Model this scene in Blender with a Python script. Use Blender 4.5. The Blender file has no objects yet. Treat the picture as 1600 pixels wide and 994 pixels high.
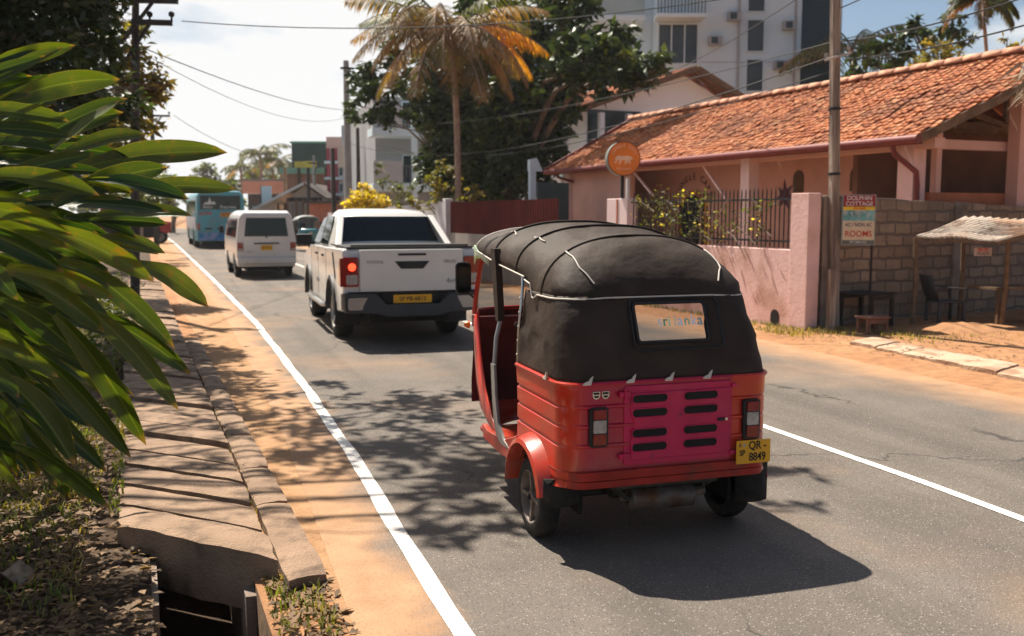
import bpy, bmesh, math, random
import numpy as np
from mathutils import Vector, Matrix
R = math.radians
SC = bpy.context.scene
COL = SC.collection
# ------------------------------------------------------------------ camera
CAM_H = 1.75; FPX = 1500.0
YAW = math.atan(478/FPX); PIT = math.atan(162/FPX)
cd_ = bpy.data.cameras.new('camera'); cam = bpy.data.objects.new('camera', cd_); COL.objects.link(cam)
cam.location = (0, 0, CAM_H); cam.rotation_euler = (math.pi/2-PIT, 0, -YAW)
cd_.sensor_width = 36; cd_.lens = 36*FPX/1600; cd_.clip_start = .05; cd_.clip_end = 3000
cd_.dof.use_dof = True; cd_.dof.focus_distance = 5.4; cd_.dof.aperture_fstop = 2.6
SC.camera = cam
# ------------------------------------------------------------------ sky and sun
SUN_EL = 57.0; SUN_AZ = 18.0       # azimuth: degrees left of +Y
w = bpy.data.worlds.new('World'); SC.world = w; w.use_nodes = True
nt = w.node_tree; nt.nodes.clear()
def wn(t, **k):
    n = nt.nodes.new(t)
    for a, b in k.items(): setattr(n, a, b)
    return n
out = wn('ShaderNodeOutputWorld'); bg = wn('ShaderNodeBackground'); bg.inputs[1].default_value = .05
sky = wn('ShaderNodeTexSky', sky_type='NISHITA', sun_disc=False, sun_elevation=R(SUN_EL), sun_rotation=R(-SUN_AZ))
sky.air_density = 1.0; sky.dust_density = 1.0; sky.ozone_density = 1.2
tc = wn('ShaderNodeTexCoord'); sp = wn('ShaderNodeSeparateXYZ'); nt.links.new(tc.outputs['Generated'], sp.inputs[0])
mp = wn('ShaderNodeMapping'); mp.inputs['Scale'].default_value = (1, 1, 2.6); mp.inputs['Location'].default_value = (.35, .1, 0)
nt.links.new(tc.outputs['Generated'], mp.inputs[0])
nz = wn('ShaderNodeTexNoise'); nz.inputs['Scale'].default_value = 3.1; nz.inputs['Detail'].default_value = 8; nz.inputs['Roughness'].default_value = .52
nt.links.new(mp.outputs[0], nz.inputs['Vector'])
# more cloud towards the north-west, as in the picture
dt = wn('ShaderNodeVectorMath', operation='DOT_PRODUCT'); nt.links.new(tc.outputs['Generated'], dt.inputs[0]); dt.inputs[1].default_value = (-.55, .83, 0)
ad = wn('ShaderNodeMath', operation='MULTIPLY_ADD'); nt.links.new(dt.outputs['Value'], ad.inputs[0]); ad.inputs[1].default_value = .22; nt.links.new(nz.outputs[0], ad.inputs[2])
cr = wn('ShaderNodeValToRGB'); cr.color_ramp.elements[0].position = .54; cr.color_ramp.elements[1].position = .66
nt.links.new(ad.outputs[0], cr.inputs[0])
mx = wn('ShaderNodeMix', data_type='RGBA'); nt.links.new(cr.outputs[0], mx.inputs[0]); nt.links.new(sky.outputs[0], mx.inputs[6]); mx.inputs[7].default_value = (9.6, 9.6, 9.6, 1)
nt.links.new(mx.outputs[2], bg.inputs[0]); nt.links.new(bg.outputs[0], out.inputs[0])
sl = bpy.data.lights.new('sun', 'SUN'); so = bpy.data.objects.new('sun', sl); COL.objects.link(so)
sl.energy = 5.0; sl.angle = R(.53); sl.color = (1, .91, .79)
sd = Vector((-math.sin(R(SUN_AZ))*math.cos(R(SUN_EL)), math.cos(R(SUN_AZ))*math.cos(R(SUN_EL)), math.sin(R(SUN_EL))))
so.rotation_euler = sd.to_track_quat('Z', 'Y').to_euler(); so.location = (0, 0, 40)
vs = SC.view_settings; vs.view_transform = 'Standard'; vs.look = 'None'; vs.exposure = 1.0; vs.gamma = 1; vs.use_curve_mapping = False
# ------------------------------------------------------------------ picture helpers (sizes and places measured in the photograph)
_f = Vector((math.sin(YAW)*math.cos(PIT), math.cos(YAW)*math.cos(PIT), -math.sin(PIT)))
_r = Vector((math.cos(YAW), -math.sin(YAW), 0)); _u = _r.cross(_f)
def ray(px, py): return _f+_r*((px-800)/FPX)-_u*((py-497)/FPX)
def G(px, py, z=0):
    d = ray(px, py); t = (z-CAM_H)/d.z; return Vector((d.x*t, d.y*t, z))
def PD(px, py, D):
    d = ray(px, py); t = D/(d.x*math.sin(YAW)+d.y*math.cos(YAW)); return Vector((0, 0, CAM_H))+d*t
# ------------------------------------------------------------------ materials
_M = {}
def mat(name, col, rough=.7, var=.15, scale=6., bump=0., bscale=60., metal=0., coat=0., col2=None, c2s=3., c2w=(.45, .6), spec=.3, emit=None, transl=0., leafattr=False, alpha=1., sheen=0.):
    if name in _M: return _M[name]
    m = bpy.data.materials.new(name); m.use_nodes = True; n = m.node_tree; b = n.nodes['Principled BSDF']; L = n.links.new
    b.inputs['Roughness'].default_value = rough; b.inputs['Metallic'].default_value = metal
    b.inputs['Coat Weight'].default_value = coat; b.inputs['Coat Roughness'].default_value = .08; b.inputs['Specular IOR Level'].default_value = spec
    if sheen: b.inputs['Sheen Weight'].default_value = sheen
    tc = n.nodes.new('ShaderNodeTexCoord'); vec = tc.outputs['Object']
    def noise(s, d=4):
        x = n.nodes.new('ShaderNodeTexNoise'); x.inputs['Scale'].default_value = s; x.inputs['Detail'].default_value = d; L(vec, x.inputs['Vector']); return x.outputs[0]
    def ramp(src, a, b_):
        x = n.nodes.new('ShaderNodeMapRange'); x.inputs[1].default_value = a; x.inputs[2].default_value = b_; L(src, x.inputs[0]); return x.outputs[0]
    def mix(fac, a, b_, bt='MIX'):
        x = n.nodes.new('ShaderNodeMix'); x.data_type = 'RGBA'; x.blend_type = bt
        for i, s in ((0, fac), (6, a), (7, b_)):
            if isinstance(s, (float, int)): x.inputs[i].default_value = s
            elif isinstance(s, tuple): x.inputs[i].default_value = (*s[:3], 1)
            else: L(s, x.inputs[i])
        return x.outputs[2]
    c = (*col,)
    dark = tuple(x*(1-var) for x in col); lite = tuple(min(1, x*(1+var)) for x in col)
    cc = mix(ramp(noise(scale), .3, .7), dark, lite)
    if col2: cc = mix(ramp(noise(c2s, 6), c2w[0], c2w[1]), cc, tuple(col2))
    if leafattr:
        at = n.nodes.new('ShaderNodeAttribute'); at.attribute_name = 'rnd'
        mr = n.nodes.new('ShaderNodeMapRange'); mr.inputs[3].default_value = .45; mr.inputs[4].default_value = 1.6; L(at.outputs['Fac'], mr.inputs[0])
        vm = n.nodes.new('ShaderNodeVectorMath'); vm.operation = 'SCALE'; L(cc, vm.inputs[0]); L(mr.outputs[0], vm.inputs['Scale']); cc = vm.outputs[0]
    L(cc, b.inputs['Base Color'])
    if bump:
        bp = n.nodes.new('ShaderNodeBump'); bp.inputs['Strength'].default_value = bump; bp.inputs['Distance'].default_value = .02
        L(noise(bscale, 5), bp.inputs['Height']); L(bp.outputs[0], b.inputs['Normal'])
    if emit: b.inputs['Emission Color'].default_value = (*emit[:3], 1); b.inputs['Emission Strength'].default_value = emit[3]
    if alpha < 1: b.inputs['Alpha'].default_value = alpha
    if transl:
        o = n.nodes['Material Output']; tr = n.nodes.new('ShaderNodeBsdfTranslucent'); ms = n.nodes.new('ShaderNodeMixShader')
        ms.inputs[0].default_value = transl
        vm = n.nodes.new('ShaderNodeVectorMath'); vm.operation = 'MULTIPLY'; L(cc, vm.inputs[0]); vm.inputs[1].default_value = (1.9, 1.8, .5); L(vm.outputs[0], tr.inputs[0])
        L(b.outputs[0], ms.inputs[1]); L(tr.outputs[0], ms.inputs[2]); L(ms.outputs[0], o.inputs[0])
    _M[name] = m; return m
# ------------------------------------------------------------------ mesh helpers
class MB:
    def __init__(s): s.v = []; s.f = []; s.mi = []
    def add(s, vs, fs, mi=0):
        o = len(s.v); s.v += [tuple(p) for p in vs]; s.f += [tuple(i+o for i in f) for f in fs]; s.mi += [mi]*len(fs); return s
    def box(s, x0, x1, y0, y1, z0, z1, M=None, mi=0):
        v = [Vector((x, y, z)) for z in (z0, z1) for y in (y0, y1) for x in (x0, x1)]
        if M is not None: v = [M @ p for p in v]
        return s.add(v, [(0, 2, 3, 1), (4, 5, 7, 6), (0, 1, 5, 4), (2, 6, 7, 3), (0, 4, 6, 2), (1, 3, 7, 5)], mi)
    def bar(s, p, q, w, h=None, up=(0, 0, 1), mi=0):
        p = Vector(p); q = Vector(q); h = h or w; d = (q-p).normalized(); up = Vector(up)
        if abs(d.dot(up)) > .98: up = Vector((0, 1, 0))
        a = d.cross(up).normalized()*w/2; b = a.cross(d).normalized()*h/2
        v = [p-a-b, p+a-b, p+a+b, p-a+b, q-a-b, q+a-b, q+a+b, q-a+b]
        return s.add(v, [(0, 3, 2, 1), (4, 5, 6, 7), (0, 1, 5, 4), (1, 2, 6, 5), (2, 3, 7, 6), (3, 0, 4, 7)], mi)
    def tube(s, pts, r, n=8, mi=0, cap=True):
        pts = [Vector(p) for p in pts]; k = len(pts); rr = r if isinstance(r, (list, tuple)) else [r]*k
        vs = []; prev = None
        for i, p in enumerate(pts):
            d = (pts[min(i+1, k-1)]-pts[max(i-1, 0)]).normalized()
            if prev is None:
                a = d.orthogonal().normalized()
            else:
                a = (prev-d*prev.dot(d)); a = a.normalized() if a.length > 1e-6 else d.orthogonal().normalized()
            prev = a; b = d.cross(a)
            vs += [p+(a*math.cos(2*math.pi*j/n)+b*math.sin(2*math.pi*j/n))*rr[i] for j in range(n)]
        fs = [(i*n+j, i*n+(j+1) % n, (i+1)*n+(j+1) % n, (i+1)*n+j) for i in range(k-1) for j in range(n)]
        if cap: fs += [tuple(range(n-1, -1, -1)), tuple((k-1)*n+j for j in range(n))]
        return s.add(vs, fs, mi)
    def loft(s, rings, closed=True, cap=True, mi=0):
        n = len(rings[0]); vs = [p for r in rings for p in r]; m = n if closed else n-1
        fs = [(i*n+j, i*n+(j+1) % n, (i+1)*n+(j+1) % n, (i+1)*n+j) for i in range(len(rings)-1) for j in range(m)]
        if cap: fs += [tuple(range(n-1, -1, -1)), tuple((len(rings)-1)*n+j for j in range(n))]
        return s.add(vs, fs, mi)
    def grid(s, P, skip=None, mi=0):
        nu = len(P); nv = len(P[0]); vs = [p for r in P for p in r]; fs = []
        for i in range(nu-1):
            for j in range(nv-1):
                if skip and skip(i, j): continue
                fs.append((i*nv+j, (i+1)*nv+j, (i+1)*nv+j+1, i*nv+j+1))
        return s.add(vs, fs, mi)
    def prism(s, poly, ax, a, b, M=None, mi=0):
        """poly in the other two axes; ax 'x','y','z'"""
        def mk(p, t):
            q = {'x': (t, p[0], p[1]), 'y': (p[0], t, p[1]), 'z': (p[0], p[1], t)}[ax]
            return M @ Vector(q) if M is not None else q
        n = len(poly)
        return s.add([mk(p, a) for p in poly]+[mk(p, b) for p in poly], [tuple(range(n-1, -1, -1)), tuple(range(n, 2*n))]+[(i, (i+1) % n, n+(i+1) % n, n+i) for i in range(n)], mi)
    def lathe(s, prof, c, ax='x', n=28, mi=0):
        """prof: list of (t along axis, radius)"""
        rings = []
        for t, r in prof:
            ring = []
            for j in range(n):
                a = 2*math.pi*j/n; q = (r*math.cos(a), r*math.sin(a))
                p = {'x': (t, q[0], q[1]), 'y': (q[0], t, q[1]), 'z': (q[0], q[1], t)}[ax]; ring.append((c[0]+p[0], c[1]+p[1], c[2]+p[2]))
            rings.append(ring)
        o = len(s.v); s.loft(rings, True, False, mi); rm = max(r for t, r in prof); k = len(prof)-1
        if prof[0][1] < rm*.3: s.f.append(tuple(o+n-1-j for j in range(n))); s.mi.append(mi)
        if prof[-1][1] < rm*.3: s.f.append(tuple(o+k*n+j for j in range(n))); s.mi.append(mi)
        return s
    def build(s, name, m, parent=None, smooth=False, ang=35, bevel=0, seg=2, loc=None, rz=0, solid=0):
        me = bpy.data.meshes.new(name); me.from_pydata(s.v, [], s.f); me.update()
        ms = m if isinstance(m, (list, tuple)) else [m]
        for x in ms: me.materials.append(x)
        if len(ms) > 1: me.polygons.foreach_set('material_index', s.mi)
        bm = bmesh.new(); bm.from_mesh(me); bmesh.ops.recalc_face_normals(bm, faces=bm.faces); bm.to_mesh(me); bm.free()
        if smooth or bevel:
            me.polygons.foreach_set('use_smooth', [True]*len(me.polygons)); me.set_sharp_from_angle(angle=R(ang))
        o = bpy.data.objects.new(name, me); COL.objects.link(o)
        if parent: o.parent = parent
        if loc is not None: o.location = loc
        o.rotation_euler.z = rz
        if solid: md = o.modifiers.new('solid', 'SOLIDIFY'); md.thickness = solid
        if bevel:
            md = o.modifiers.new('bevel', 'BEVEL'); md.width = bevel; md.segments = seg; md.limit_method = 'ANGLE'; md.angle_limit = R(30); md.harden_normals = True
        return o
def tag(o, label=None, cat=None, group=None, kind=None):
    if label: o['label'] = label
    if cat: o['category'] = cat
    if group: o['group'] = group
    if kind: o['kind'] = kind
    return o
def empty(name, loc=(0, 0, 0), rz=0):
    o = bpy.data.objects.new(name, None); COL.objects.link(o); o.location = loc; o.rotation_euler.z = rz; o.empty_display_size = .1; return o
def thing(name, label, cat, loc=(0, 0, 0), rz=0, group=None): return tag(empty(name, loc, rz), label, cat, group)
def copy_tree(o, parent=None):
    c = o.copy(); COL.objects.link(c)
    if parent: c.parent = parent
    for ch in [x for x in COL.objects if x.parent == o]: copy_tree(ch, c)
    return c
def text(name, body, size, loc, rot, m, parent=None, ext=.002, align='CENTER', sx=1.):
    cu = bpy.data.curves.new(name, 'FONT'); cu.body = body; cu.size = size; cu.extrude = ext; cu.align_x = align; cu.align_y = 'CENTER'; cu.offset = size*.012
    t = bpy.data.objects.new(name, cu); COL.objects.link(t); bpy.context.view_layer.update()
    me = bpy.data.meshes.new_from_object(t.evaluated_get(bpy.context.evaluated_depsgraph_get())); bpy.data.objects.remove(t)
    me.materials.clear(); me.materials.append(m)
    o = bpy.data.objects.new(name, me); COL.objects.link(o); o.location = loc; o.rotation_euler = rot; o.scale = (sx, 1, 1)
    if parent: o.parent = parent
    return o
def fastmesh(name, V, F, m, parent=None, rnd=None, smooth=False, uv=None):
    """V (n,3) array, F (k,4) array"""
    me = bpy.data.meshes.new(name); nv = len(V); nf = len(F); k = F.shape[1]
    me.vertices.add(nv); me.vertices.foreach_set('co', np.asarray(V, np.float32).ravel())
    me.loops.add(nf*k); me.loops.foreach_set('vertex_index', F.astype(np.int32).ravel())
    me.polygons.add(nf); me.polygons.foreach_set('loop_start', np.arange(0, nf*k, k, dtype=np.int32)); me.polygons.foreach_set('loop_total', np.full(nf, k, np.int32))
    if smooth: me.polygons.foreach_set('use_smooth', np.ones(nf, bool))
    me.update(calc_edges=True)
    if rnd is not None:
        a = me.attributes.new('rnd', 'FLOAT', 'FACE'); a.data.foreach_set('value', np.asarray(rnd, np.float32))
    if uv is not None:
        l = me.uv_layers.new(name='UVMap'); l.data.foreach_set('uv', np.asarray(uv, np.float32).ravel())
    me.materials.append(m); o = bpy.data.objects.new(name, me); COL.objects.link(o)
    if parent: o.parent = parent
    return o
# ------------------------------------------------------------------ shared materials
SAND = (.44, .245, .12)
m_white = mat('white_car_paint', (.62, .60, .57), .35, .05, 3, coat=.6)
m_rubber = mat('tyre_rubber', (.018, .017, .016), .85, .3, 20, col2=(.07, .055, .04), c2s=9, c2w=(.5, .9), bump=.3)
m_black = mat('black_plastic', (.018, .018, .019), .5, .2, 15)
m_dark = mat('dark_underbody', (.012, .011, .010), .8, .3, 8)
m_glass = mat('dark_glass', (.008, .012, .014), .05, .1, 2, spec=.38)
m_chrome = mat('worn_chrome', (.55, .53, .5), .25, .1, 8, metal=1)
m_alloy = mat('alloy_rim', (.38, .36, .34), .35, .1, 8, metal=.9)
m_yplate = mat('yellow_plate', (.72, .36, .02), .5, .08, 10)
m_ink = mat('black_ink', (.02, .018, .015), .6, .1)
m_tailred = mat('red_lens', (.22, .006, .005), .12, .2, 30, coat=.5)
m_lens = mat('clear_lens', (.33, .30, .27), .12, .25, 40, coat=.5)
m_orange = mat('orange_lens', (.75, .16, .01), .2, .1)
m_wood = mat('weathered_wood', (.16, .10, .06), .85, .35, 7, bump=.4, bscale=30)
m_bark = mat('bark', (.11, .08, .06), .9, .4, 4, bump=.8, bscale=14, col2=(.2, .16, .12), c2s=2.5)
m_palm = mat('palm_bark', (.30, .21, .16), .9, .25, 8, bump=.6, bscale=20)
m_conc = mat('weathered_concrete', (.27, .21, .165), .9, .2, 5, bump=.5, bscale=35, col2=(.15, .11, .085), c2s=3.0, c2w=(.5, .75))
m_black_metal = mat('black_iron', (.02, .018, .018), .55, .2, 20)
m_wire = mat('wire', (.03, .03, .03), .6)
def wheel(parent, x, y, z, Rr, wd, side, mrim=None, spokes=6, rimr=.62):
    """axis along x; side = -1 outer face to the left, +1 to the right"""
    t = MB(); p = Rr; h = wd/2
    t.lathe([(-h*.6, p*rimr), (-h, p*rimr*1.05), (-h, p*.86), (-h*.82, p*.96), (-h*.5, p), (h*.5, p), (h*.82, p*.96), (h, p*.86), (h, p*rimr*1.05), (h*.6, p*rimr)], (0, 0, 0), 'x', 32)
    for k in range(-2, 3):     # tread grooves as thin raised bands
        if k: t.lathe([(k*h*.2-h*.03, p*.99), (k*h*.2-h*.02, p*1.008), (k*h*.2+h*.02, p*1.008), (k*h*.2+h*.03, p*.99)], (0, 0, 0), 'x', 32)
    o = t.build('wheel', m_rubber, parent, True, 40, loc=(x, y, z))
    q = MB(); s = side; rr = p*rimr
    q.lathe([(s*h*.95, rr*1.06), (s*h*.98, rr*1.0), (s*h*.8, rr*.93), (s*h*.25, rr*.86), (s*h*.15, rr*.5), (s*h*.15, rr*.12)], (0, 0, 0), 'x', 32)
    for k in range(spokes):
        a = 2*math.pi*k/spokes; q.bar((s*h*.55, math.cos(a)*rr*.12, math.sin(a)*rr*.12), (s*h*.75, math.cos(a)*rr*.93, math.sin(a)*rr*.93), rr*.16, h*.3, up=(1, 0, 0))
    q.lathe([(s*h*.2, rr*.3), (s*h*.8, rr*.26), (s*h*.9, rr*.15)], (0, 0, 0), 'x', 16)
    r = q.build('rim', mrim or m_alloy, o, True, 30)
    return o
# ================================================================== SETTING
def lerp(xs, ys, t): return float(np.interp(t, xs, ys))
YL = [-20, 7, 10, 16, 28, 50, 65, 85, 120, 200, 400]; XL = [.97, .97, .92, .74, .12, -1.1, -1.95, -3.3, -7.2, -22, -70]
def lineL(y): return lerp(YL, XL, y)
YC = [-20, 5, 15, 33, 50, 65]; XC = [4.44, 4.44, 4.03, 3.1, 2.35, 1.5]
def lineC(y): return lerp(YC, XC, y) if y < 65 else lineL(y)+3.45
def slabR(y): return .27-.066*(y-4.6) if y < 30 else .27-.066*25.4+(lineL(y)-lineL(30))
rows = [-20, -10, -4, 0]+[1+i*.5 for i in range(46)]+[25+i*2.5 for i in range(24)]+[90+i*10 for i in range(32)]+[500, 900]
def road_sheet(name, m, fl, fr, z, n=2, y0=-20, y1=400, ys=None, kind='structure'):
    V = []; F = []; UV = []
    ys = ys or [y for y in rows if y0 <= y <= y1]
    for y in ys:
        a, b = fl(y), fr(y)
        for k in range(n+1): V.append((a+(b-a)*k/n, y, z))
    for i in range(len(ys)-1):
        for k in range(n): F.append((i*(n+1)+k, i*(n+1)+k+1, (i+1)*(n+1)+k+1, (i+1)*(n+1)+k))
    V = np.array(V); F = np.array(F)
    uv = np.array([[V[j, 0]-lineL(V[j, 1]), V[j, 1]] for f in F for j in f])
    o = fastmesh(name, V, F, m, uv=uv); o['kind'] = kind; return o
def nodes(name):
    m = bpy.data.materials.new(name); m.use_nodes = True; n = m.node_tree; b = n.nodes['Principled BSDF']; return m, n, b
class NB:
    def __init__(s, n): s.n = n
    def lk(s, src, dst):
        if isinstance(src, (int, float)): dst.default_value = src
        elif isinstance(src, tuple): dst.default_value = (*src[:3], 1) if len(dst.default_value) == 4 else src
        else: s.n.links.new(src, dst)
    def noise(s, vec, sc, d=4, ro=.5):
        x = s.n.nodes.new('ShaderNodeTexNoise'); x.inputs['Scale'].default_value = sc; x.inputs['Detail'].default_value = d; x.inputs['Roughness'].default_value = ro; s.lk(vec, x.inputs['Vector']); return x.outputs[0]
    def vor(s, vec, sc, out='Distance', feat='F1'):
        x = s.n.nodes.new('ShaderNodeTexVoronoi'); x.feature = feat; x.inputs['Scale'].default_value = sc; s.lk(vec, x.inputs['Vector']); return x.outputs[out]
    def rng(s, src, a, b, c=0., d=1.):
        x = s.n.nodes.new('ShaderNodeMapRange')
        for i, v in enumerate((a, b, c, d)): x.inputs[i+1].default_value = v
        s.lk(src, x.inputs[0]); return x.outputs[0]
    def mix(s, f, a, b, bt='MIX'):
        x = s.n.nodes.new('ShaderNodeMix'); x.data_type = 'RGBA'; x.blend_type = bt
        for i, v in ((0, f), (6, a), (7, b)): s.lk(v, x.inputs[i])
        return x.outputs[2]
    def math(s, op, a, b=0., c=0.):
        x = s.n.nodes.new('ShaderNodeMath'); x.operation = op
        for i, v in enumerate((a, b, c)): s.lk(v, x.inputs[i])
        return x.outputs[0]
    def mapping(s, vec, sc, loc=(0, 0, 0), rot=(0, 0, 0)):
        x = s.n.nodes.new('ShaderNodeMapping'); x.inputs['Scale'].default_value = sc; x.inputs['Location'].default_value = loc; x.inputs['Rotation'].default_value = rot; s.lk(vec, x.inputs[0]); return x.outputs[0]
    def bump(s, h, st, dist, b):
        x = s.n.nodes.new('ShaderNodeBump'); x.inputs['Strength'].default_value = st; x.inputs['Distance'].default_value = dist; s.lk(h, x.inputs['Height']); s.n.links.new(x.outputs[0], b.inputs['Normal'])
# asphalt with stones, cracks and sand blown over its edges
m_road, n, b = nodes('asphalt'); q = NB(n)
tc = n.nodes.new('ShaderNodeTexCoord'); ob = tc.outputs['Object']; uvm = n.nodes.new('ShaderNodeSeparateXYZ'); n.links.new(tc.outputs['UV'], uvm.inputs[0]); U = uvm.outputs[0]
base = q.mix(q.rng(q.noise(ob, 1.1, 6, .6), .3, .7), (.125, .106, .088), (.185, .157, .131))
tr = q.mapping(tc.outputs['UV'], (1.9, .06, 1)); base = q.mix(q.rng(q.noise(tr, 1., 4), .46, .64, 0, .55), base, (.075, .066, .058))
st = q.vor(ob, 95); stc = q.vor(ob, 95, 'Color'); sx_ = n.nodes.new('ShaderNodeSeparateXYZ'); n.links.new(stc, sx_.inputs[0])
m1 = q.math('MULTIPLY', q.rng(st, .30, .42, 1, 0), q.rng(sx_.outputs[0], .72, .80)); base = q.mix(m1, base, (.36, .32, .27))
m2 = q.math('MULTIPLY', q.rng(st, .35, .45, 1, 0), q.rng(sx_.outputs[1], .62, .68)); base = q.mix(q.math('MULTIPLY', m2, .7), base, (.045, .042, .04))
fine = q.noise(ob, 160, 2); base = q.mix(q.rng(fine, .42, .6, .0, .45), base, (.055, .05, .046))
# cracks
wv = q.mapping(ob, (.33, .22, 1)); wp = n.nodes.new('ShaderNodeVectorMath'); wp.operation = 'MULTIPLY_ADD'; nn_ = n.nodes.new('ShaderNodeTexNoise'); nn_.inputs['Scale'].default_value = 4; nn_.inputs['Detail'].default_value = 6; n.links.new(ob, nn_.inputs[0]); n.links.new(nn_.outputs[1], wp.inputs[0]); wp.inputs[1].default_value = (.16, .16, 0); n.links.new(wv, wp.inputs[2])
ck = q.vor(wp.outputs[0], 1.3, 'Distance', 'DISTANCE_TO_EDGE'); ckm = q.math('MULTIPLY', q.rng(ck, .003, .008, 1, 0), q.rng(q.noise(ob, .35, 2), .43, .50)); base = q.mix(q.math('MULTIPLY', ckm, .75), base, (.03, .028, .026))
# sand over the edges
nzs = q.noise(ob, 1.3, 7, .62); edgeL = q.math('ADD', U, q.math('MULTIPLY', q.math('SUBTRACT', nzs, .5), -1.1)); sL = q.rng(edgeL, -.22, .10, 1, 0)
edgeR = q.math('ADD', U, q.math('MULTIPLY', q.math('SUBTRACT', nzs, .5), 1.0)); sR = q.rng(edgeR, 5.55, 6.35)
thin = q.math('MULTIPLY', q.rng(q.noise(ob, .5, 5), .5, .72), .35)
sm = q.math('MAXIMUM', q.math('MAXIMUM', sL, sR), thin); sm = q.math('MULTIPLY', sm, q.rng(q.noise(ob, 60, 3), .25, .5, .55, 1))
sandc = q.mix(q.rng(q.noise(ob, 4, 5), .3, .7), (.33, .185, .095), (.42, .25, .138)); base = q.mix(sm, base, sandc)
q.lk(base, b.inputs['Base Color']); b.inputs['Roughness'].default_value = .82; b.inputs['Specular IOR Level'].default_value = .22
q.bump(q.math('ADD', q.math('MULTIPLY', q.rng(st, 0, .5, 1, 0), .6), q.math('MULTIPLY', fine, .7)), .55, .006, b)
# bare orange soil
def soil(name, a, b_, c_, stones=.5):
    m, n, b = nodes(name); q = NB(n); tc = n.nodes.new('ShaderNodeTexCoord'); ob = tc.outputs['Object']
    base = q.mix(q.rng(q.noise(ob, .9, 7, .6), .32, .68), a, b_); base = q.mix(q.rng(q.noise(ob, 7, 6, .65), .45, .7), base, c_)
    vd = q.vor(ob, 42); vc = q.vor(ob, 42, 'Color'); sx = n.nodes.new('ShaderNodeSeparateXYZ'); n.links.new(vc, sx.inputs[0])
    mk = q.math('MULTIPLY', q.rng(vd, .2, .34, 1, 0), q.rng(sx.outputs[0], .8, .86)); base = q.mix(q.math('MULTIPLY', mk, stones), base, (.2, .13, .08))
    q.lk(base, b.inputs['Base Color']); b.inputs['Roughness'].default_value = .95; b.inputs['Specular IOR Level'].default_value = .2
    q.bump(q.math('ADD', q.noise(ob, 30, 6, .7), q.math('MULTIPLY', q.noise(ob, 5, 4), 1.5)), .6, .02, b); return m
m_soil = soil('orange_soil', (.33, .155, .07), (.40, .22, .11), (.24, .12, .06))
m_sand = soil('road_sand', (.34, .19, .095), (.43, .26, .14), (.28, .15, .075), .35)
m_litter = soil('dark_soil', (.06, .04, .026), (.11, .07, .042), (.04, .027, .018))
# ground: one sheet, with the open drain cut beside the road
cols = [-700, -200, -60, -20, -8, -4, -2.4, -1.5, -1.0, -.66, 'a', 'a2', 'b2', 'b', 'k', 's', 3, 7.0, 7.3, 8.2, 9.2, 11, 14, 18, 30, 80, 300, 900]
def gx(c, y):
    s = slabR(y); off = lineL(y)-.97 if y > 20 else 0
    if isinstance(c, str): return {'a': s-.56, 'a2': s-.55, 'b2': s-.10, 'b': s-.09, 'k': s+.02, 's': s+.30}[c]
    if -.9 < c < 0 or -3 < c < 0: return c+(s-.27)
    return c+off if 0 < c < 20 else c
def gz(c, y):
    if c in ('a2', 'b2'): return -.55 if y < 40 else -.02
    if c in ('a', 'b'): return -.03
    if c in ('k', 's'): return -.012
    if isinstance(c, (int, float)) and c < 0: return -.01+.05*min(1, max(0, (-c-.6)))+(.25 if c < -3 else 0)
    if c in (3, 7.0): return -.02
    if c in (7.3,): return -.004
    return min(.10, .03*(c-7.3)) if c < 60 else 0
V = []; F = []; nC = len(cols)
for y in rows:
    xs = [gx(c, y) for c in cols]
    for i in range(1, nC):
        if xs[i] <= xs[i-1]: xs[i] = xs[i-1]+.01
    for i, c in enumerate(cols): V.append((xs[i], y, gz(c, y)))
for i in range(len(rows)-1):
    for k in range(nC-1): F.append((i*nC+k, i*nC+k+1, (i+1)*nC+k+1, (i+1)*nC+k))
g = fastmesh('ground', np.array(V, float), np.array(F), m_soil); g['kind'] = 'structure'; g.data.materials.append(m_litter)
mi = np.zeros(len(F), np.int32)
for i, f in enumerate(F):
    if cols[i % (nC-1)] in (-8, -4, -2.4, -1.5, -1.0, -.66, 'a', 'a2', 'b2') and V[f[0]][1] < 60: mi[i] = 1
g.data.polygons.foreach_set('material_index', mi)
road_sheet('road', m_road, lambda y: lineL(y)-.42, lambda y: lineL(y)+6.6, .0, 1)
road_sheet('road_shoulder', m_sand, lambda y: slabR(y)+.21, lambda y: lineL(y)-.40, -.004, 1, y1=60)
m_line, n, b = nodes('road_marking_paint'); q = NB(n); tc = n.nodes.new('ShaderNodeTexCoord'); ob = tc.outputs['Object']
wear = q.rng(q.math('ADD', q.noise(ob, 34, 6, .75), q.math('MULTIPLY', q.noise(ob, 2.2, 3), .45)), .78, .86)
q.lk(q.mix(q.math('MULTIPLY', wear, .75), q.mix(q.rng(q.noise(ob, 3, 4), .3, .7), (.74, .70, .63), (.84, .81, .75)), (.26, .2, .15)), b.inputs['Base Color']); b.inputs['Roughness'].default_value = .7
q.bump(q.noise(ob, 120, 3), .4, .004, b)
def jl(y): return .005*math.sin(y*2.1)+.004*math.sin(y*5.3+1)
fy = [-5+i*.25 for i in range(160)]+[35+i*2 for i in range(30)]
road_sheet('edge_line', m_line, lambda y: lineL(y)-.045+jl(y), lambda y: lineL(y)+.045+jl(y+.3), .005, 1, ys=fy)
road_sheet('centre_line', m_line, lambda y: lineC(y)-.04, lambda y: lineC(y)+.04, .005, 1, ys=[y for y in fy if y < 64])
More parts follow.
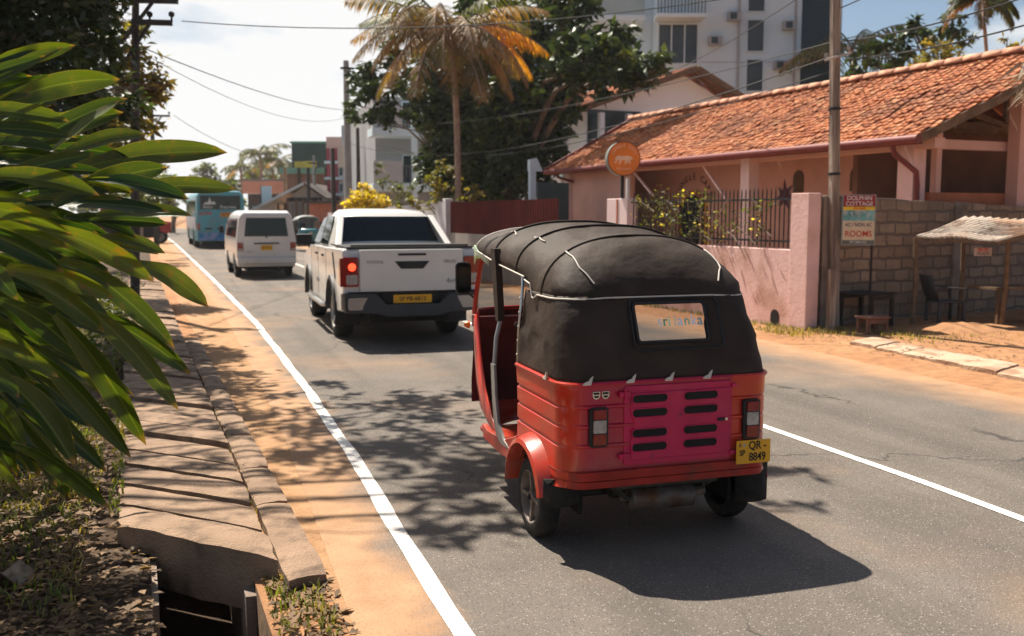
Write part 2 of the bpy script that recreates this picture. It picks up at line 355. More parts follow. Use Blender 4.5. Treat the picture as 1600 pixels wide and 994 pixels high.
# drain cover slabs
rnd = random.Random(5)
m_slab = mat('drain_slab_concrete', (.29, .195, .13), .92, .22, 4, bump=.8, bscale=70, col2=(.13, .088, .06), c2s=6, c2w=(.48, .68))
def rough_slab(pts, zt, th, name, rn, m=m_slab, nu=9, nv=5, amp=.012):
    P = [Vector((*p, 0)) for p in pts]   # a(left near) b(right near) c(right far) d(left far)
    mb = MB(); top = []
    for i in range(nu+1):
        row = []
        for j in range(nv+1):
            u_, v_ = i/nu, j/nv; p = (P[0]*(1-u_)+P[1]*u_)*(1-v_)+(P[3]*(1-u_)+P[2]*u_)*v_
            e = i in (0, nu) or j in (0, nv)
            p = p+Vector((rn.uniform(-1, 1), rn.uniform(-1, 1), 0))*(amp if e else 0); z = zt+rn.uniform(-.15, .15)*amp-(amp*.9 if e else 0)-(amp if (i in (0, nu) and j in (0, nv)) else 0)
            row.append((p.x, p.y, z))
        top.append(row)
    mb.grid(top)
    rim = [top[i][0] for i in range(nu+1)]+[top[nu][j] for j in range(1, nv+1)]+[top[i][nv] for i in range(nu-1, -1, -1)]+[top[0][j] for j in range(nv-1, 0, -1)]
    mb.loft([[(a[0], a[1], a[2]) for a in rim], [(a[0]+rn.uniform(-.006, .006), a[1]+rn.uniform(-.006, .006), zt-th*.5) for a in rim], [(a[0], a[1], zt-th) for a in rim]], True, False)
    mb.add([(a[0], a[1], zt-th) for a in rim], [tuple(range(len(rim)))])
    return mb.build(name, m, None, True, 28)
yr = 4.52; k = 0; slabs = []
SK = .80
while yr < 25:
    wd = rnd.uniform(.47, .54); g0 = rnd.uniform(.055, .085); sk = SK+rnd.uniform(-.03, .03) if k else .86
    r0, r1 = slabR(yr), slabR(yr+wd); lx = rnd.uniform(-.02, .03)
    o = rough_slab([(r0-.78+lx, yr+sk), (r0, yr+g0), (r1, yr+wd), (r1-.78+lx, yr+wd+SK-g0)], .10+rnd.uniform(-.02, .02) if k else .115, .12 if k else .31, 'drain_slab', rnd, amp=.006 if k else .012)
    o.rotation_euler = (0, 0, 0); slabs.append(o)
    yr += wd; k += 1
ordn = ['nearest', 'second', 'third', 'fourth', 'fifth', 'sixth', 'seventh', 'eighth', 'ninth', 'tenth', 'eleventh', 'twelfth']
for i, o in enumerate(slabs):
    if i == 0: lb = 'thick broken edged concrete drain slab over the open end of the drain'
    elif i < 12: lb = '%s concrete drain cover slab counted from the open drain end' % ordn[i]
    else: lb = 'weathered concrete drain slab far along the left roadside'
    tag(o, lb, 'concrete slab', 'slabs covering the roadside drain')
yk = 4.45; k = 0
while yk < 14:
    L_ = rnd.uniform(.85, 1.3); a, b2 = slabR(yk)+.035, slabR(yk+L_)+.035
    o = rough_slab([(a, yk), (a+.19, yk+.04), (b2+.19, yk+L_-.03), (b2, yk+L_-.02)], .055-.004*k, .2, 'kerb_stone', rnd, nu=4, nv=8, amp=.008)
    tag(o, '%s low kerb stone between drain slabs and sandy shoulder from the front' % (ordn[k] if k < 12 else 'far'), 'kerb stone', 'kerb stones beside the drain slabs'); yk += L_; k += 1
# drain walls
dw = MB(); dw.loft([[(slabR(y)-.62, y, -.06), (slabR(y)-.53, y, -.06), (slabR(y)-.53, y, -.54), (slabR(y)-.62, y, -.54)] for y in (4.6, 5.2)]); dw.loft([[(slabR(y)-.14, y, -.07), (slabR(y)+.01, y, -.07), (slabR(y)+.01, y, -.54), (slabR(y)-.14, y, -.54)] for y in (4.6, 8, 15)])
tag(dw.build('drain_wall', m_conc), 'dark rough side walls of the open roadside drain', 'drain')
# ------------------------------------------------------------------ foliage generators
def leaf_cloud(name, pts, nrm_up, ln, wd, m, parent=None, seed=0, droop=.2, fold=True):
    """pts (n,3); one pointed leaf of two folded halves at each"""
    rg = np.random.default_rng(seed); n = len(pts); pts = np.asarray(pts, float)
    d = rg.normal(size=(n, 3)); d[:, 2] = d[:, 2]*.5-droop; d /= np.linalg.norm(d, axis=1)[:, None]
    up = rg.normal(size=(n, 3))*.6; up[:, 2] += nrm_up; s = np.cross(d, up); s /= np.linalg.norm(s, axis=1)[:, None]+1e-9; nn = np.cross(s, d)
    L = (ln*rg.uniform(.65, 1.3, n))[:, None]; W = (wd*rg.uniform(.7, 1.25, n))[:, None]
    b0 = pts; m1 = pts+d*L*.45; t = pts+d*L-nn*L*.12; l = m1+s*W*.5+nn*W*.15; r_ = m1-s*W*.5+nn*W*.15
    V = np.stack([b0, l, t, r_, m1], 1).reshape(-1, 3)
    i = np.arange(n)*5; F = np.concatenate([np.stack([i, i+4, i+2, i+1], 1), np.stack([i, i+3, i+2, i+4], 1)])
    rv = rg.uniform(0, 1, n); return fastmesh(name, V, F, m, parent, np.concatenate([rv, rv]))
def blob_pts(blobs, dens, seed=0, shell=.55):
    """blobs: list of (centre, (rx,ry,rz) or r); clumpy points mostly near the blob surface"""
    rg = np.random.default_rng(seed); out = []
    for c, r_ in blobs:
        r3 = np.array(r_ if hasattr(r_, '__len__') else (r_, r_, r_), float); n = max(3, int(dens*(r3[0]*r3[1]*r3[2])**(2/3)))
        # twig clusters
        nc = max(2, n//14); cd = rg.normal(size=(nc, 3)); cd /= np.linalg.norm(cd, axis=1)[:, None]; cr_ = rg.uniform(shell, 1.08, nc)[:, None]; cc = cd*cr_
        idx = rg.integers(0, nc, n); p = cc[idx]+rg.normal(size=(n, 3))*.11
        out.append(np.array(c)+p*r3)
    return np.concatenate(out)
m_leafD = mat('deep_green_leaves', (.030, .052, .014), .45, .25, 1.2, transl=.25, leafattr=True, spec=.5)
m_leafM = mat('mid_green_leaves', (.075, .10, .024), .45, .3, .8, transl=.35, leafattr=True, col2=(.12, .11, .03), c2s=.7, c2w=(.5, .65))
m_leafY = mat('yellow_leaves', (.52, .42, .04), .5, .2, 2, transl=.4, leafattr=True)
m_leafO = mat('olive_leaves', (.13, .135, .035), .5, .3, .8, transl=.4, leafattr=True, col2=(.2, .15, .04), c2s=.9)
m_leafB = mat('dry_brown_leaves', (.15, .09, .042), .7, .3, 2, transl=.2, leafattr=True)
def limb(mb, p, q, r0, r1, rn, wob=.12, n=6):
    p = Vector(p); q = Vector(q); L = (q-p).length; pts = []; rr = []
    for i in range(n+1):
        t = i/n; o = Vector((rn.uniform(-1, 1), rn.uniform(-1, 1), rn.uniform(-.4, .4)))*wob*L*.25*math.sin(math.pi*t); pts.append(p.lerp(q, t)+o); rr.append(r0+(r1-r0)*t)
    mb.tube(pts, rr, 7); return pts
def tree(name, label, cat, base, fork, blobs, r0, m, dens, ln, wd, seed, group=None, nrm=.8, shell=.55):
    t = thing(name, label, cat, base, 0, group); rn = random.Random(seed); B = Vector(base)
    tb = MB(); f = Vector(fork)-B; pts = limb(tb, (0, 0, -.2), f, r0, r0*.7, rn, .15)
    for c, r_ in blobs:
        cc = Vector(c)-B; s = f.lerp(Vector((0, 0, 0)), rn.uniform(0, .3)); mid = s.lerp(cc, .5)+Vector((0, 0, .15*(cc-s).length))
        limb(tb, s, mid, r0*.45, r0*.25, rn, .1, 4); limb(tb, mid, cc, r0*.25, r0*.06, rn, .3, 5)
        for _ in range(3):
            e = cc+Vector((rn.uniform(-1, 1), rn.uniform(-1, 1), rn.uniform(-.5, 1)))*.7*(r_ if not hasattr(r_, '__len__') else r_[0]); limb(tb, mid.lerp(cc, rn.uniform(.3, .9)), e, r0*.1, r0*.03, rn, .3, 4)
    tb.build('trunk', m_bark, t, True, 60)
    p = blob_pts([(tuple(Vector(c)-B), r_) for c, r_ in blobs], dens, seed, shell)
    leaf_cloud('crown', p, nrm, ln, wd, m, t, seed); return t
# ------------------------------------------------------------------ trees on the left
def pdb(px, py, D, rpx, k=1.): return (tuple(PD(px, py, D)), rpx*D/FPX*k)
bl = [pdb(px, py, D, r_) for px, py, D, r_ in [(-60, -60, 13, 120), (20, 20, 13, 90), (90, -20, 14, 90), (140, 60, 14, 52), (60, 110, 13, 80), (145, -10, 15, 55), (-20, 150, 13, 90), (110, 190, 14, 60), (160, 150, 15, 50), (30, 250, 13, 70), (100, -150, 13, 110), (140, -110, 15, 70), (-40, -200, 12, 130)]]
tree('roadside_tree', 'large dark leafed tree filling the top left corner behind the strap leaved plant', 'tree', (-3.6, 12.4, 0), (-3.3, 12.6, 3.4), bl, .3, m_leafD, 2300, .20, .075, 11)
bl = [pdb(px, py, D, r_) for px, py, D, r_ in [(195, 60, 20, 40), (215, 120, 20, 38), (238, 140, 20, 24), (190, 150, 20, 50), (200, 210, 20, 46), (160, 230, 19, 60), (190, -20, 21, 34), (262, 140, 20, 18)]]
tree('roadside_tree', 'smaller sunlit tree with reddish green leaves beside the left power pole', 'tree', (-5.0, 19.5, 0), (-4.6, 19.6, 2.6), bl, .16, m_leafO, 1500, .2, .08, 12)
bl = [pdb(px, py, D, r_) for px, py, D, r_ in [(225, 290, 34, 34), (205, 300, 32, 40), (245, 275, 36, 18), (170, 280, 30, 50), (255, 305, 38, 18), (262, 285, 40, 12)]]
tree('roadside_tree', 'low brownish tree far down the left verge above the red vehicle', 'tree', (-10, 31, 0), (-9.8, 31, 1.6), bl, .16, m_leafM, 1200, .24, .1, 13)
# branches high over the road shade the asphalt (the tree they belong to stands left of the frame)
bl = []
rn = random.Random(77)
for sx, sy, r_ in [(.5, 8.0, .75), (1.2, 7.5, .7), (1.6, 8.6, .7), (.1, 9.0, .6), (1.9, 7.0, .6), (1.2, 6.4, .7), (1.7, 5.9, .6), (1.25, 5.35, .45), (2.2, 8.9, .5), (.3, 7.0, .5), (.2, 12.2, .4), (-.6, 13.5, .5), (1.0, 9.8, .4), (3.7, 6.3, .22), (3.9, 5.6, .25), (3.3, 4.9, .2),
                     (-1.6, 6.6, 1.0), (-1.4, 4.7, .8), (-.8, 4.1, .45), (-.75, 4.75, .3), (-1.3, 3.9, .8), (-2.0, 4.3, .9), (-1.8, 5.4, .8), (-2.4, 3.4, 1.1), (-1.1, 3.2, .8), (-.5, 3.4, .5), (-.4, 14.8, .4), (-.9, 17.5, .5)]:
    h = 6.6+rn.uniform(-.4, .5); bl.append(((sx-.2*h, sy+.6*h, h), (r_, r_*1.2, r_*.5)))
tree('overhanging_tree', 'tall spreading tree whose leafy branches reach high over the roadside', 'tree', (-5.2, 9.5, 0), (-4.4, 10.2, 4.4), bl, .13, m_leafM, 620, .19, .085, 14)
# ------------------------------------------------------------------ strap leaved foreground plant
m_strap, n, b = nodes('strap_leaf'); q = NB(n); tc = n.nodes.new('ShaderNodeTexCoord'); sx = n.nodes.new('ShaderNodeSeparateXYZ'); n.links.new(tc.outputs['UV'], sx.inputs[0])
at = n.nodes.new('ShaderNodeAttribute'); at.attribute_name = 'rnd'
ribs = n.nodes.new('ShaderNodeTexNoise'); ribs.inputs['Scale'].default_value = 1; rv_ = q.mapping(tc.outputs['UV'], (2.2, 60, 1)); n.links.new(rv_, ribs.inputs[0])
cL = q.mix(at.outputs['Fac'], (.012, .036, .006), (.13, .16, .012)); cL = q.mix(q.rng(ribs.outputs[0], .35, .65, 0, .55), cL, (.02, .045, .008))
cL = q.mix(q.rng(q.math('ABSOLUTE', q.math('SUBTRACT', sx.outputs[1], .5)), .0, .045, .55, 0), cL, (.16, .22, .05))
cL = q.mix(q.math('MULTIPLY', q.rng(q.noise(tc.outputs['Object'], 22, 5, .7), .56, .66), q.rng(at.outputs['Fac'], .1, .8)), cL, (.17, .10, .02))
edge = q.rng(q.math('ABSOLUTE', q.math('SUBTRACT', sx.outputs[1], .5)), .47, .5); cL = q.mix(q.math('MULTIPLY', edge, .6), cL, (.28, .24, .06))
cL = q.mix(q.rng(q.math('ADD', sx.outputs[0], q.math('MULTIPLY', q.noise(tc.outputs['Object'], 9, 3), .08)), .975, 1.03), cL, (.22, .13, .04))
q.lk(cL, b.inputs['Base Color']); b.inputs['Roughness'].default_value = .30; b.inputs['Specular IOR Level'].default_value = .45
q.bump(ribs.outputs[0], .25, .004, b)
trn = n.nodes.new('ShaderNodeBsdfTranslucent'); ms = n.nodes.new('ShaderNodeMixShader'); ms.inputs[0].default_value = .32
vm = n.nodes.new('ShaderNodeVectorMath'); vm.operation = 'MULTIPLY'; n.links.new(cL, vm.inputs[0]); vm.inputs[1].default_value = (2.2, 2.0, .5); n.links.new(vm.outputs[0], trn.inputs[0])
n.links.new(b.outputs[0], ms.inputs[1]); n.links.new(trn.outputs[0], ms.inputs[2]); n.links.new(ms.outputs[0], n.nodes['Material Output'].inputs[0])
def strap_mesh(specs, seed=3):
    rg = random.Random(seed); V = []; F = []; UV = []; RN = []
    NS = 14; cross = (-1, -.55, 0, .55, 1)
    for p0, pm, p1, wd, nrm, tone, fold in specs:
        o = len(V); p0, pm, p1, nrm = Vector(p0), Vector(pm), Vector(p1), Vector(nrm); ph = rg.uniform(0, 6)
        c = pm*2-(p0+p1)*.5
        for i in range(NS+1):
            t = i/NS; P = p0*(1-t)**2+c*2*t*(1-t)+p1*t*t; T = ((c-p0)*(1-t)+(p1-c)*t).normalized()
            S = T.cross(nrm).normalized(); N = S.cross(T).normalized()
            w_ = wd*.5*(min(1, .30+1.6*t) if t < .45 else 1.)*(1-max(0, (t-.62)/.38)**2.1)**.8 if t < 1 else .001
            for x in cross:
                lift = abs(x)*w_*fold+math.sin(t*13+ph)*.05*wd*abs(x)
                V.append(P+S*x*w_+N*lift)
        for i in range(NS):
            for j in range(4):
                a = o+i*5+j; F.append((a, a+1, a+6, a+5)); UV += [(i/NS, j/4), (i/NS, (j+1)/4), ((i+1)/NS, (j+1)/4), ((i+1)/NS, j/4)]; RN.append(tone)
    return np.array([tuple(v) for v in V]), np.array(F), np.array(UV), np.array(RN)
# base px, tip px, width px, sag px (+ = middle lifted), depths, tone (0 dark..1 yellow green), facing
LV = [(-60, 128, 118, 71, 30, 8, 2.2, 2.3, .5), (-20, 172, 187, 124, 42, 14, 2.2, 2.35, .35), (-40, 180, 150, 112, 22, 8, 2.3, 2.45, .15), (-60, 172, 108, 190, 28, 6, 2.0, 2.15, .35), (-60, 205, 112, 214, 26, 8, 2.1, 2.2, .1),
      (82, 238, 187, 158, 27, 2, 2.3, 2.4, .6), (90, 248, 229, 211, 28, 10, 2.4, 2.5, .45), (-30, 290, 148, 240, 26, 6, 2.1, 2.2, .1), (110, 268, 355, 239, 42, 12, 2.5, 2.7, .5), (85, 322, 262, 262, 40, 12, 2.3, 2.45, .2), (190, 296, 369, 296, 30, 6, 2.7, 2.9, .45),
      (130, 282, 295, 311, 32, 8, 2.3, 2.4, .05), (-40, 278, 156, 306, 34, 12, 2.0, 2.1, .4), (130, 282, 206, 302, 22, 5, 2.3, 2.35, .5), (150, 336, 300, 337, 28, 6, 2.5, 2.6, .55), (40, 320, 265, 332, 30, 8, 2.4, 2.5, .05), (-70, 322, 114, 369, 30, 14, 1.9, 2.0, .55), (-70, 342, 110, 388, 26, 8, 1.95, 2.05, .5), (-80, 350, 100, 425, 40, 12, 1.85, 1.95, .12),
      (50, 352, 240, 440, 38, 12, 2.1, 2.2, .75), (140, 345, 262, 350, 24, 4, 2.5, 2.6, .1), (95, 402, 170, 421, 14, 2, 2.2, 2.25, .0), (10, 418, 178, 466, 34, 10, 2.0, 2.1, .85), (60, 410, 172, 446, 20, 8, 2.1, 2.15, .3), (10, 430, 163, 519, 36, 14, 1.95, 2.05, .35), (60, 442, 170, 494, 20, 8, 2.05, 2.1, .3),
      (-70, 372, 28, 468, 34, 6, 1.8, 1.9, .05), (95, 405, 273, 545, 38, 18, 2.2, 2.3, .25), (110, 478, 299, 586, 34, 14, 2.2, 2.3, .2), (120, 470, 279, 641, 36, 16, 2.15, 2.25, .35), (85, 492, 228, 696, 42, 20, 2.1, 2.2, .22), (40, 540, 205, 716, 38, 16, 2.0, 2.1, .12), (-60, 505, 54, 551, 26, 10, 1.8, 1.85, .4), (-60, 530, 91, 589, 30, 12, 1.8, 1.85, .55), (-60, 560, 30, 621, 34, 8, 1.75, 1.8, .2),
      (0, 470, 132, 566, 40, 14, 2.1, 2.2, .05), (0, 590, 116, 726, 46, 18, 1.95, 2.05, .08), (20, 690, 172, 793, 38, 16, 1.95, 2.05, .12), (-40, 690, 120, 748, 26, 12, 2.2, 2.3, .08), (200, 412, 325, 480, 38, 14, 2.5, 2.55, .8), (150, 372, 258, 396, 24, 8, 2.5, 2.6, .6), (120, 380, 248, 398, 22, 6, 2.5, 2.6, .4), (100, 340, 215, 372, 24, 8, 2.5, 2.55, .1), (60, 300, 235, 345, 30, 8, 2.6, 2.7, .08),
      (100, 350, 225, 420, 26, 10, 2.6, 2.7, .08), (60, 330, 200, 400, 30, 10, 2.6, 2.7, .05), (20, 380, 190, 470, 34, 10, 2.5, 2.6, .05), (30, 420, 200, 530, 34, 12, 2.5, 2.6, .08), (0, 240, 120, 262, 26, 8, 2.4, 2.4, .08), (-30, 225, 90, 238, 24, 6, 2.3, 2.4, .2), (20, 480, 180, 600, 36, 12, 2.4, 2.5, .06), (-30, 610, 40, 700, 30, 10, 1.9, 2.0, .2), (-20, 640, 90, 760, 38, 12, 2.2, 2.3, .05)]
rn = random.Random(19)
for _ in range(70):   # narrower leaves among the big ones
    y0 = rn.uniform(90, 640); a = -.35+1.3*(y0-120)/500+rn.uniform(-.25, .25); x0 = rn.uniform(-110, 70) if y0 > 230 else rn.uniform(-130, -40); L_ = rn.uniform(110, 190); dd = rn.uniform(2.05, 2.6); LV.append((x0, y0, x0+L_*math.cos(a), y0+L_*math.sin(a), rn.uniform(14, 24), rn.uniform(2, 12), dd, dd+.1, rn.choice([.05, .1, .15, .3, .5, .7])))
rn = random.Random(9)
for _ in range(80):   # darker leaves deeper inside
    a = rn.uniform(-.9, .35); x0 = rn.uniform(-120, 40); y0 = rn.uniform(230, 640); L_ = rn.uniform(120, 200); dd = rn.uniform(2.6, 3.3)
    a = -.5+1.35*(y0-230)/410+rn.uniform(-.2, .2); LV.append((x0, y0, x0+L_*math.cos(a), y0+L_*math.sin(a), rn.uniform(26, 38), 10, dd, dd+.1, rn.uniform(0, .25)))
specs = []; rn = random.Random(4)
for x0, y0, x1, y1, wpx, sg, d0, d1, tone in LV:
    d0 *= 1.7; d1 *= 1.72
    p0, p1 = PD(x0, y0, d0), PD(x1, y1, d1); pm = (PD((x0+x1)/2, (y0+y1)/2-sg, (d0+d1)/2+.03))
    tocam = (Vector((0, 0, CAM_H))-pm).normalized(); nr = (tocam*rn.uniform(.55, 1.1)+Vector((rn.uniform(-.7, .5), 0, 0))+Vector((0, rn.uniform(-.2, .3), rn.uniform(-.35, .7)))).normalized()
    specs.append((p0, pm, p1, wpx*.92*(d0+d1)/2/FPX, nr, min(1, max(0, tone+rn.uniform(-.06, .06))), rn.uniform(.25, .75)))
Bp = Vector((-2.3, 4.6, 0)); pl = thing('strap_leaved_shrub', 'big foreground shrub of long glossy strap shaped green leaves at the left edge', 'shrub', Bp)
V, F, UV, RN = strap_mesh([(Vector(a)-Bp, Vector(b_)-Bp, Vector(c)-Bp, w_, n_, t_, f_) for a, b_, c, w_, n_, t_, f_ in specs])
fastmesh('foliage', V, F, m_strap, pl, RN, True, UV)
for px, py, D in [(-60, 420, 2.3), (-110, 300, 2.5), (-20, 520, 2.5), (-90, 560, 2.1), (10, 330, 2.9), (-30, 650, 2.4)]:
    t = PD(px, py, D*1.72)-Bp; s = MB(); b0 = Vector((t.x*.55-.1, t.y*.55, -.05)); s.tube([b0, b0.lerp(t, .5)+Vector((-.05, 0, .03)), t], [.035, .03, .02], 8); s.build('stem', mat('green_stem', (.10, .10, .04), .6, .3, 12), pl, True)
# litter and grass
rg = np.random.default_rng(8)
def strip_pts(n, x0, x1, y0, y1, z, pw=1.): 
    y = y0+(y1-y0)*rg.uniform(0, 1, n)**pw; x = rg.uniform(x0, x1, n); x = x+np.array([slabR(v)-.27 for v in y]); return np.stack([x, y, np.full(n, z)], 1)
def ground_leaves(name, pts, ln, wd, m, seed, lift=.25):
    r2 = np.random.default_rng(seed); n = len(pts); a = r2.uniform(0, 6.28, n); d = np.stack([np.cos(a), np.sin(a), r2.uniform(-.1, lift, n)], 1); s = np.stack([-np.sin(a), np.cos(a), r2.uniform(-.35, .35, n)], 1)
    L = (ln*r2.uniform(.5, 1.4, n))[:, None]; W = (wd*r2.uniform(.5, 1.3, n))[:, None]; mid = pts+d*L*.5+np.array([0, 0, 1])*W*.18
    V = np.stack([pts, mid+s*W*.5, pts+d*L, mid-s*W*.5], 1).reshape(-1, 3); i = np.arange(n)*4; F = np.stack([i, i+1, i+2, i+3], 1)
    o = fastmesh(name, V, F, m, None, r2.uniform(0, 1, n)); o['kind'] = 'stuff'; return o
P = np.concatenate([strip_pts(420, -.28, .17, 3.6, 4.9, -.53), strip_pts(500, -.75, -.28, 3.6, 5.3, .0), strip_pts(9500, -2.2, -.55, 3.3, 8, .03), strip_pts(500, -1.2, -.42, 4.6, 9, .10), strip_pts(260, .22, .5, 3.9, 4.7, .0)])
tag(ground_leaves('leaf_litter', P, .055, .03, m_leafB, 1), 'brown dry leaves scattered on dark soil under the strap leaved shrub', 'leaf litter')
def grass(name, pts, h, m, seed, wd=.006):
    r2 = np.random.default_rng(seed); n = len(pts); a = r2.uniform(0, 6.28, n); hh = (h*r2.uniform(.4, 1.4, n))[:, None]; ln = r2.uniform(.1, .9, n)[:, None]
    s = np.stack([np.cos(a), np.sin(a), 0*a], 1)*wd; d = np.stack([-np.sin(a), np.cos(a), 0*a], 1)*hh*ln; up = np.array([0, 0, 1.])
    V = np.stack([pts-s, pts+s, pts+d*.4+up*hh*.6+s*.7, pts+d*.4+up*hh*.6-s*.7, pts+d+up*hh*.9, pts+d+up*hh*.9+s*.05], 1).reshape(-1, 3)
    i = np.arange(n)*6; F = np.concatenate([np.stack([i, i+1, i+2, i+3], 1), np.stack([i+3, i+2, i+5, i+4], 1)]); rv = r2.uniform(0, 1, n)
    o = fastmesh(name, V, F, m, None, np.concatenate([rv, rv])); o['kind'] = 'stuff'; return o
m_grass = mat('short_grass', (.13, .16, .035), .6, .3, 2, transl=.3, leafattr=True, col2=(.24, .19, .07), c2s=2.5)
P = np.concatenate([strip_pts(1300, -1.7, -.6, 4.4, 6.0, .02), strip_pts(5500, -1.7, -.56, 6.0, 9.5, .02), strip_pts(260, .2, .46, 3.8, 4.6, -.01), strip_pts(260, -.5, -.42, 5.6, 9, .09), strip_pts(160, .27, .33, 4.7, 9, .0), strip_pts(2600, -1.7, -.5, 9, 24, .02)])
tag(grass('grass', P, .05, m_grass, 2), 'short patchy grass between the shrub and the drain slabs', 'grass')
P = strip_pts(340, -1.2, -.5, 11, 24, .1); P[:, 2] = rg.uniform(.03, .45, len(P)); c_ = strip_pts(22, -1.1, -.45, 10.5, 24, 0)
P[:, :2] = c_[rg.integers(0, 22, len(P)), :2]+rg.normal(size=(len(P), 2))*.13; P = np.repeat(P, 7, 0)+rg.normal(size=(len(P)*7, 3))*.07
o = leaf_cloud('weeds', P, .8, .10, .035, m_leafM, None, 6); o['kind'] = 'stuff'; tag(o, 'tangle of low weeds along the far part of the drain', 'weeds')
# big dry leaf at the left edge
dl = MB(); c0 = PD(2, 925, 4.35); c0.z = .07; ang = [0, .5, .9, 1.4, 1.9, 2.4, 3.1, 3.6, 4.2, 4.9, 5.6]; rad = [.15, .09, .14, .08, .15, .08, .13, .09, .12, .09, .12]
pts = [(c0.x+r_*math.cos(a), c0.y+r_*math.sin(a)*.9, c0.z+.05*math.sin(a*3)+.05*(r_ > .15)) for a, r_ in zip(ang, rad)]
dl.add([tuple(c0)]+pts, [(0, i+1, (i+1) % len(pts)+1) for i in range(len(pts))])
tag(dl.build('dry_leaf', mat('pale_dry_leaf', (.33, .23, .15), .8, .45, 22), None, True, 60, solid=.003), 'large curled pale dry leaf on the dark ground at the left edge', 'leaf')
# ================================================================== AUTO RICKSHAW
m_canvas = mat('black_canvas', (.036, .024, .017), .68, .3, 3.5, bump=.5, bscale=9, col2=(.062, .044, .033), c2s=3, c2w=(.5, .75), sheen=.0, spec=.2)
m_pipe = mat('white_piping', (.55, .5, .44), .6, .15, 12)
m_plastic_clear = mat('cloudy_plastic', (.55, .66, .70), .15, .2, 5, transl=.35, spec=.7)
def uoutline(w, yr, rc, yf, step=.02):
    """U shaped outline seen from above: left front, round the rear, right front"""
    pts = []; y = yf
    n = max(2, int((yf-yr-rc)/step)); pts += [(-w, yf+(yr+rc-yf)*i/n) for i in range(n)]
    for i in range(9): a = math.pi-(-math.pi/2)*0-math.pi/2*(-i/8); pts.append((-w+rc-rc*math.cos(math.pi/2*i/8), yr+rc-rc*math.sin(math.pi/2*i/8)))
    n2 = max(2, int((2*w-2*rc)/step)); pts += [(-w+rc+(2*w-2*rc)*i/n2, yr) for i in range(1, n2)]
    for i in range(9): pts.append((w-rc+rc*math.sin(math.pi/2*i/8), yr+rc-rc*math.cos(math.pi/2*i/8)))
    pts += [(w, yr+rc+(yf-yr-rc)*i/n) for i in range(1, n+1)]
    return pts
def flat_glass(x0, x1, y, z0, z1, rc=.03, n=5):
    P = []
    for cx, cz, a0 in ((x1-rc, z1-rc, 0), (x0+rc, z1-rc, 90), (x0+rc, z0+rc, 180), (x1-rc, z0+rc, 270)):
        for i in range(n): a = R(a0+90*i/(n-1)); P.append((cx+rc*math.cos(a), cz+rc*math.sin(a)))
    return P
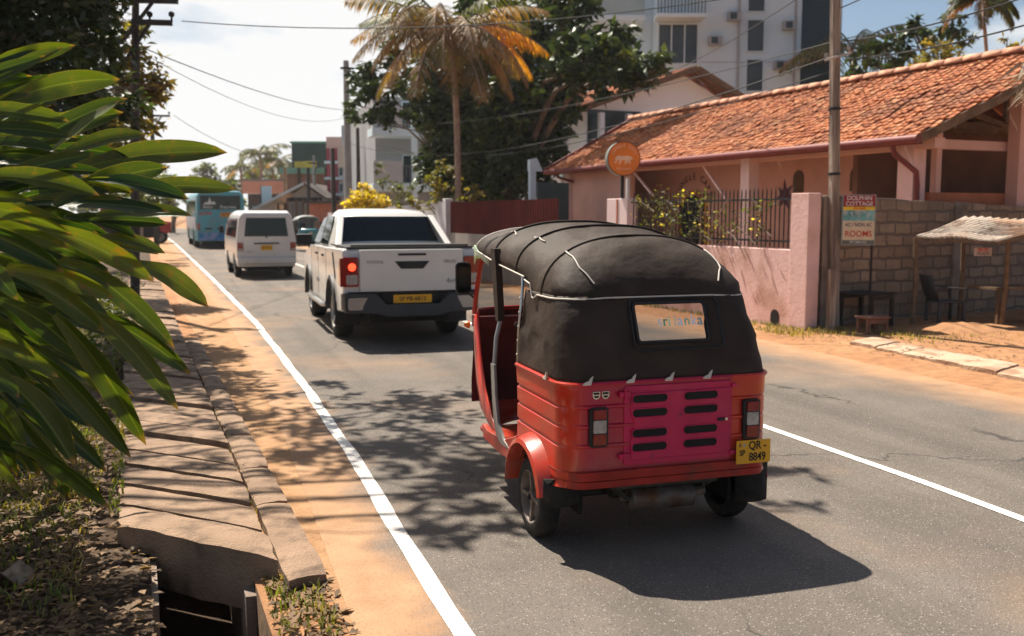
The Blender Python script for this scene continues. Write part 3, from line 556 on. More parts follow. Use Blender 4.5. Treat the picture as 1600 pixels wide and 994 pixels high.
def make_rickshaw(loc, rz, label, paint, hatchpaint, canvas, hero=True, plate=('SP', 'QR -', '8849'), group='three wheelers'):
    T = thing('auto_rickshaw', label, 'auto rickshaw', loc, rz, group)
    # --- tub
    prof = [(.37, -.012), (.385, 0), (.50, .004), (.575, .006), (.582, .016), (.592, .016), (.599, .006), (.675, .006), (.682, .016), (.692, .016), (.699, .006), (.775, .004), (.782, .014), (.792, .014), (.799, .004), (.86, 0), (.895, 0), (.90, -.004)]
    zs = sorted(set([p[0] for p in prof]+[.40, .43, .46, .53, .56])); off = [float(np.interp(z, [p[0] for p in prof], [p[1] for p in prof])) for z in zs]
    base = uoutline(.605, 0, .13, .74); cxm, cym = 0, .6
    def offs(pts, d):
        o_ = []
        for i, p in enumerate(pts):
            a = pts[max(0, i-1)]; b_ = pts[min(len(pts)-1, i+1)]; t = Vector((b_[0]-a[0], b_[1]-a[1])).normalized(); o_.append((p[0]-t.y*-d if False else p[0]+(-t.y)*(-d)*-1, p[1]+t.x*(-d)))
        return o_
    P = [[(x, y, z) for x, y in offs(base, d)] for z, d in zip(zs, off)]
    def in_arch(i, j):
        x, y, _ = P[i][j]; z = (zs[i]+zs[i+1])/2; return abs(x) > .5 and (y-.44)**2+(z-.23)**2 < .285**2
    mb = MB(); mb.grid(P, in_arch); body = mb.build('body', paint, T, True, 28)
    inn = MB(); inn.grid([[(x*.955, y*.9+.03, z) for x, y in base] for z in (.37, .62, .90)], lambda i, j: in_arch(min(i*8, len(zs)-2), j)); inn.build('inner_panel', m_dark, body, True)
    lip = MB(); lip.tube([(x, y, .902) for x, y in base], .012, 6); lip.build('upper_rim', paint, body, True)
    # sills, floor and front step
    s = MB()
    for sg in (-1, 1):
        s.prism([(.70, .34), (.70, .50), (.95, .42), (1.3, .40), (1.42, .42), (1.38, .33), (1.0, .31)], 'x', sg*.60-.02, sg*.60+.02)
    s.box(-.58, .58, .55, 1.6, .33, .36); s.build('sill', paint, body, bevel=.008)
    if hero:
        # silver door strap with its broad foot
        st = MB(); st.loft([[(-.615+dx, y+dy*w_, z) for dx, dy in ((-.008, -1), (.008, -1), (.008, 1), (-.008, 1))] for y, w_, z in [(.90, .10, .385), (1.02, .07, .42), (1.10, .045, .50), (1.14, .036, .65), (1.16, .034, .78), (1.17, .032, .84)]])
        st.tube([(-.61, 1.17, .82), (-.59, 1.19, 1.0), (-.55, 1.21, 1.14)], .014, 8); st.build('door_strap', mat('dull_silver_paint', (.32, .31, .30), .4, .15, 12, metal=.5), T, True, 40)
        bs = MB(); bs.loft([[(-.56+dx*.02, y+dy*.05*w_, z) for dx, dy in ((-1, -1), (1, -1), (1, 1), (-1, 1))] for y, z, w_ in ((1.21, 1.10, .5), (1.23, 1.2, .8), (1.27, 1.4, .9), (1.30, 1.54, .8))]); bs.build('canvas_post', canvas, T, True)
        fr = MB(); fr.tube([(-.60, .74, .90), (-.592, .74, 1.1), (-.575, .73, 1.3), (-.56, .76, 1.4)], .009, 8)
        for z in (.96, 1.04, 1.12, 1.2, 1.28): fr.lathe([(-.004, .003), (0, .006), (.003, .003)], (-.610+(z-.9)*.06, .735, z), 'x', 8)
        fr.build('door_frame', m_chrome, T, True)
    # wheel arches
    for sg in (-1, 1):
        A = MB(); rings = []
        for i in range(17):
            a = R(2+i*166/16); cy, cz = .44, .235; flat = 1.0
            ca, sa = math.cos(a), math.sin(a)
            rings.append([(sg*(.585), cy+ca*.335, cz+sa*.335), (sg*.63, cy+ca*.325, cz+sa*.325), (sg*.675, cy+ca*.305, cz+sa*.305), (sg*.682, cy+ca*.28, cz+sa*.28), (sg*.66, cy+ca*.275, cz+sa*.275), (sg*.50, cy+ca*.29, cz+sa*.29)])
        A.loft(rings, True, True); ar = A.build('wheel_arch', paint, T, True, 35)
        Wl = MB(); Wl.prism([(.44+math.cos(R(a))*.285, .235+math.sin(R(a))*.285) for a in range(-10, 191, 10)], 'x', sg*.43, sg*.45); Wl.build('wheel_well', m_dark, ar)
        W = wheel(T, sg*.575, .44, .215, .215, .115, sg, mat('painted_steel_rim', (.16, .13, .11), .5, .4, 10, metal=.3), 4, .66)
        mf = MB(); mf.grid([[(sg*(.46+.20*k/4), .13-.03*math.sin(k/4*3.1), .40-(.075 if sg > 0 else .05)*j) for k in range(5)] for j in range(4)]); mf.build('mud_flap', m_rubber, T, True, solid=.008)
    # bumper, hatch, lights, plate
    bm_ = MB()
    for z0, z1, o_ in ((.37, .405, .022), (.405, .412, .012), (.412, .455, .028)):
        out_ = offs(uoutline(.61, 0, .13, .22), o_); inn_ = offs(uoutline(.61, 0, .13, .22), .004); n = len(out_)
        bm_.loft([[(x, y, z0) for x, y in out_], [(x, y, z1) for x, y in out_], [(x, y, z1) for x, y in inn_]], False, False)
        bm_.loft([[(x, y, z0) for x, y in out_], [(x, y, z0) for x, y in inn_]], False, False)
    bp_ = mat('dull_red_bumper', tuple(c*.8 for c in (.36, .02, .012)), .5, .3, 9, col2=(.10, .03, .02), c2s=6, c2w=(.58, .7)) if hero else paint
    bm_.build('bumper', bp_, T, True, 30)
    hb = MB(); x0, x1, z0, z1 = -.275, .345, .472, .885
    hb.prism([(x, z) for x, z in flat_glass(x0, x1, 0, z0, z1, .02)], 'y', -.012, .002)
    hb.prism([(x0+.035, z0+.03), (x1-.02, z0+.03), (x1-.02, z1-.035), (x0+.035, z1-.035), (x0+.035, .74), (x0+.055, .70), (x0+.055, .64), (x0+.035, .60)], 'y', -.020, -.010)
    h = hb.build('engine_hatch', hatchpaint, T, bevel=.004)
    if hero:
        sl_ = MB(); rmb = MB()
        for cx in (-.135, .155):
            for cz in (.818, .745, .640, .567):
                pp = flat_glass(cx-.10, cx+.10, 0, cz-.023, cz+.023, .022); sl_.prism(pp, 'y', -.0225, -.0195); rmb.tube([(x, -.022, z) for x, z in pp+[pp[0]]], .0035, 6)
        sl_.build('louvre', m_dark, h); rmb.build('louvre_lip', hatchpaint, h, True)
        hg = MB()
        for z in (.845, .525): hg.box(x0-.03, x0+.03, -.028, -.012, z-.014, z+.014); hg.tube([(x0-.002, -.03, z-.022), (x0-.002, -.03, z+.022)], .006, 8)
        for z in (.86, .50): hg.box(x1-.01, x1+.02, -.024, -.010, z-.010, z+.010)
        hg.build('hinge', hatchpaint, h, bevel=.002)
        lk = MB(); lk.lathe([(-.034, .001), (-.034, .008), (-.018, .010)], (x1-.045, 0, .685), 'y', 12); lk.build('lock', m_chrome, h, True); lk = MB(); lk.box(x1-.09, x1-.056, -.03, -.018, .675, .692); lk.build('catch', m_black, h, bevel=.003)
        # emblem badges
        for cx in (-.425, -.375):
            b_ = MB(); pg = [(cx-.020, .865), (cx+.020, .865), (cx+.021, .842), (cx+.012, .828), (cx, .824), (cx-.012, .828), (cx-.021, .842)]; b_.prism(pg, 'y', -.007, .0); b_.build('badge', m_chrome, T, bevel=.001)
            b_ = MB(); b_.box(cx-.015, cx+.015, -.0095, -.0065, .850, .861); b_.prism([(cx-.014, .844), (cx+.014, .844), (cx+.006, .833), (cx-.006, .833)], 'y', -.0095, -.0065); b_.build('badge_mark', m_ink, T)
    for cx, z0, z1, wd in ((-.418, .583, .788, .050), (.455, .565, .780, .050)):
        L_ = MB(); L_.prism(flat_glass(cx-wd, cx+wd, 0, z0, z1, .018), 'y', -.03, .01); tl = L_.build('tail_light', m_black, T, bevel=.004)
        hgt = z1-z0
        for nm, a, b_, mm in (('red_lens', .70, .95, m_tailred), ('clear_lens', .36, .69, m_lens), ('red_lens', .06, .35, mat('amber_red_lens', (.22, .02, .008), .15, .3, 25, coat=.4))):
            q = MB(); q.prism(flat_glass(cx-wd*.66, cx+wd*.74, 0, z0+hgt*a, z0+hgt*b_, .008), 'y', -.040, -.028); q.build(nm, mm, tl, bevel=.004)
    if hero:
        pb = MB(); pb.prism(flat_glass(.362, .566, 0, .437, .562, .006), 'y', -.0385, -.034); pt = pb.build('number_plate', m_yplate, T)
        pk = MB(); pk.box(.43, .50, -.036, .01, .47, .53); pk.build('plate_bracket', m_dark, pt)
        rt = (math.pi/2, 0, 0); text('plate_writing', plate[0], .042, (.396, -.040, .495), rt, m_ink, pt, .0012, sx=.8); text('plate_writing', plate[1], .062, (.487, -.040, .532), rt, m_ink, pt, .0012, sx=.85); text('plate_writing', plate[2], .062, (.487, -.040, .470), rt, m_ink, pt, .0012, sx=.82)
        sq = MB(); sq.box(.400, .416, -.0400, -.038, .530, .545); sq.build('plate_emblem', m_lens, pt); sq = MB(); sq.box(.376, .390, -.0400, -.038, .528, .548); sq.build('plate_emblem', mat('plate_brown', (.3, .16, .03)), pt)
    # --- lower canvas with the rear window
    wz = [.905, .93, .97, 1.02, 1.075, 1.10, 1.15, 1.21, 1.265, 1.285, 1.305, 1.33]
    WX0, WX1, WZ0, WZ1 = -.165, .235, 1.10, 1.285
    P2 = []; nb = None
    for z in wz:
        t = (z-.905)/(1.33-.905); w_ = .602-.047*t-.0*t; yr = .005+.155*t+.015*math.sin(math.pi*t)*-1; rc = .14+.03*t
        zz = uoutline(w_, yr, rc, .73)
        P2.append([(x, y, z) for x, y in zz])
    # equal count is guaranteed only for the same sizes: resample every ring evenly
    def resample(pts, xs_keep, n1=22, nc=10):
        w_ = max(p[0] for p in pts); z = pts[0][2]; yr = min(p[1] for p in pts); yf = max(p[1] for p in pts); rc = next(0-(p[0]+0) for p in pts if abs(p[1]-yr) < 1e-6); rc = w_-rc
        L = [(-w_, yf+(yr+rc-yf)*i/n1) for i in range(n1)]+[(-w_+rc-rc*math.cos(math.pi/2*i/nc), yr+rc-rc*math.sin(math.pi/2*i/nc)) for i in range(nc+1)]
        M_ = [(x, yr) for x in xs_keep]; Rr = [(-x, y) for x, y in reversed(L)]
        return [(x, y, z) for x, y in L+M_+Rr]
    keep = [-.36, -.30, -.24, WX0, -.10, -.03, .035, .10, .17, WX1, .29, .34]
    P2 = [resample(r_, keep) for r_ in P2]
    rw = random.Random(3)
    def wrinkle(x, y, z):
        s_ = math.sin(y*9+z*14+x*3)*.5+math.sin(z*31-y*23)*.3+math.sin(x*17+z*9)*.3
        rear = max(0, 1-y/.15); amp = .018*(1-rear*.75)*math.sin(math.pi*min(1, max(0, (z-.9)/.43)))
        return (.3-abs(s_)*1.2)*amp+.010*math.sin(math.pi*min(1, max(0, (z-.9)/.43)))*(1-rear)
    P3 = [[(x*(1+wrinkle(x, y, z)/.6), y-wrinkle(x, y, z)*(.6 if y < .3 else 0), z-(.012*math.sin(i_*.23) if z < .91 and y > .2 else 0)) for i_, (x, y, z) in enumerate(r_)] for r_ in P2]
    iw0 = 23+10+keep.index(WX0); iw1 = 23+10+keep.index(WX1); jz0 = wz.index(WZ0); jz1 = wz.index(WZ1)
    cb = MB(); cb.grid(P3, lambda i, j: iw0 <= j < iw1 and jz0 <= i < jz1)
    cv = cb.build('canvas_side', canvas, T, True, 180, solid=.006)
    def rear_y(z): t = (z-.905)/.425; return .005+.155*t-.015*math.sin(math.pi*t)
    def ring_on_rear(x0_, x1_, z0_, z1_, rc, d): return [(x, rear_y(z)-d, z) for x, z in flat_glass(x0_, x1_, 0, z0_, z1_, rc, 6)]
    fr = MB(); p_ = ring_on_rear(WX0-.004, WX1+.004, WZ0-.004, WZ1+.004, .02, .008); fr.tube(p_+[p_[0]], .008, 8)
    p_ = ring_on_rear(WX0-.025, WX1+.085, WZ0-.045, WZ1+.028, .035, .006); fr.tube(p_+[p_[0]], .006, 8)
    wf = fr.build('window_frame', m_black, T, True)
    gl = bpy.data.materials.get('clear_plastic_window')
    if not gl:
        gl = bpy.data.materials.new('clear_plastic_window'); gl.use_nodes = True; n_ = gl.node_tree; n_.nodes.clear(); o_ = n_.nodes.new('ShaderNodeOutputMaterial'); tr_ = n_.nodes.new('ShaderNodeBsdfTransparent'); tr_.inputs[0].default_value = (.47, .46, .45, 1); g_ = n_.nodes.new('ShaderNodeBsdfGlossy'); g_.inputs[1].default_value = .1; mx_ = n_.nodes.new('ShaderNodeMixShader'); mx_.inputs[0].default_value = .05
        n_.links.new(tr_.outputs[0], mx_.inputs[1]); n_.links.new(g_.outputs[0], mx_.inputs[2]); n_.links.new(mx_.outputs[0], o_.inputs[0])
    gq = MB(); gq.grid([[(WX0+(WX1-WX0)*k/4, rear_y(z)-.002, z) for k in range(5)] for z in (WZ0, WZ0+.06, WZ0+.12, WZ1)]); gq.build('pane', gl, wf, True)
    if hero:
        tt = math.atan2(rear_y(WZ1)-rear_y(WZ0), WZ1-WZ0); cols_ = [(.95, .92, .85), (.15, .4, .25), (.6, .9, .65), None, (.95, .85, .62), (.7, .8, .95), (.35, .6, .45), (.85, .88, 1.), (.15, .4, .5)]
        mcol = [mat('sticker_colour_%d' % i, c, .5, .05) if c else None for i, c in enumerate(cols_)]
        word = 'sri lanka'; xs_ = [-.068, -.038, -.014, 0, .020, .048, .088, .128, .164]
        for ch, x_, m_ in zip(word, xs_, mcol):
            if m_: z_ = 1.196; text('window_writing', ch, .078, (x_+.035, rear_y(z_)-.009, z_), (math.pi/2+tt*-1, 0, 0), m_, wf, .0006, sx=.95)
        # pressed clips along the hem
        for x_, y_ in ((-.47, 0), (-.235, 0), (-.02, 0), (.20, 0), (-.605, .22)):
            c_ = MB(); yy = -.012 if y_ == 0 else y_
            q_ = [(-.030, 0), (.014, 0), (.018, .014), (.026, .046), (.012, .036), (.002, .020), (-.010, .018), (-.030, .006)]
            if y_ == 0: c_.prism([(x_+a, .900+b_) for a, b_ in q_], 'y', -.012, -.003)
            else: c_.prism([(y_+a*-1, .900+b_) for a, b_ in q_], 'x', -.622, -.612)
            c_.build('hem_clip', m_pipe, T, bevel=.0015)
    # --- upper canopy
    def arch(y, n=28):
        yr = .16
        rc = .17; a_ = .555
        if y < yr+rc: a_ = .555-rc+math.sqrt(max(0, rc*rc-(yr+rc-y)**2))
        a_ -= .05*max(0, (y-1.3)/.65); zb = float(np.interp(y, [.15, .5, .60, .74, 1.85], [1.325, 1.30, 1.29, 1.40, 1.50])); top = float(np.interp(y, [.15, .6, 1.0, 1.5, 1.95], [1.60, 1.652, 1.695, 1.708, 1.668]))
        t = min(1, max(0, (y-.155)/.34)); h = (top-zb)*(1-(1-t)**1.9)**(1/1.45)
        hoops = (.46, .90, 1.38, 1.94); dmin = min(abs(y-h_) for h_ in hoops); sag = .034*min(1, dmin/.2)**.7 if y > .46 else 0
        pts = []
        for i in range(n+1):
            ph = math.pi*i/n; c, s_ = math.cos(ph), math.sin(ph); ex = .84
            x = -a_*(abs(c)**ex)*(1 if c > 0 else -1); z = zb+h*(abs(s_)**.88)-sag*abs(s_)
            if 0 < i < n:
                env = min(1, dmin/.07)*(1 if y > .2 else 0)*min(1, i/3)*min(1, (n-i)/3); fo = math.sin(ph*15+y*19+2*math.sin(y*7))*.5+math.sin(ph*24-y*27+1.3)*.32+math.sin(ph*6+y*33)*.3; fo = .35-abs(fo)*1.1+fo*.25; z += .020*fo*env*(.4+.6*abs(s_)); x += .024*fo*env*(-1 if c > 0 else 1)*abs(c)*-1
            pts.append((x, y, z))
        return pts
    ys = [.155, .158, .166, .18, .20, .225, .26, .30, .34, .38, .42, .45, .46, .47, .5, .55, .6, .66, .72, .79, .85, .88, .90, .92, .96, 1.02, 1.1, 1.18, 1.26, 1.33, 1.37, 1.38, 1.39, 1.43, 1.5, 1.6, 1.7, 1.8, 1.88, 1.93, 1.95]
    cp = MB(); cp.grid([arch(y) for y in ys]); cp_o = cp.build('canopy', canvas, T, True, 180, solid=.006)
    hp = MB()
    for hy in (.46, .90, 1.38):
        hp.tube([(x*1.003, y, z+.004) for x, y, z in arch(hy)], .006, 8)
    hp.build('canopy_hoop', canvas, T, True)
    pp = MB()
    sm_ = [(-.566, .72, 1.385), (-.574, .60, 1.37), (-.576, .56, 1.30), (-.574, .54, 1.295)]+[(p[0]*1.012, p[1]-.004, 1.315) for p in [arch(y)[0] for y in (.52, .46, .4, .33, .28, .24, .2, .18, .165)]]+[(x, .150, 1.322) for x in (-.3, -.15, 0, .15, .3)]+[(p[0]*-1.012, p[1]-.004, 1.315) for p in [arch(y)[0] for y in (.165, .18, .2, .24, .28, .33, .5, .8)]]
    pp.tube(sm_, .0045, 6)
    pp.tube([(p[0]*1.01, p[1], p[2]) for p in [arch(y)[0] for y in (.74, .95, 1.2, 1.5, 1.8, 1.95)]], .005, 6)
    hem = [(p[0], p[1]+.004, p[2]) for p in arch(1.95)]; pp.tube(hem, .005, 6)
    for fi, segs in ((7, [(.19, .46), (.80, .98), (1.30, 1.45)]), (21, [(.19, .46), (1.15, 1.3)])):
        for a, b_ in segs:
            pp.tube([(p[0]*1.004, p[1], p[2]+.006) for p in [arch(a+(b_-a)*k/6)[fi] for k in range(7)]], .0042, 6)
    pp.build('piping', m_pipe, T, True)
    # --- front: shell, windscreen, visor, mirrors
    fs = MB(); rings = []
    for z, w_, yb, yf in ((.34, .55, 1.12, 1.85), (.38, .555, 1.25, 2.05), (.45, .55, 1.45, 2.25), (.60, .53, 1.66, 2.38), (.80, .51, 1.84, 2.43), (1.0, .49, 1.97, 2.42), (1.08, .48, 2.0, 2.36)):
        rings.append([(-w_+.0, yb, z)]+[(-w_*math.cos(math.pi*i/18)**1 if True else 0, yb+(yf-yb)*math.sin(math.pi*i/18)**.7, z) for i in range(1, 18)]+[(w_, yb, z)])
    fs.loft(rings, False, False); fsh = fs.build('front_shell', paint, T, True, 50, solid=.012)
    ip = MB(); ip.loft([[(x*.97, min(y, 2.02+.1) if False else yb_+.03, z) for x, y, z in r_] for r_, yb_ in ((rings[2], 1.95), (rings[3], 2.02), (rings[5], 2.06), (rings[6], 2.05))], False, False); ip.box(-.48, .48, 1.98, 2.16, .96, 1.04); ip.build('dashboard', mat('dark_red_inner_paint', (.10, .012, .010), .5, .3, 6), T, True, 30)
    wsf = MB()
    for sg in (-1, 1):
        wsf.tube([(sg*.50, 2.02, 1.06), (sg*.485, 2.02, 1.2), (sg*.46, 1.99, 1.4), (sg*.42, 1.94, 1.56)], .018, 8)
    wsf.tube([(-.42, 1.94, 1.56), (0, 1.98, 1.60), (.42, 1.94, 1.56)], .018, 8); wsf.tube([(0, 2.12, 1.07), (0, 1.99, 1.6)], .010, 6)
    wsf.build('windscreen_frame', paint, T, True)
    wg = MB(); wg.grid([[(x, 2.02+.1*(1-(x/.5)**2)*(1-t)+.0-.06*t, 1.08+.48*t) for x in (-.47, -.3, -.1, .1, .3, .47)] for t in (0, .5, 1)]); wg.build('windscreen', gl, T, True)
    vz = MB()
    if hero: vz.grid([[(x*(.46-.0*t), 1.93+.17*t, 1.645-.35*(abs(x)**3)*.35-.10*t**1.5-.03*math.sin(x*7)*t) for x in np.linspace(-1, 1, 17)] for t in np.linspace(0, 1, 6)])
    if hero: vz.build('plastic_visor', m_plastic_clear, T, True, 180, solid=.004)
    if hero:
        rl = MB(); rl.grid([[(-.50-.02*math.sin(u*3.1), 1.66+.36*u, 1.53-.085*v-.03*math.sin(u*5+v*2)-.02*u) for u in np.linspace(0, 1, 9)] for v in np.linspace(0, 1, 5)]); rl.build('plastic_curtain', m_plastic_clear, T, True, 180, solid=.006)
    for sg in (-1, 1):
        a = MB(); a.tube([(sg*.49, 2.02, 1.16), (sg*.55, 2.04, 1.22), (sg*.565, 2.05, 1.30)], .007, 6); mr = a.build('mirror', m_black_metal, T, True)
        if sg < 0: a = MB(); a.prism(flat_glass(-.625, -.515, 0, 1.20, 1.42, .03), 'y', 2.035, 2.065); a.build('mirror_housing', m_black, mr, bevel=.006); a = MB(); a.prism(flat_glass(-.614, -.526, 0, 1.212, 1.408, .024), 'y', 2.030, 2.0345); a.build('mirror_glass', m_glass, mr)
        else: a = MB(); a.prism(flat_glass(.515, .625, 0, 1.20, 1.42, .03), 'y', 2.035, 2.065); a.build('mirror_housing', m_black, mr, bevel=.006)
        a = MB(); a.lathe([(-.02, .012), (0, .024), (.015, .026), (.02, .01)], (sg*.535, 2.08, .98), 'x', 12); a.build('indicator', m_orange, T, True)
    # headlight, front wheel
    a = MB(); a.lathe([(0, .07), (.03, .075), (.05, .06), (.055, .001)], (0, 2.43, .86), 'y', 18); a.build('headlight', m_lens, T, True)
    wheel(T, 0, 2.22, .205, .205, .10, -1, m_alloy, 4, .6)
    a = MB(); a.loft([[(x, 2.22+math.cos(R(t))*.235, .205+math.sin(R(t))*.235) for x in (-.07, .07)] for t in range(10, 171, 16)], False, False); a.build('front_mudguard', paint, T, True, solid=.006)
    # under the tub
    e = MB(); e.lathe([(-.20, .02), (-.19, .062), (.17, .066), (.18, .02)], (.03, .16, .24), 'x', 18); e.tube([(.2, .16, .24), (.27, .17, .25), (.29, .22, .27)], .03, 10); e.tube([(-.17, .14, .25), (-.22, .12, .26), (-.235, .13, .30), (-.20, .16, .33)], .014, 8); e.build('exhaust', mat('rusty_exhaust', (.14, .115, .10), .6, .35, 14, metal=.5, col2=(.13, .06, .03), c2s=8), T, True)
    e = MB(); e.box(-.22, .22, .25, .65, .22, .40); e.bar((-.33, .08, .37), (-.20, .12, .26), .06, .02); e.bar((.34, .08, .37), (.27, .12, .30), .06, .02); e.tube([(-.5, .44, .215), (.5, .44, .215)], .028, 8); e.box(-.3, .3, .04, .1, .33, .365); e.build('engine', mat('oily_engine', (.05, .047, .042), .6, .4, 12, metal=.4), T, bevel=.01)
    # seats and handlebar
    e = MB(); e.box(-.50, .50, .34, .80, .55, .66); e.box(-.50, .50, .22, .34, .60, 1.02); e.build('rear_seat', m_black, T, bevel=.03)
    e = MB(); e.box(-.24, .24, 1.12, 1.45, .52, .62); e.box(-.22, .22, 1.06, 1.12, .6, .86); e.box(-.2, .2, 1.1, 1.45, .36, .52); e.build('driver_seat', m_black, T, bevel=.02)
    e = MB(); e.tube([(-.27, 1.78, 1.0), (-.12, 1.84, .98), (0, 1.88, .97), (.12, 1.84, .98), (.27, 1.78, 1.0)], .014, 8); e.tube([(0, 1.88, .97), (0, 2.1, .5)], .03, 8); e.build('handlebar', m_black_metal, T, True)
    return T
p_red = mat('orange_red_paint', (.52, .024, .006), .32, .16, 4, coat=.5, col2=(.42, .032, .012), c2s=5, c2w=(.5, .7))
# the rear wall is a pinker red on its left half
n = p_red.node_tree; q = NB(n); b = n.nodes['Principled BSDF']; src = b.inputs['Base Color'].links[0].from_socket
tc = n.nodes.new('ShaderNodeTexCoord'); sx = n.nodes.new('ShaderNodeSeparateXYZ'); n.links.new(tc.outputs['Object'], sx.inputs[0])
mk = q.math('MULTIPLY', q.rng(sx.outputs[1], .02, .14, 1, 0), q.math('MULTIPLY', q.rng(sx.outputs[0], -.55, -.46), q.rng(sx.outputs[0], .345, .35, 1, 0)))
q.lk(q.mix(mk, src, (.40, .002, .034)), b.inputs['Base Color'])
def add_dust(m, z0, z1, amt, col=(.24, .16, .10), scale=5):
    n = m.node_tree; q = NB(n); b = n.nodes['Principled BSDF']; src = b.inputs['Base Color'].links[0].from_socket; tc = n.nodes.new('ShaderNodeTexCoord'); sx = n.nodes.new('ShaderNodeSeparateXYZ'); n.links.new(tc.outputs['Object'], sx.inputs[0])
    k = q.math('MULTIPLY', q.rng(sx.outputs[2], z0, z1, 1, 0), q.rng(q.noise(tc.outputs['Object'], scale, 7, .7), .35, .68)); q.lk(q.mix(q.math('MULTIPLY', k, amt), src, col), b.inputs['Base Color'])
    s_ = q.rng(q.noise(q.mapping(tc.outputs['Object'], (3, 3, 40)), 2.2, 5, .75), .63, .72); s2 = b.inputs['Base Color'].links[0].from_socket; q.lk(q.mix(q.math('MULTIPLY', s_, .35), s2, tuple(c*.35 for c in col)), b.inputs['Base Color'])
add_dust(p_red, .35, .75, .55)
add_dust(p_mag_late, .4, .7, .3) if False else None
add_dust(m_white, .35, 1.0, .5, (.30, .24, .18), 3)
p_mag = mat('magenta_hatch_paint', (.48, .003, .065), .42, .15, 6, coat=.25, col2=(.25, .01, .06), c2s=12, c2w=(.6, .75))
TUK = (2.27, 4.40, 0)
tuk = make_rickshaw(TUK, 0, 'red three wheeler with a black canvas hood driving away in the foreground', p_red, p_mag, m_canvas)
# ------------------------------------------------------------------ person builder (skin modifier)
def person(name, label, loc, rz, joints, edges, radii, mats, classify, cat='person'):
    me = bpy.data.meshes.new(name); me.from_pydata([joints[k] for k in joints], [(list(joints).index(a), list(joints).index(b_)) for a, b_ in edges], [])
    o = bpy.data.objects.new('tmp', me); COL.objects.link(o); sk = o.modifiers.new('skin', 'SKIN'); o.modifiers.new('sub', 'SUBSURF').levels = 2
    for i, k in enumerate(joints):
        r_ = radii[k]; me.skin_vertices[0].data[i].radius = r_ if isinstance(r_, tuple) else (r_, r_)
    me.skin_vertices[0].data[0].use_root = True; bpy.context.view_layer.update()
    m2 = bpy.data.meshes.new_from_object(o.evaluated_get(bpy.context.evaluated_depsgraph_get())); bpy.data.objects.remove(o)
    for m_ in mats: m2.materials.append(m_)
    m2.polygons.foreach_set('use_smooth', [True]*len(m2.polygons)); m2.polygons.foreach_set('material_index', [classify(p.center) for p in m2.polygons])
    p = bpy.data.objects.new(name, m2); COL.objects.link(p); p.location = loc; p.rotation_euler.z = rz
    tag(p, label, cat); return p
m_skin = mat('brown_skin', (.22, .11, .07), .5, .1, 10); m_shirt = mat('pink_shirt', (.55, .03, .10), .8, .15, 8); m_trous = mat('dark_trousers', (.03, .03, .04), .85, .2, 8); m_hair = mat('black_hair', (.012, .01, .009), .5, .3, 40)
J = {'pelvis': (0, .02, .10), 'waist': (0, .0, .22), 'chest': (0, .05, .40), 'neck': (0, .08, .56), 'neck2': (0, .10, .61), 'head': (0, .12, .70), 'top': (0, .115, .78)}
Rr = {'pelvis': (.15, .11), 'waist': (.13, .095), 'chest': (.155, .105), 'neck': .06, 'neck2': .05, 'head': (.078, .095), 'top': (.062, .075)}
E_ = [('pelvis', 'waist'), ('waist', 'chest'), ('chest', 'neck'), ('neck', 'neck2'), ('neck2', 'head'), ('head', 'top')]
for sg, nm in ((-1, 'l'), (1, 'r')):
    J.update({nm+'sh': (sg*.18, .06, .50), nm+'el': (sg*.25, .22, .31), nm+'wr': (sg*.245, .43, .42), nm+'pa': (sg*.235, .50, .44), nm+'hip': (sg*.09, .05, .08), nm+'kn': (sg*.14, .42, .10), nm+'an': (sg*.13, .48, -.19), nm+'to': (sg*.13, .60, -.23)})
    Rr.update({nm+'sh': .062, nm+'el': .045, nm+'wr': .030, nm+'pa': (.036, .022), nm+'hip': .085, nm+'kn': .062, nm+'an': .04, nm+'to': (.035, .025)})
    E_ += [('chest', nm+'sh'), (nm+'sh', nm+'el'), (nm+'el', nm+'wr'), (nm+'wr', nm+'pa'), ('pelvis', nm+'hip'), (nm+'hip', nm+'kn'), (nm+'kn', nm+'an'), (nm+'an', nm+'to')]
    for k in range(4):
        dx = (k-1.5)*.018; L_ = (.05, .058, .055, .044)[k]
        J.update({nm+'f%da' % k: (sg*.235+dx, .53, .455), nm+'f%db' % k: (sg*.235+dx, .53+L_*.6, .452), nm+'f%dc' % k: (sg*.235+dx, .53+L_*.7, .425)}); Rr.update({nm+'f%da' % k: .009, nm+'f%db' % k: .008, nm+'f%dc' % k: .007}); E_ += [(nm+'pa', nm+'f%da' % k), (nm+'f%da' % k, nm+'f%db' % k), (nm+'f%db' % k, nm+'f%dc' % k)]
    J.update({nm+'t1': (sg*.20, .50, .43), nm+'t2': (sg*.195, .535, .415)}); Rr.update({nm+'t1': .011, nm+'t2': .009}); E_ += [(nm+'pa', nm+'t1'), (nm+'t1', nm+'t2')]
def cls(c):
    if c.z > .57: return 0 if (c.y > .13 and c.z < .745) or c.z < .62 else 3
    if c.y > .30 and c.z > .30: return 0
    if c.z > .13 or (c.y < .12 and c.z > .13): return 1
    return 2
J = {k: (a, b_, c-.06) for k, (a, b_, c) in J.items()}
dr = person('person', 'driver in a pink shirt seated at the handlebar of the red three wheeler', (TUK[0], TUK[1]+1.27, .62), 0, J, E_, Rr, [m_skin, m_shirt, m_trous, m_hair], lambda c: cls(Vector((c.x, c.y, c.z+.06))))
fc = MB(); fc.tube([(0, .215, .655), (0, .232, .63), (0, .218, .625)], [.008, .014, .01], 8); fc.build('nose', m_skin, dr, True)
for sg in (-1, 1):
    a = MB(); a.lathe([(-.004, .003), (0, .010), (.004, .003)], (sg*.03, .205, .665), 'y', 10); a.build('eye', mat('eye_dark', (.02, .015, .012), .2), dr, True)
    a = MB(); a.lathe([(-.008, .006), (0, .022), (.008, .012)], (sg*.082, .115, .65), 'x', 10); a.build('ear', m_skin, dr, True)
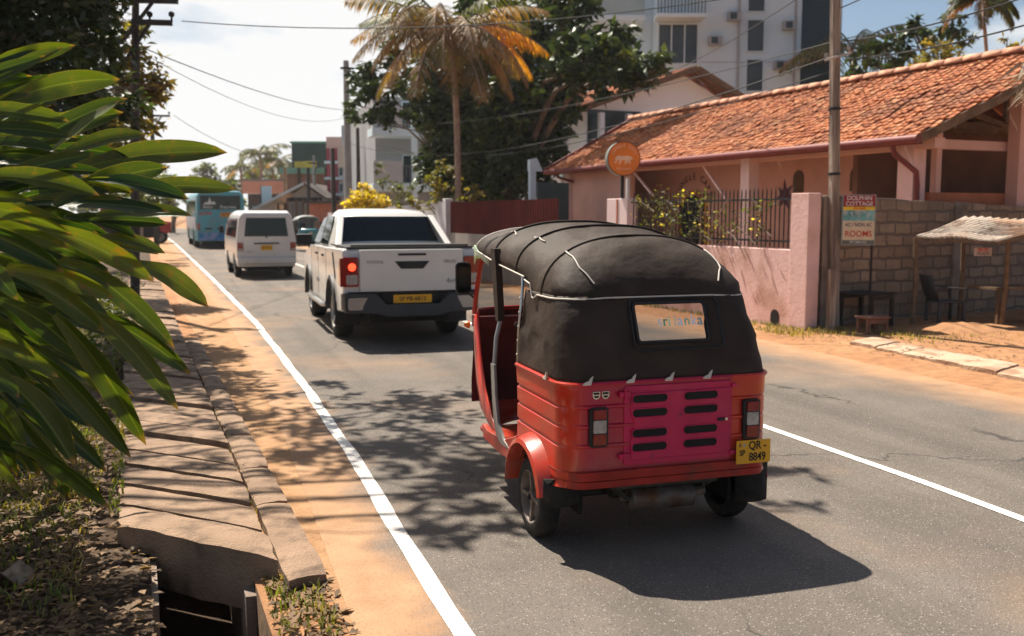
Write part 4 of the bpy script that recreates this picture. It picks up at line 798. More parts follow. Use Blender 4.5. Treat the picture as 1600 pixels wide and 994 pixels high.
a = MB(); a.box(-.024, .024, .200, .212, .598, .606); a.build('mouth', mat('lips', (.16, .05, .04), .5), dr, bevel=.003)
# ================================================================== PICKUP
def quad_panel(mb, pts, th=.006):
    P = [Vector(p) for p in pts]; n = (P[1]-P[0]).cross(P[2]-P[0]).normalized(); k = len(P)
    mb.add([p+n*th for p in P]+[p-n*th for p in P], [tuple(range(k)), tuple(range(2*k-1, k-1, -1))]+[(i, k+i, k+(i+1) % k, (i+1) % k) for i in range(k)]); return mb
def side_body(parent, name, m, W, outline, arches, bevel=.05, crown=.03, zmid=.9):
    """closed side outline (y,z) from rear bottom, arches: (yc, r) cut in the underside at wheel height zc"""
    o_ = []
    for i, p in enumerate(outline):
        o_.append(p); nx_ = outline[(i+1) % len(outline)]
        for yc, zc, r_ in arches:
            if abs(p[1]-nx_[1]) < .03 and p[1] < zc+r_*.9 and min(p[0], nx_[0]) < yc-r_*.7 and max(p[0], nx_[0]) > yc+r_*.7 and p[1] < .55:
                pass
    mb = MB(); mb.prism(outline, 'x', -W, W); return mb.build(name, m, parent, bevel=bevel, seg=4)
def arch_pts(yc, zc, r_, z0, fwd=True, n=14):
    a0 = math.asin(max(-1, min(1, (z0-zc)/r_))); P = [(yc+r_*math.cos(a), zc+r_*math.sin(a)) for a in [a0+(math.pi-2*a0)*i/n for i in range(n+1)]]
    return P if not fwd else P[::-1]
pk = thing('pickup_truck', 'white double cab pickup with a lit left brake light driving ahead of the three wheeler', 'pickup truck', (2.62, 12.62, 0), .0)
z0 = .42; ra = .45
out_ = [(.02, .62), (.02, 1.02), (.06, 1.27), (.10, 1.30), (1.75, 1.27), (4.05, 1.24), (4.3, 1.18), (4.95, 1.10), (5.18, .98), (5.24, .62), (5.15, .40)]
body_ = out_+[(4.33+ra*1.02, .40)]+arch_pts(4.33, .40, ra, .40, False)[1:-1]+[(4.33-ra*1.02, .40), (1.25+ra*1.02, .40)]+arch_pts(1.25, .40, ra, .40, False)[1:-1]+[(1.25-ra*1.02, .42), (.3, .45)]
bd = MB(); bd.prism(body_, 'x', -.915, .915); bdy = bd.build('body', m_white, pk, bevel=.07, seg=4)
# cabin
cab = MB(); rings = []
for y, zt, wb, wt, zb in ((1.62, 1.30, .86, .80, 1.2), (1.72, 1.45, .86, .76, 1.2), (1.95, 1.76, .86, .66, 1.2), (2.25, 1.82, .87, .64, 1.2), (2.9, 1.835, .88, .63, 1.2), (3.35, 1.79, .88, .62, 1.2), (3.9, 1.45, .87, .72, 1.2), (4.25, 1.22, .84, .8, 1.2)):
    rings.append([(-wb, y, zb), (-wb+(wb-wt)*.15, y, zb+(zt-zb)*.2), (-wt-.02, y, zt-.06), (-wt+.05, y, zt-.01), (-wt*.5, y, zt+.008), (wt*.5, y, zt+.008), (wt-.05, y, zt-.01), (wt+.02, y, zt-.06), (wb-(wb-wt)*.15, y, zb+(zt-zb)*.2), (wb, y, zb)])
cab.loft(rings, True, True); cb_ = cab.build('cabin', m_white, pk, True, 60)
gb = MB(); quad_panel(gb, [(-.76, 1.655, 1.35), (.76, 1.655, 1.35), (.64, 1.91, 1.715), (-.64, 1.91, 1.715)], .012); gb.build('rear_window', m_glass, pk, bevel=.01)
for sg in (-1, 1):
    for nm, qd in (('rear_side_window', [(1.98, 1.30), (2.85, 1.30), (2.85, 1.72), (2.2, 1.72)]), ('front_side_window', [(2.92, 1.30), (3.82, 1.30), (3.38, 1.68), (2.92, 1.72)])):
        a = MB(); quad_panel(a, [(sg*(.893-.19*((z-1.2)/.63)**.9), y, z) for y, z in (qd if sg > 0 else qd[::-1])], .010); a.build(nm, m_glass, pk)
    # sail panel of the sports bar
    a = MB(); a.prism([(1.15, 1.27), (2.0, 1.27), (2.0, 1.72), (1.85, 1.74)], 'x', sg*.78-.05, sg*.78+.05, Matrix.Translation((0,0,0)) @ Matrix(((1, 0, -sg*.30, sg*.42), (0, 1, 0, 0), (0, 0, 1, 0), (0, 0, 0, 1)))); a.build('sports_bar', m_white, pk, bevel=.02)
    # mirrors, handles, side step, flares
    a = MB(); a.box(-.13, .13, -.05, .05, -.09, .09); mo = a.build('mirror', m_black, pk, bevel=.03, loc=(sg*1.06, 3.62, 1.34)); a = MB(); a.bar((sg*.90, 3.64, 1.27), (sg*.98, 3.62, 1.30), .05); a.build('mirror_arm', m_black, pk)
    for y in (2.15, 2.98):
        a = MB(); a.box(sg*.915-.025, sg*.915+.025, y, y+.16, 1.12, 1.155); a.build('door_handle', m_black, pk, bevel=.01)
    a = MB(); a.tube([(sg*.93, 1.72, .44), (sg*.98, 1.85, .42), (sg*.98, 3.7, .42), (sg*.93, 3.85, .44)], .04, 10); a.build('side_step', m_chrome, pk, True)
    for yc in (1.25, 4.33):
        a = MB(); a.loft([[(sg*x, yc+math.cos(R(t))*r_, .40+math.sin(R(t))*r_) for x, r_ in ((.90, .50), (.945, .49), (.955, .44), (.88, .435))] for t in range(-5, 186, 10)]); a.build('wheel_flare', m_black if False else mat('grey_flare', (.06, .06, .06), .6, .1, 5), pk, True, 40)
        a = MB(); a.prism([(yc+math.cos(R(t))*.46, .40+math.sin(R(t))*.46) for t in range(0, 181, 12)], 'x', sg*.60, sg*.62); a.build('wheel_well', m_dark, pk)
        wheel(pk, sg*.77, yc, .385, .385, .26, sg, m_alloy, 6, .64)
    for y in (1.86, 2.88, 3.86):
        a = MB(); a.box(sg*.916-.002, sg*.916+.002, y, y+.012, .50, 1.24); a.build('door_gap', m_dark, pk)
    # tail lights
    a = MB(); a.prism([(.0, .80), (.24, .82), (.16, 1.0), (.09, 1.18), (.0, 1.18)], 'x', sg*.935-.02, sg*.935+.012); a.build('tail_light', m_tailred, pk, bevel=.01)
    a = MB(); a.prism(flat_glass(sg*.82-.105, sg*.82+.105, 0, .80, 1.19, .02), 'y', -.012, .02); tl = a.build('tail_light', m_tailred, pk, bevel=.01)
    a = MB(); a.prism(flat_glass(sg*.82-.06, sg*.82+.09, 0, .83, .96, .02), 'y', -.018, -.01); a.build('reverse_lens', m_lens, tl)
    if sg < 0: a = MB(); a.lathe([(-.02, .001), (-.018, .05), (-.01, .052)], (sg*.80, 0, 1.06), 'y', 16); a.build('brake_lamp', mat('lit_brake_lamp', (.8, .02, .01), .4, emit=(1, .06, .02, 1.6)), tl, True)
    a = MB(); a.box(sg*.77-.17, sg*.77+.17, .72, .735, .22, .55); a.build('mud_flap', m_black, pk)
tg = MB(); tg.prism(flat_glass(-.70, .70, 0, .73, 1.285, .02), 'y', -.015, .03); tgo = tg.build('tailgate', m_white, pk, bevel=.012)
a = MB(); a.prism(flat_glass(-.19, .19, 0, 1.205, 1.235, .01), 'y', -.024, -.012); a.build('tailgate_trim', m_black, tgo)
a = MB(); a.prism([(-.235, 1.13), (.235, 1.13), (.15, 1.03), (-.15, 1.03)], 'y', -.03, -.012); a.build('tailgate_handle', m_black, tgo, bevel=.008)
m_grt = mat('grey_badge', (.25, .26, .27), .4, .05)
text('lettering', 'TOYOTA', .055, (-.50, -.018, 1.12), (math.pi/2, 0, 0), m_grt, tgo, .002); text('lettering', 'HILUX', .06, (.52, -.018, 1.12), (math.pi/2, 0, 0), m_grt, tgo, .002); text('lettering', '4x4', .10, (.54, -.018, .86), (math.pi/2, 0, 0), m_grt, tgo, .002)
text('lettering', 'REVO', .11, (-.919, 2.95, .72), (math.pi/2, 0, -math.pi/2), m_grt, pk, .002, sx=1.3)
a = MB(); a.prism([(1.0, 1.22), (1.12, 1.22), (.86, .86), (.78, .86)], 'x', -.922, -.916); a.build('side_decal', m_black, pk)
a = MB(); a.box(-.86, .86, .06, 1.72, 1.298, 1.325); a.tube([(-.80, .10, 1.33), (.80, .10, 1.33)], .02, 8); a.build('tonneau_cover', m_black, pk, bevel=.01)
bmp = MB(); bmp.loft([[(x, y0_, z) for z, y0_ in zz] for x, zz in [(-.93, [(.50, .05), (.50, .18), (.70, .18), (.72, .0)]), (-.90, [(.46, -.06), (.46, .15), (.70, .15), (.72, -.05)]), (-.5, [(.44, -.12), (.44, .15), (.68, .15), (.71, -.1)]), (-.36, [(.40, -.12), (.40, .15), (.55, .15), (.57, -.10)]), (.36, [(.40, -.12), (.40, .15), (.55, .15), (.57, -.10)]), (.5, [(.44, -.12), (.44, .15), (.68, .15), (.71, -.1)]), (.90, [(.46, -.06), (.46, .15), (.70, .15), (.72, -.05)]), (.93, [(.50, .05), (.50, .18), (.70, .18), (.72, .0)])]])
bo = bmp.build('rear_bumper', mat('dark_bumper', (.035, .036, .038), .4, .15, 6), pk, bevel=.015); a = MB(); a.box(-.86, .86, -.02, .12, .56, .73); a.build('bumper_recess', m_dark, bo)
for sg in (-1, 1): a = MB(); a.prism(flat_glass(sg*.70-.17, sg*.70+.17, 0, .50, .66, .03), 'y', -.125+.035, -.08); a.build('bumper_trim', mat('chromed_trim', (.3, .29, .28), .3, .1, 5, metal=.7), bo)
a = MB(); a.prism(flat_glass(-.26, .26, 0, .575, .685, .01), 'y', -.035, -.022); np_ = a.build('number_plate', m_yplate, pk); text('plate_writing', 'SP PB-6812', .075, (0, -.037, .63), (math.pi/2, 0, 0), m_ink, np_, .001, sx=1.05)
a = MB(); a.box(-.55, .55, .2, 4.9, .30, .55); a.tube([(-.75, 1.25, .385), (.75, 1.25, .385)], .07, 10); a.lathe([(-.16, .05), (-.14, .13), (.14, .13), (.16, .05)], (0, 1.25, .385), 'x', 16); a.tube([(.45, .1, .42), (.45, 1.0, .42)], .035, 8); a.build('chassis', m_dark, pk)
a = MB(); quad_panel(a, [(-.66, 4.18, 1.27), (-.60, 3.45, 1.735), (.60, 3.45, 1.735), (.66, 4.18, 1.27)], .03); a.build('windscreen', m_glass, pk)
# ================================================================== VAN
vn = thing('passenger_van', 'older white passenger van between the pickup and the blue bus', 'van', (1.60, 27.2, 0), .05); vn.scale = (.94, .94, .94)
def van_like(T, W, L, H, zb, m, slope_r=.12, slope_f=.5, belt=1.1, tum=.10, wr=.31, axles=(.9, 3.5), hood=0.):
    rings = []
    st = [(0, .0, H*.93), (slope_r*.5, .5, H*.97), (slope_r+.15, 1, H), (L*.5, 1, H+.01), (L-slope_f-.3, 1, H-.03), (L-slope_f*.35, .6, H*.8), (L, .0, belt+.05)]
    for y, k, zt in st:
        zt = max(zt, belt+.05); kk = (zt-belt)/(H-belt)
        rings.append([(-W+.03, y, zb), (-W, y, zb+.25), (-W, y, belt), (-W+tum*kk*.8, y, belt+(zt-belt)*.85), (-W+tum*kk+.08, y, zt), (W-tum*kk-.08, y, zt), (W-tum*kk*.8, y, belt+(zt-belt)*.85), (W, y, belt), (W, y, zb+.25), (W-.03, y, zb)])
    mb = MB(); mb.loft(rings, True, True); o = mb.build('body', m, T, True, 40, bevel=.03)
    for sg in (-1, 1):
        for ya in axles:
            a = MB(); a.prism([(ya+math.cos(R(t))*(wr+.07), wr+math.sin(R(t))*(wr+.07)) for t in range(-10, 191, 20)], 'x', sg*(W-.25), sg*(W+.006)); a.build('wheel_well', m_dark, T)
            wheel(T, sg*(W-.10), ya, wr, wr, .19, sg, m_alloy, 5, .6)
    return o
van_like(vn, .845, 4.7, 1.97, .34, m_white, .10, .9, 1.12, .12, .33, (1.05, 3.6))
def slab_panel(T, name, m, pts, th=.010, bevel=0): a = MB(); quad_panel(a, pts, th); return a.build(name, m, T, bevel=bevel)
slab_panel(vn, 'rear_window', m_glass, [(-.62, -.012, 1.24), (.62, -.012, 1.24), (.56, .008, 1.76), (-.56, .008, 1.76)], .012)
a = MB(); a.box(-.62, .62, -.018, -.004, 1.225, 1.24); a.box(-.02, .02, -.025, 0, 1.17, 1.23); a.build('wiper', m_dark, vn)
for y0_, y1_ in ((.35, 1.25), (1.35, 2.3), (2.4, 3.3), (3.4, 4.0)):
    for sg in (-1, 1):
        P_ = [(sg*.848, y0_, 1.20), (sg*.848, y1_, 1.20), (sg*.785, y1_ if y1_ < 3.9 else 3.75, 1.74), (sg*.785, y0_+(.06 if y0_ < .4 else 0), 1.74)]; slab_panel(vn, 'side_window', m_glass, P_ if sg > 0 else P_[::-1])
for sg in (-1, 1):
    a = MB(); a.box(sg*.75-.07, sg*.75+.09*1, -.02, .06, .80, 1.05); tl = a.build('tail_light', m_tailred, vn, bevel=.01); a = MB(); a.box(sg*.75-.05, sg*.75+.07, -.026, -.018, .80, .87); a.build('reverse_lens', m_lens, tl)
    a = MB(); a.box(sg*.98-.07, sg*.98+.07, 4.05, 4.12, 1.25, 1.5); a.box(sg*.85-.03, sg*.85+.06*sg, 4.05, 4.1, 1.3, 1.34); a.build('mirror', m_black, vn, bevel=.02)
a = MB(); a.box(-.36, .36, -.03, .0, 1.0, 1.04); a.build('tailgate_trim', m_black, vn)
a = MB(); a.box(-.16, .16, -.02, -.006, .82, .97); np_ = a.build('number_plate', m_yplate, vn); text('plate_writing', 'HD-4517', .08, (0, -.022, .895), (math.pi/2, 0, 0), m_ink, np_, .001)
text('lettering', 'TOYOTA', .05, (-.5, -.008, .77), (math.pi/2, 0, 0), m_grt, vn, .002)
a = MB(); a.box(-.84, .84, -.08, .10, .42, .62); a.build('rear_bumper', m_white, vn, bevel=.04)
a = MB(); a.box(-.55, .55, .2, 4.4, .22, .4); a.tube([(-.7, 1.05, .33), (.7, 1.05, .33)], .06, 8); a.tube([(.35, .02, .3), (.35, .8, .3)], .03, 8); a.build('chassis', m_dark, vn)
slab_panel(vn, 'windscreen', m_glass, [(-.74, 4.58, 1.2), (-.68, 4.05, 1.78), (.68, 4.05, 1.78), (.74, 4.58, 1.2)], .03)
# ================================================================== BUS
m_busb = mat('sky_blue_bus_paint', (.055, .30, .38), .4, .18, 1.2, coat=.4, col2=(.10, .26, .30), c2s=1.5); m_buss = mat('silver_side_panel', (.34, .36, .38), .4, .3, 3)
bs = thing('bus', 'sky blue bus with a dark rear window furthest ahead on the road', 'bus', (.80, 51.7, 0), .06)
a = MB(); rings = []
for y, k in ((0, .05), (.12, 0), (10.6, 0), (10.9, .08)):
    rings.append([(-1.2+k, y, .38), (-1.22+k, y, .9), (-1.22+k, y, 1.6), (-1.17+k, y, 2.7-k), (-1.0+k, y, 2.93-k), (0, y, 3.0-k), (1.0-k, y, 2.93-k), (1.17-k, y, 2.7-k), (1.22-k, y, 1.6), (1.22-k, y, .9), (1.2-k, y, .38)])
a.loft(rings); a.build('body', m_busb, bs, True, 40, bevel=.03)
slab_panel(bs, 'rear_window', m_glass, [(-1.0, -.01, 2.0), (1.0, -.01, 2.0), (.98, .0, 2.70), (-.98, .0, 2.70)], .02)
m_wtxt = mat('white_lettering', (.6, .6, .58), .6, .1)
text('lettering', 'Sithu', .20, (-.62, -.04, 2.12), (math.pi/2, 0, 0), m_wtxt, bs, .004, sx=1.2); text('lettering', 'Express', .20, (.38, -.04, 2.12), (math.pi/2, 0, 0), m_wtxt, bs, .004, sx=1.3)
a = MB(); a.prism([(-.85, 2.25), (-.70, 2.38), (-.60, 2.36), (-.52, 2.62), (-.44, 2.36), (-.30, 2.42), (-.22, 2.25)], 'y', -.035, -.02); a.build('window_emblem', m_wtxt, bs)
slab_panel(bs, 'lower_panel', mat('blue_lower_panel', (.03, .20, .42), .4, .2, 2, col2=(.25, .3, .5), c2s=2.2), [(-1.1, -.03, .42), (1.1, -.03, .42), (1.1, -.03, .80), (-1.1, -.03, .80)], .03)
text('lettering', 'SUPER', .22, (-.72, -.015, 1.78), (math.pi/2, 0, 0), mat('red_lettering', (.5, .04, .03), .6), bs, .004)
a = MB(); a.box(-.02, .62, -.03, .0, 1.62, 1.84); np_ = a.build('number_plate', mat('orange_plate', (.62, .25, .02), .5), bs); text('plate_writing', 'ND-5836', .16, (.30, -.034, 1.73), (math.pi/2, 0, 0), m_ink, np_, .001, sx=.9)
a = MB(); a.box(.25, .42, -.03, 0, 1.05, 1.28); a.build('sticker', m_wtxt, bs); a = MB(); a.box(-.8, -.45, -.03, 0, .98, 1.06); a.box(-.2, .05, -.03, 0, .98, 1.06); a.build('vent', m_dark, bs)
a = MB(); a.box(-.4, .9, .02, .06, 2.76, 2.9); a.build('roof_sign', mat('roof_sign_red', (.4, .08, .05), .6), bs)
for sg in (-1, 1):
    a = MB(); a.box(sg*1.1-.08, sg*1.1+.06, -.03, .04, .95, 1.3); a.build('tail_light', m_tailred, bs)
    for k in range(7):
        P_ = [(sg*1.235, .5+k*1.4, 1.75), (sg*1.235, 1.75+k*1.4, 1.75), (sg*1.20, 1.75+k*1.4, 2.5), (sg*1.20, .5+k*1.4, 2.5)]; slab_panel(bs, 'side_window', m_glass, P_ if sg > 0 else P_[::-1])
    a = MB(); a.box(sg*1.228-.01, sg*1.228+.01, .1, 10.4, .95, 1.62); a.build('side_panel', m_buss, bs)
    for ya in (2.6, 8.4):
        a = MB(); a.prism([(ya+math.cos(R(t))*.6, .5+math.sin(R(t))*.6) for t in range(-10, 191, 20)], 'x', sg*.9, sg*1.24); a.build('wheel_well', m_dark, bs); wheel(bs, sg*1.08, ya, .48, .48, .28, sg, m_alloy, 6, .6)
a = MB(); a.box(-.9, .9, .1, 10.5, .25, .45); a.build('chassis', m_dark, bs)
# ================================================================== oncoming three wheeler and parked red vehicle
p_teal = mat('teal_paint', (.02, .16, .20), .35, .1, 4, coat=.6)
cvw = mat('pale_canvas_hood', (.36, .38, .38), .7, .15, 4)
t2 = make_rickshaw((4.55, 48.5, 0), math.pi+.08, 'teal three wheeler with a pale roof coming the other way beyond the white van', p_teal, p_teal, cvw, False)
rd = thing('parked_jeep', 'red and black vehicle nosing out of the left verge next to the bus', 'jeep', (-2.68, 62.5, 0), 0)
p_r2 = mat('faded_red_paint', (.34, .03, .018), .5, .2, 3)
a = MB(); a.prism([(-3.2, .75), (.70, .62), (.74, 1.15), (.70, 1.30), (-.55, 1.48), (-.62, 2.05), (-3.2, 2.1)], 'y', -.75, .75); a.build('body', p_r2, rd, bevel=.05)
a = MB(); a.prism([(-3.1, 1.42), (-.60, 1.42), (-.66, 2.0), (-3.1, 2.03)], 'y', -.758, .758); a.build('side_window', m_glass, rd)
a = MB(); a.box(-3.1, .1, -.765, .5, .35, 1.02); a.build('chassis', m_dark, rd)
for sg in (-1, 1):
    for xa in (.12, -2.4):
        t = wheel(rd, xa, sg*.66, .38, .38, .2, -1, mat('dusty_rim', (.3, .27, .24), .7, .2, 5), 5, .6); t.rotation_euler.z = math.pi/2*(1 if sg < 0 else -1)
a = MB(); a.box(.70, .78, -.7, .7, .6, .78); a.build('bumper', m_black, rd, bevel=.02)
# ================================================================== RIGHT SIDE: WALLS AND THE PINK HOUSE
PHI = math.atan2(.11, .994)
A0 = Vector((8.43, 12.18, 0))
def F_(name, label, cat, t=0, s=0, z=0, group=None, turn=0):
    """a thing whose local x points away from the road and local y along the walls"""
    c, s_ = math.cos(PHI), math.sin(PHI); return thing(name, label, cat, (A0.x+t*c-s*s_, A0.y+t*s_+s*c, z), PHI+turn, group)
def onwall(px, py, t):
    """local (s,z) of a picture point on the plane t"""
    c, s_ = math.cos(PHI), math.sin(PHI); d = ray(px, py); B = Vector((A0.x+t*c, A0.y+t*s_)); det = d.x*(-c)-d.y*s_*1
    # d*k - u*s = B, u = (-s_, c)
    k = (B.x*c+B.y*s_)/(d.x*c+d.y*s_); P = Vector((d.x*k, d.y*k)); s = (P-B).dot(Vector((-s_, c))); return s, CAM_H+d.z*k
m_pink = mat('pink_wall_plaster', (.76, .50, .46), .85, .10, 1.6, bump=.25, bscale=18, col2=(.52, .31, .25), c2s=1.6, c2w=(.47, .66))
m_pink_shade = mat('eave_shade_pink_wall', (.66, .40, .33), .85, .10, 1.5, bump=.2, bscale=16)  # house pink darkened, shade under the eaves put into the colour
m_orangew = mat('orange_inner_wall', (.45, .15, .07), .85, .12, 2)
m_pinkw = mat('pale_pink_pillar', (.75, .58, .56), .8, .08, 2)
m_maroon = mat('maroon_gutter', (.17, .035, .03), .5, .15, 4)
# front garden wall with its two pillars
gw = F_('garden_wall', 'low pink plastered wall between the pillars under the black railing', 'wall')
a = MB(); a.box(0, .18, .34, 5.5, -.1, 1.22); 
w_ = a.build('wall', m_pink, gw, bevel=.012)
a = MB(); a.prism([(.06+.10*math.cos(R(t)), .19+.10*math.sin(R(t))) for t in range(0, 181, 20)]+[(-.04, .04), (.16, .04)], 'x', -.006, .01)
a.build('drain_hole', m_dark, gw)
bpy.data.objects[-1] if False else None
dh = [o for o in COL.objects if o.name.startswith('drain_hole')][-1]; dh.location.y = .60
a = MB(); a.box(-.03, .20, -.06, .33, -.1, 2.06); pa = a.build('pillar', m_pink, gw, bevel=.012)
a = MB(); a.box(-.02, .22, 5.1, 5.9, -.1, 2.06); a.build('pillar', m_pinkw, gw, bevel=.012); a = MB(); a.box(-.035, .0, 5.46, 5.50, .3, 2.05); a.build('pillar_groove', m_orangew, gw)
a = MB(); a.box(0, .18, 5.92, 8.1, -.1, 1.22); a.build('wall', m_pink, gw, bevel=.012)
# railing
rl = F_('railing', 'black spiked iron railing on top of the low pink wall', 'railing', .08, 0, 0)
a = MB()
for s_ in np.arange(.40, 5.08, .105): a.bar((0, s_, 1.24), (0, s_, 2.10), .016); a.lathe([(-.02, .012), (.05, .001)], (0, s_, 2.12), 'z', 5)
a.build('bar', m_black_metal, rl)
a = MB(); a.bar((0, .34, 1.34), (0, 5.1, 1.34), .03); a.build('rail', m_black_metal, rl); a = MB(); a.bar((0, .34, 1.98), (0, 5.1, 1.98), .03); a.build('rail', m_black_metal, rl)
for s_ in (.36, 2.75): a = MB(); a.bar((0, s_, 1.22), (0, s_, 2.05), .055); a.build('post', mat('brown_iron_post', (.10, .05, .035), .6), rl)
# climbing plant on the railing
c_ = F_('climbing_plant', 'flowering creeper with yellow green leaves winding through the black railing', 'creeper', .05, 0)
pts = []; rg = np.random.default_rng(4)
for s_, z_, r_, n_ in [(4.6, 1.95, .22, 60), (4.2, 1.75, .25, 70), (3.9, 2.05, .25, 70), (3.5, 1.75, .28, 90), (3.2, 2.1, .2, 60), (2.9, 1.6, .28, 90), (2.6, 1.95, .26, 80), (2.4, 1.45, .25, 80), (2.1, 1.7, .25, 70), (1.7, 1.55, .2, 50), (1.3, 1.85, .18, 40), (1.1, 1.5, .2, 50), (3.6, 1.45, .3, 80), (4.5, 1.5, .3, 50), (.9, 1.9, .12, 25)]:
    pts.append(np.stack([rg.normal(0, .10, n_), rg.normal(s_, r_*.5, n_), rg.normal(z_, r_*.42, n_)], 1))
pts = np.concatenate(pts); pts = pts[rg.uniform(0, 1, len(pts)) < .6]; leaf_cloud('foliage', pts, .5, .085, .04, m_leafM, c_, 5)
fl = np.concatenate([np.stack([rg.normal(-.06, .06, 9), rg.normal(s_, .13, 9), rg.normal(z_, .1, 9)], 1) for s_, z_ in [(4.6, 1.85), (3.3, 2.05), (2.5, 1.55), (1.15, 1.6), (3.8, 1.6), (2.1, 1.5)]])
leaf_cloud('flower', fl, .5, .05, .04, mat('yellow_flowers', (.75, .6, .12), .6, .2, 5, transl=.3, leafattr=True), c_, 6)
a = MB(); rn = random.Random(2)
for k in range(9):
    s0 = .9+k*.45; a.tube([(-.02+rn.uniform(-.05, .05), s0+rn.uniform(-.3, .3)+.1*j, 1.2+.2*j) for j in range(5)], .010, 5)
a.build('stem', m_bark, c_, True)
# red sheet fence on a grey wall, white wall beyond
a_ = F_('sheet_fence', 'dark red corrugated sheet fence standing on a grey plinth', 'fence', 0, 8.1)
P_ = [(0.0+.012*math.sin(k*1.57), k*.035) for k in range(int(6.95/.035)+1)]
a = MB(); a.grid([[(x, y, z) for x, y in P_] for z in (1.22, 2.1)]); a.build('sheet', mat('dark_red_sheet', (.085, .010, .007), .85, .25, 1.5, spec=.15), a_, solid=.006)
a = MB(); a.box(-.02, .16, 0, 6.95, -.1, 1.22); a.build('plinth', mat('grey_plaster', (.30, .26, .23), .9, .15, 2), a_)
a_ = F_('white_wall', 'stained white boundary wall next to the red fence', 'wall', 0, 15.1)
a = MB(); a.box(-.12, .1, 0, .28, -.1, 2.2); a.build('pillar', mat('white_wall_plaster', (.58, .54, .55), .85, .12, 1.5, col2=(.36, .32, .34), c2s=1.4, c2w=(.5, .65)), a_, bevel=.02)
a = MB(); a.prism([(.28, -.1), (15, -.1), (15, 1.82), (.28, 2.12)], 'x', -.04, .08); a.build('wall', _M['white_wall_plaster'], a_)
# ------------------------------------------------------------------ pink house
hs = F_('pink_house', 'long low pink restaurant building with an orange clay tile roof', 'house')
EZ, RZ, ET, RT = 3.0, 4.57, 2.6, 5.58
S0, S1 = .45, 14.0
def roof_sheet(t0, z0, t1, z1, s_near0, s_near1, s_far0, s_far1, courses, tw, seed, mirror=False):
    """clay tiles: every course a tilted step, every tile a shallow wave, each slightly out of line"""
    rn = np.random.default_rng(seed); V = []; F = []; RV = []
    L_ = math.hypot(t1-t0, z1-z0); nrm = Vector((-(z1-z0), 0, t1-t0)).normalized()
    for c in range(courses):
        a, b_ = c/courses, (c+1)/courses+.012
        sn = s_near0+(s_near1-s_near0)*a; sf = s_far0+(s_far1-s_far0)*a; n = int(abs(sf-sn)/tw); sg = 1 if sf > sn else -1
        for k in range(n):
            o = len(V); j = rn.normal(0, .006, 3); off0 = (c % 2)*tw*.5
            for e, (v_, lift) in enumerate(((a, .036), (b_, .006))):
                for i in range(5):
                    u_ = i/4; s = sn+sg*(k*tw+off0+u_*tw*1.02); w__ = .011*math.cos(u_*2*math.pi)
                    P = Vector((t0+(t1-t0)*v_, s, z0+(z1-z0)*v_))+nrm*(lift+w__+j[0]+(j[1] if e == 0 else 0)); V.append((P.x, P.y+j[2]*.6, P.z))
            for i in range(4): F.append((o+i, o+i+1, o+6+i, o+5+i))
            # front edge thickness
            for i in range(5): P = Vector(V[o+i])-nrm*.022; V.append(tuple(P))
            for i in range(4): F.append((o+10+i, o+11+i, o+1+i, o+i))
            RV += [rn.uniform(0, 1)]*8
    return np.array(V), np.array(F), np.array(RV)
m_tile, n, b = nodes('clay_roof_tile'); q = NB(n); tc = n.nodes.new('ShaderNodeTexCoord'); ob = tc.outputs['Object']; at = n.nodes.new('ShaderNodeAttribute'); at.attribute_name = 'rnd'
cr_ = n.nodes.new('ShaderNodeValToRGB'); e = cr_.color_ramp.elements; e[0].position = 0; e[0].color = (.32, .085, .03, 1); e[1].position = 1; e[1].color = (.74, .36, .18, 1)
for p_, c in ((.25, (.48, .15, .055, 1)), (.6, (.60, .21, .078, 1)), (.88, (.66, .26, .11, 1))): x = e.new(p_); x.color = c
n.links.new(at.outputs['Fac'], cr_.inputs[0])
base = q.mix(q.rng(q.noise(ob, .9, 6, .65), .46, .64), cr_.outputs[0], q.mix(.6, cr_.outputs[0], (.22, .09, .05)))
base = q.mix(q.math('MULTIPLY', q.rng(q.noise(ob, 14, 6, .7), .52, .68), .7), base, (.17, .09, .055))
q.lk(base, b.inputs['Base Color']); b.inputs['Roughness'].default_value = .85; q.bump(q.noise(ob, 40, 4), .4, .01, b)
V, F, RV = roof_sheet(ET, EZ, RT, RZ, S0, S0-1.2, S1, S1, 23, .14, 3)
rf = fastmesh('roof', V, F, m_tile, hs, RV)
V, F, RV = roof_sheet(RT+3.2, EZ-.1, RT, RZ, S0, S0-1.2, S1, S1, 8, .4, 4)
fastmesh('roof', V, F, m_tile, hs, RV)
rn = random.Random(1)
rc = MB(); k = 0; s_ = S0-1.25
while s_ < S1:
    L2 = .42; rc.loft([[(RT+.13*math.cos(R(t))*(1+.12*e_), s_+L2*e_*1.08, RZ+.03+.11*math.sin(R(t))*(1+.12*e_)+rn.uniform(-.004, .004)) for t in range(0, 181, 30)] for e_ in (0, 1)], False, False); s_ += L2
rc.build('ridge_cap', mat('pale_ridge_tile', (.56, .30, .19), .85, .2, 3, col2=(.35, .16, .1), c2s=6), rf, True, solid=.012)
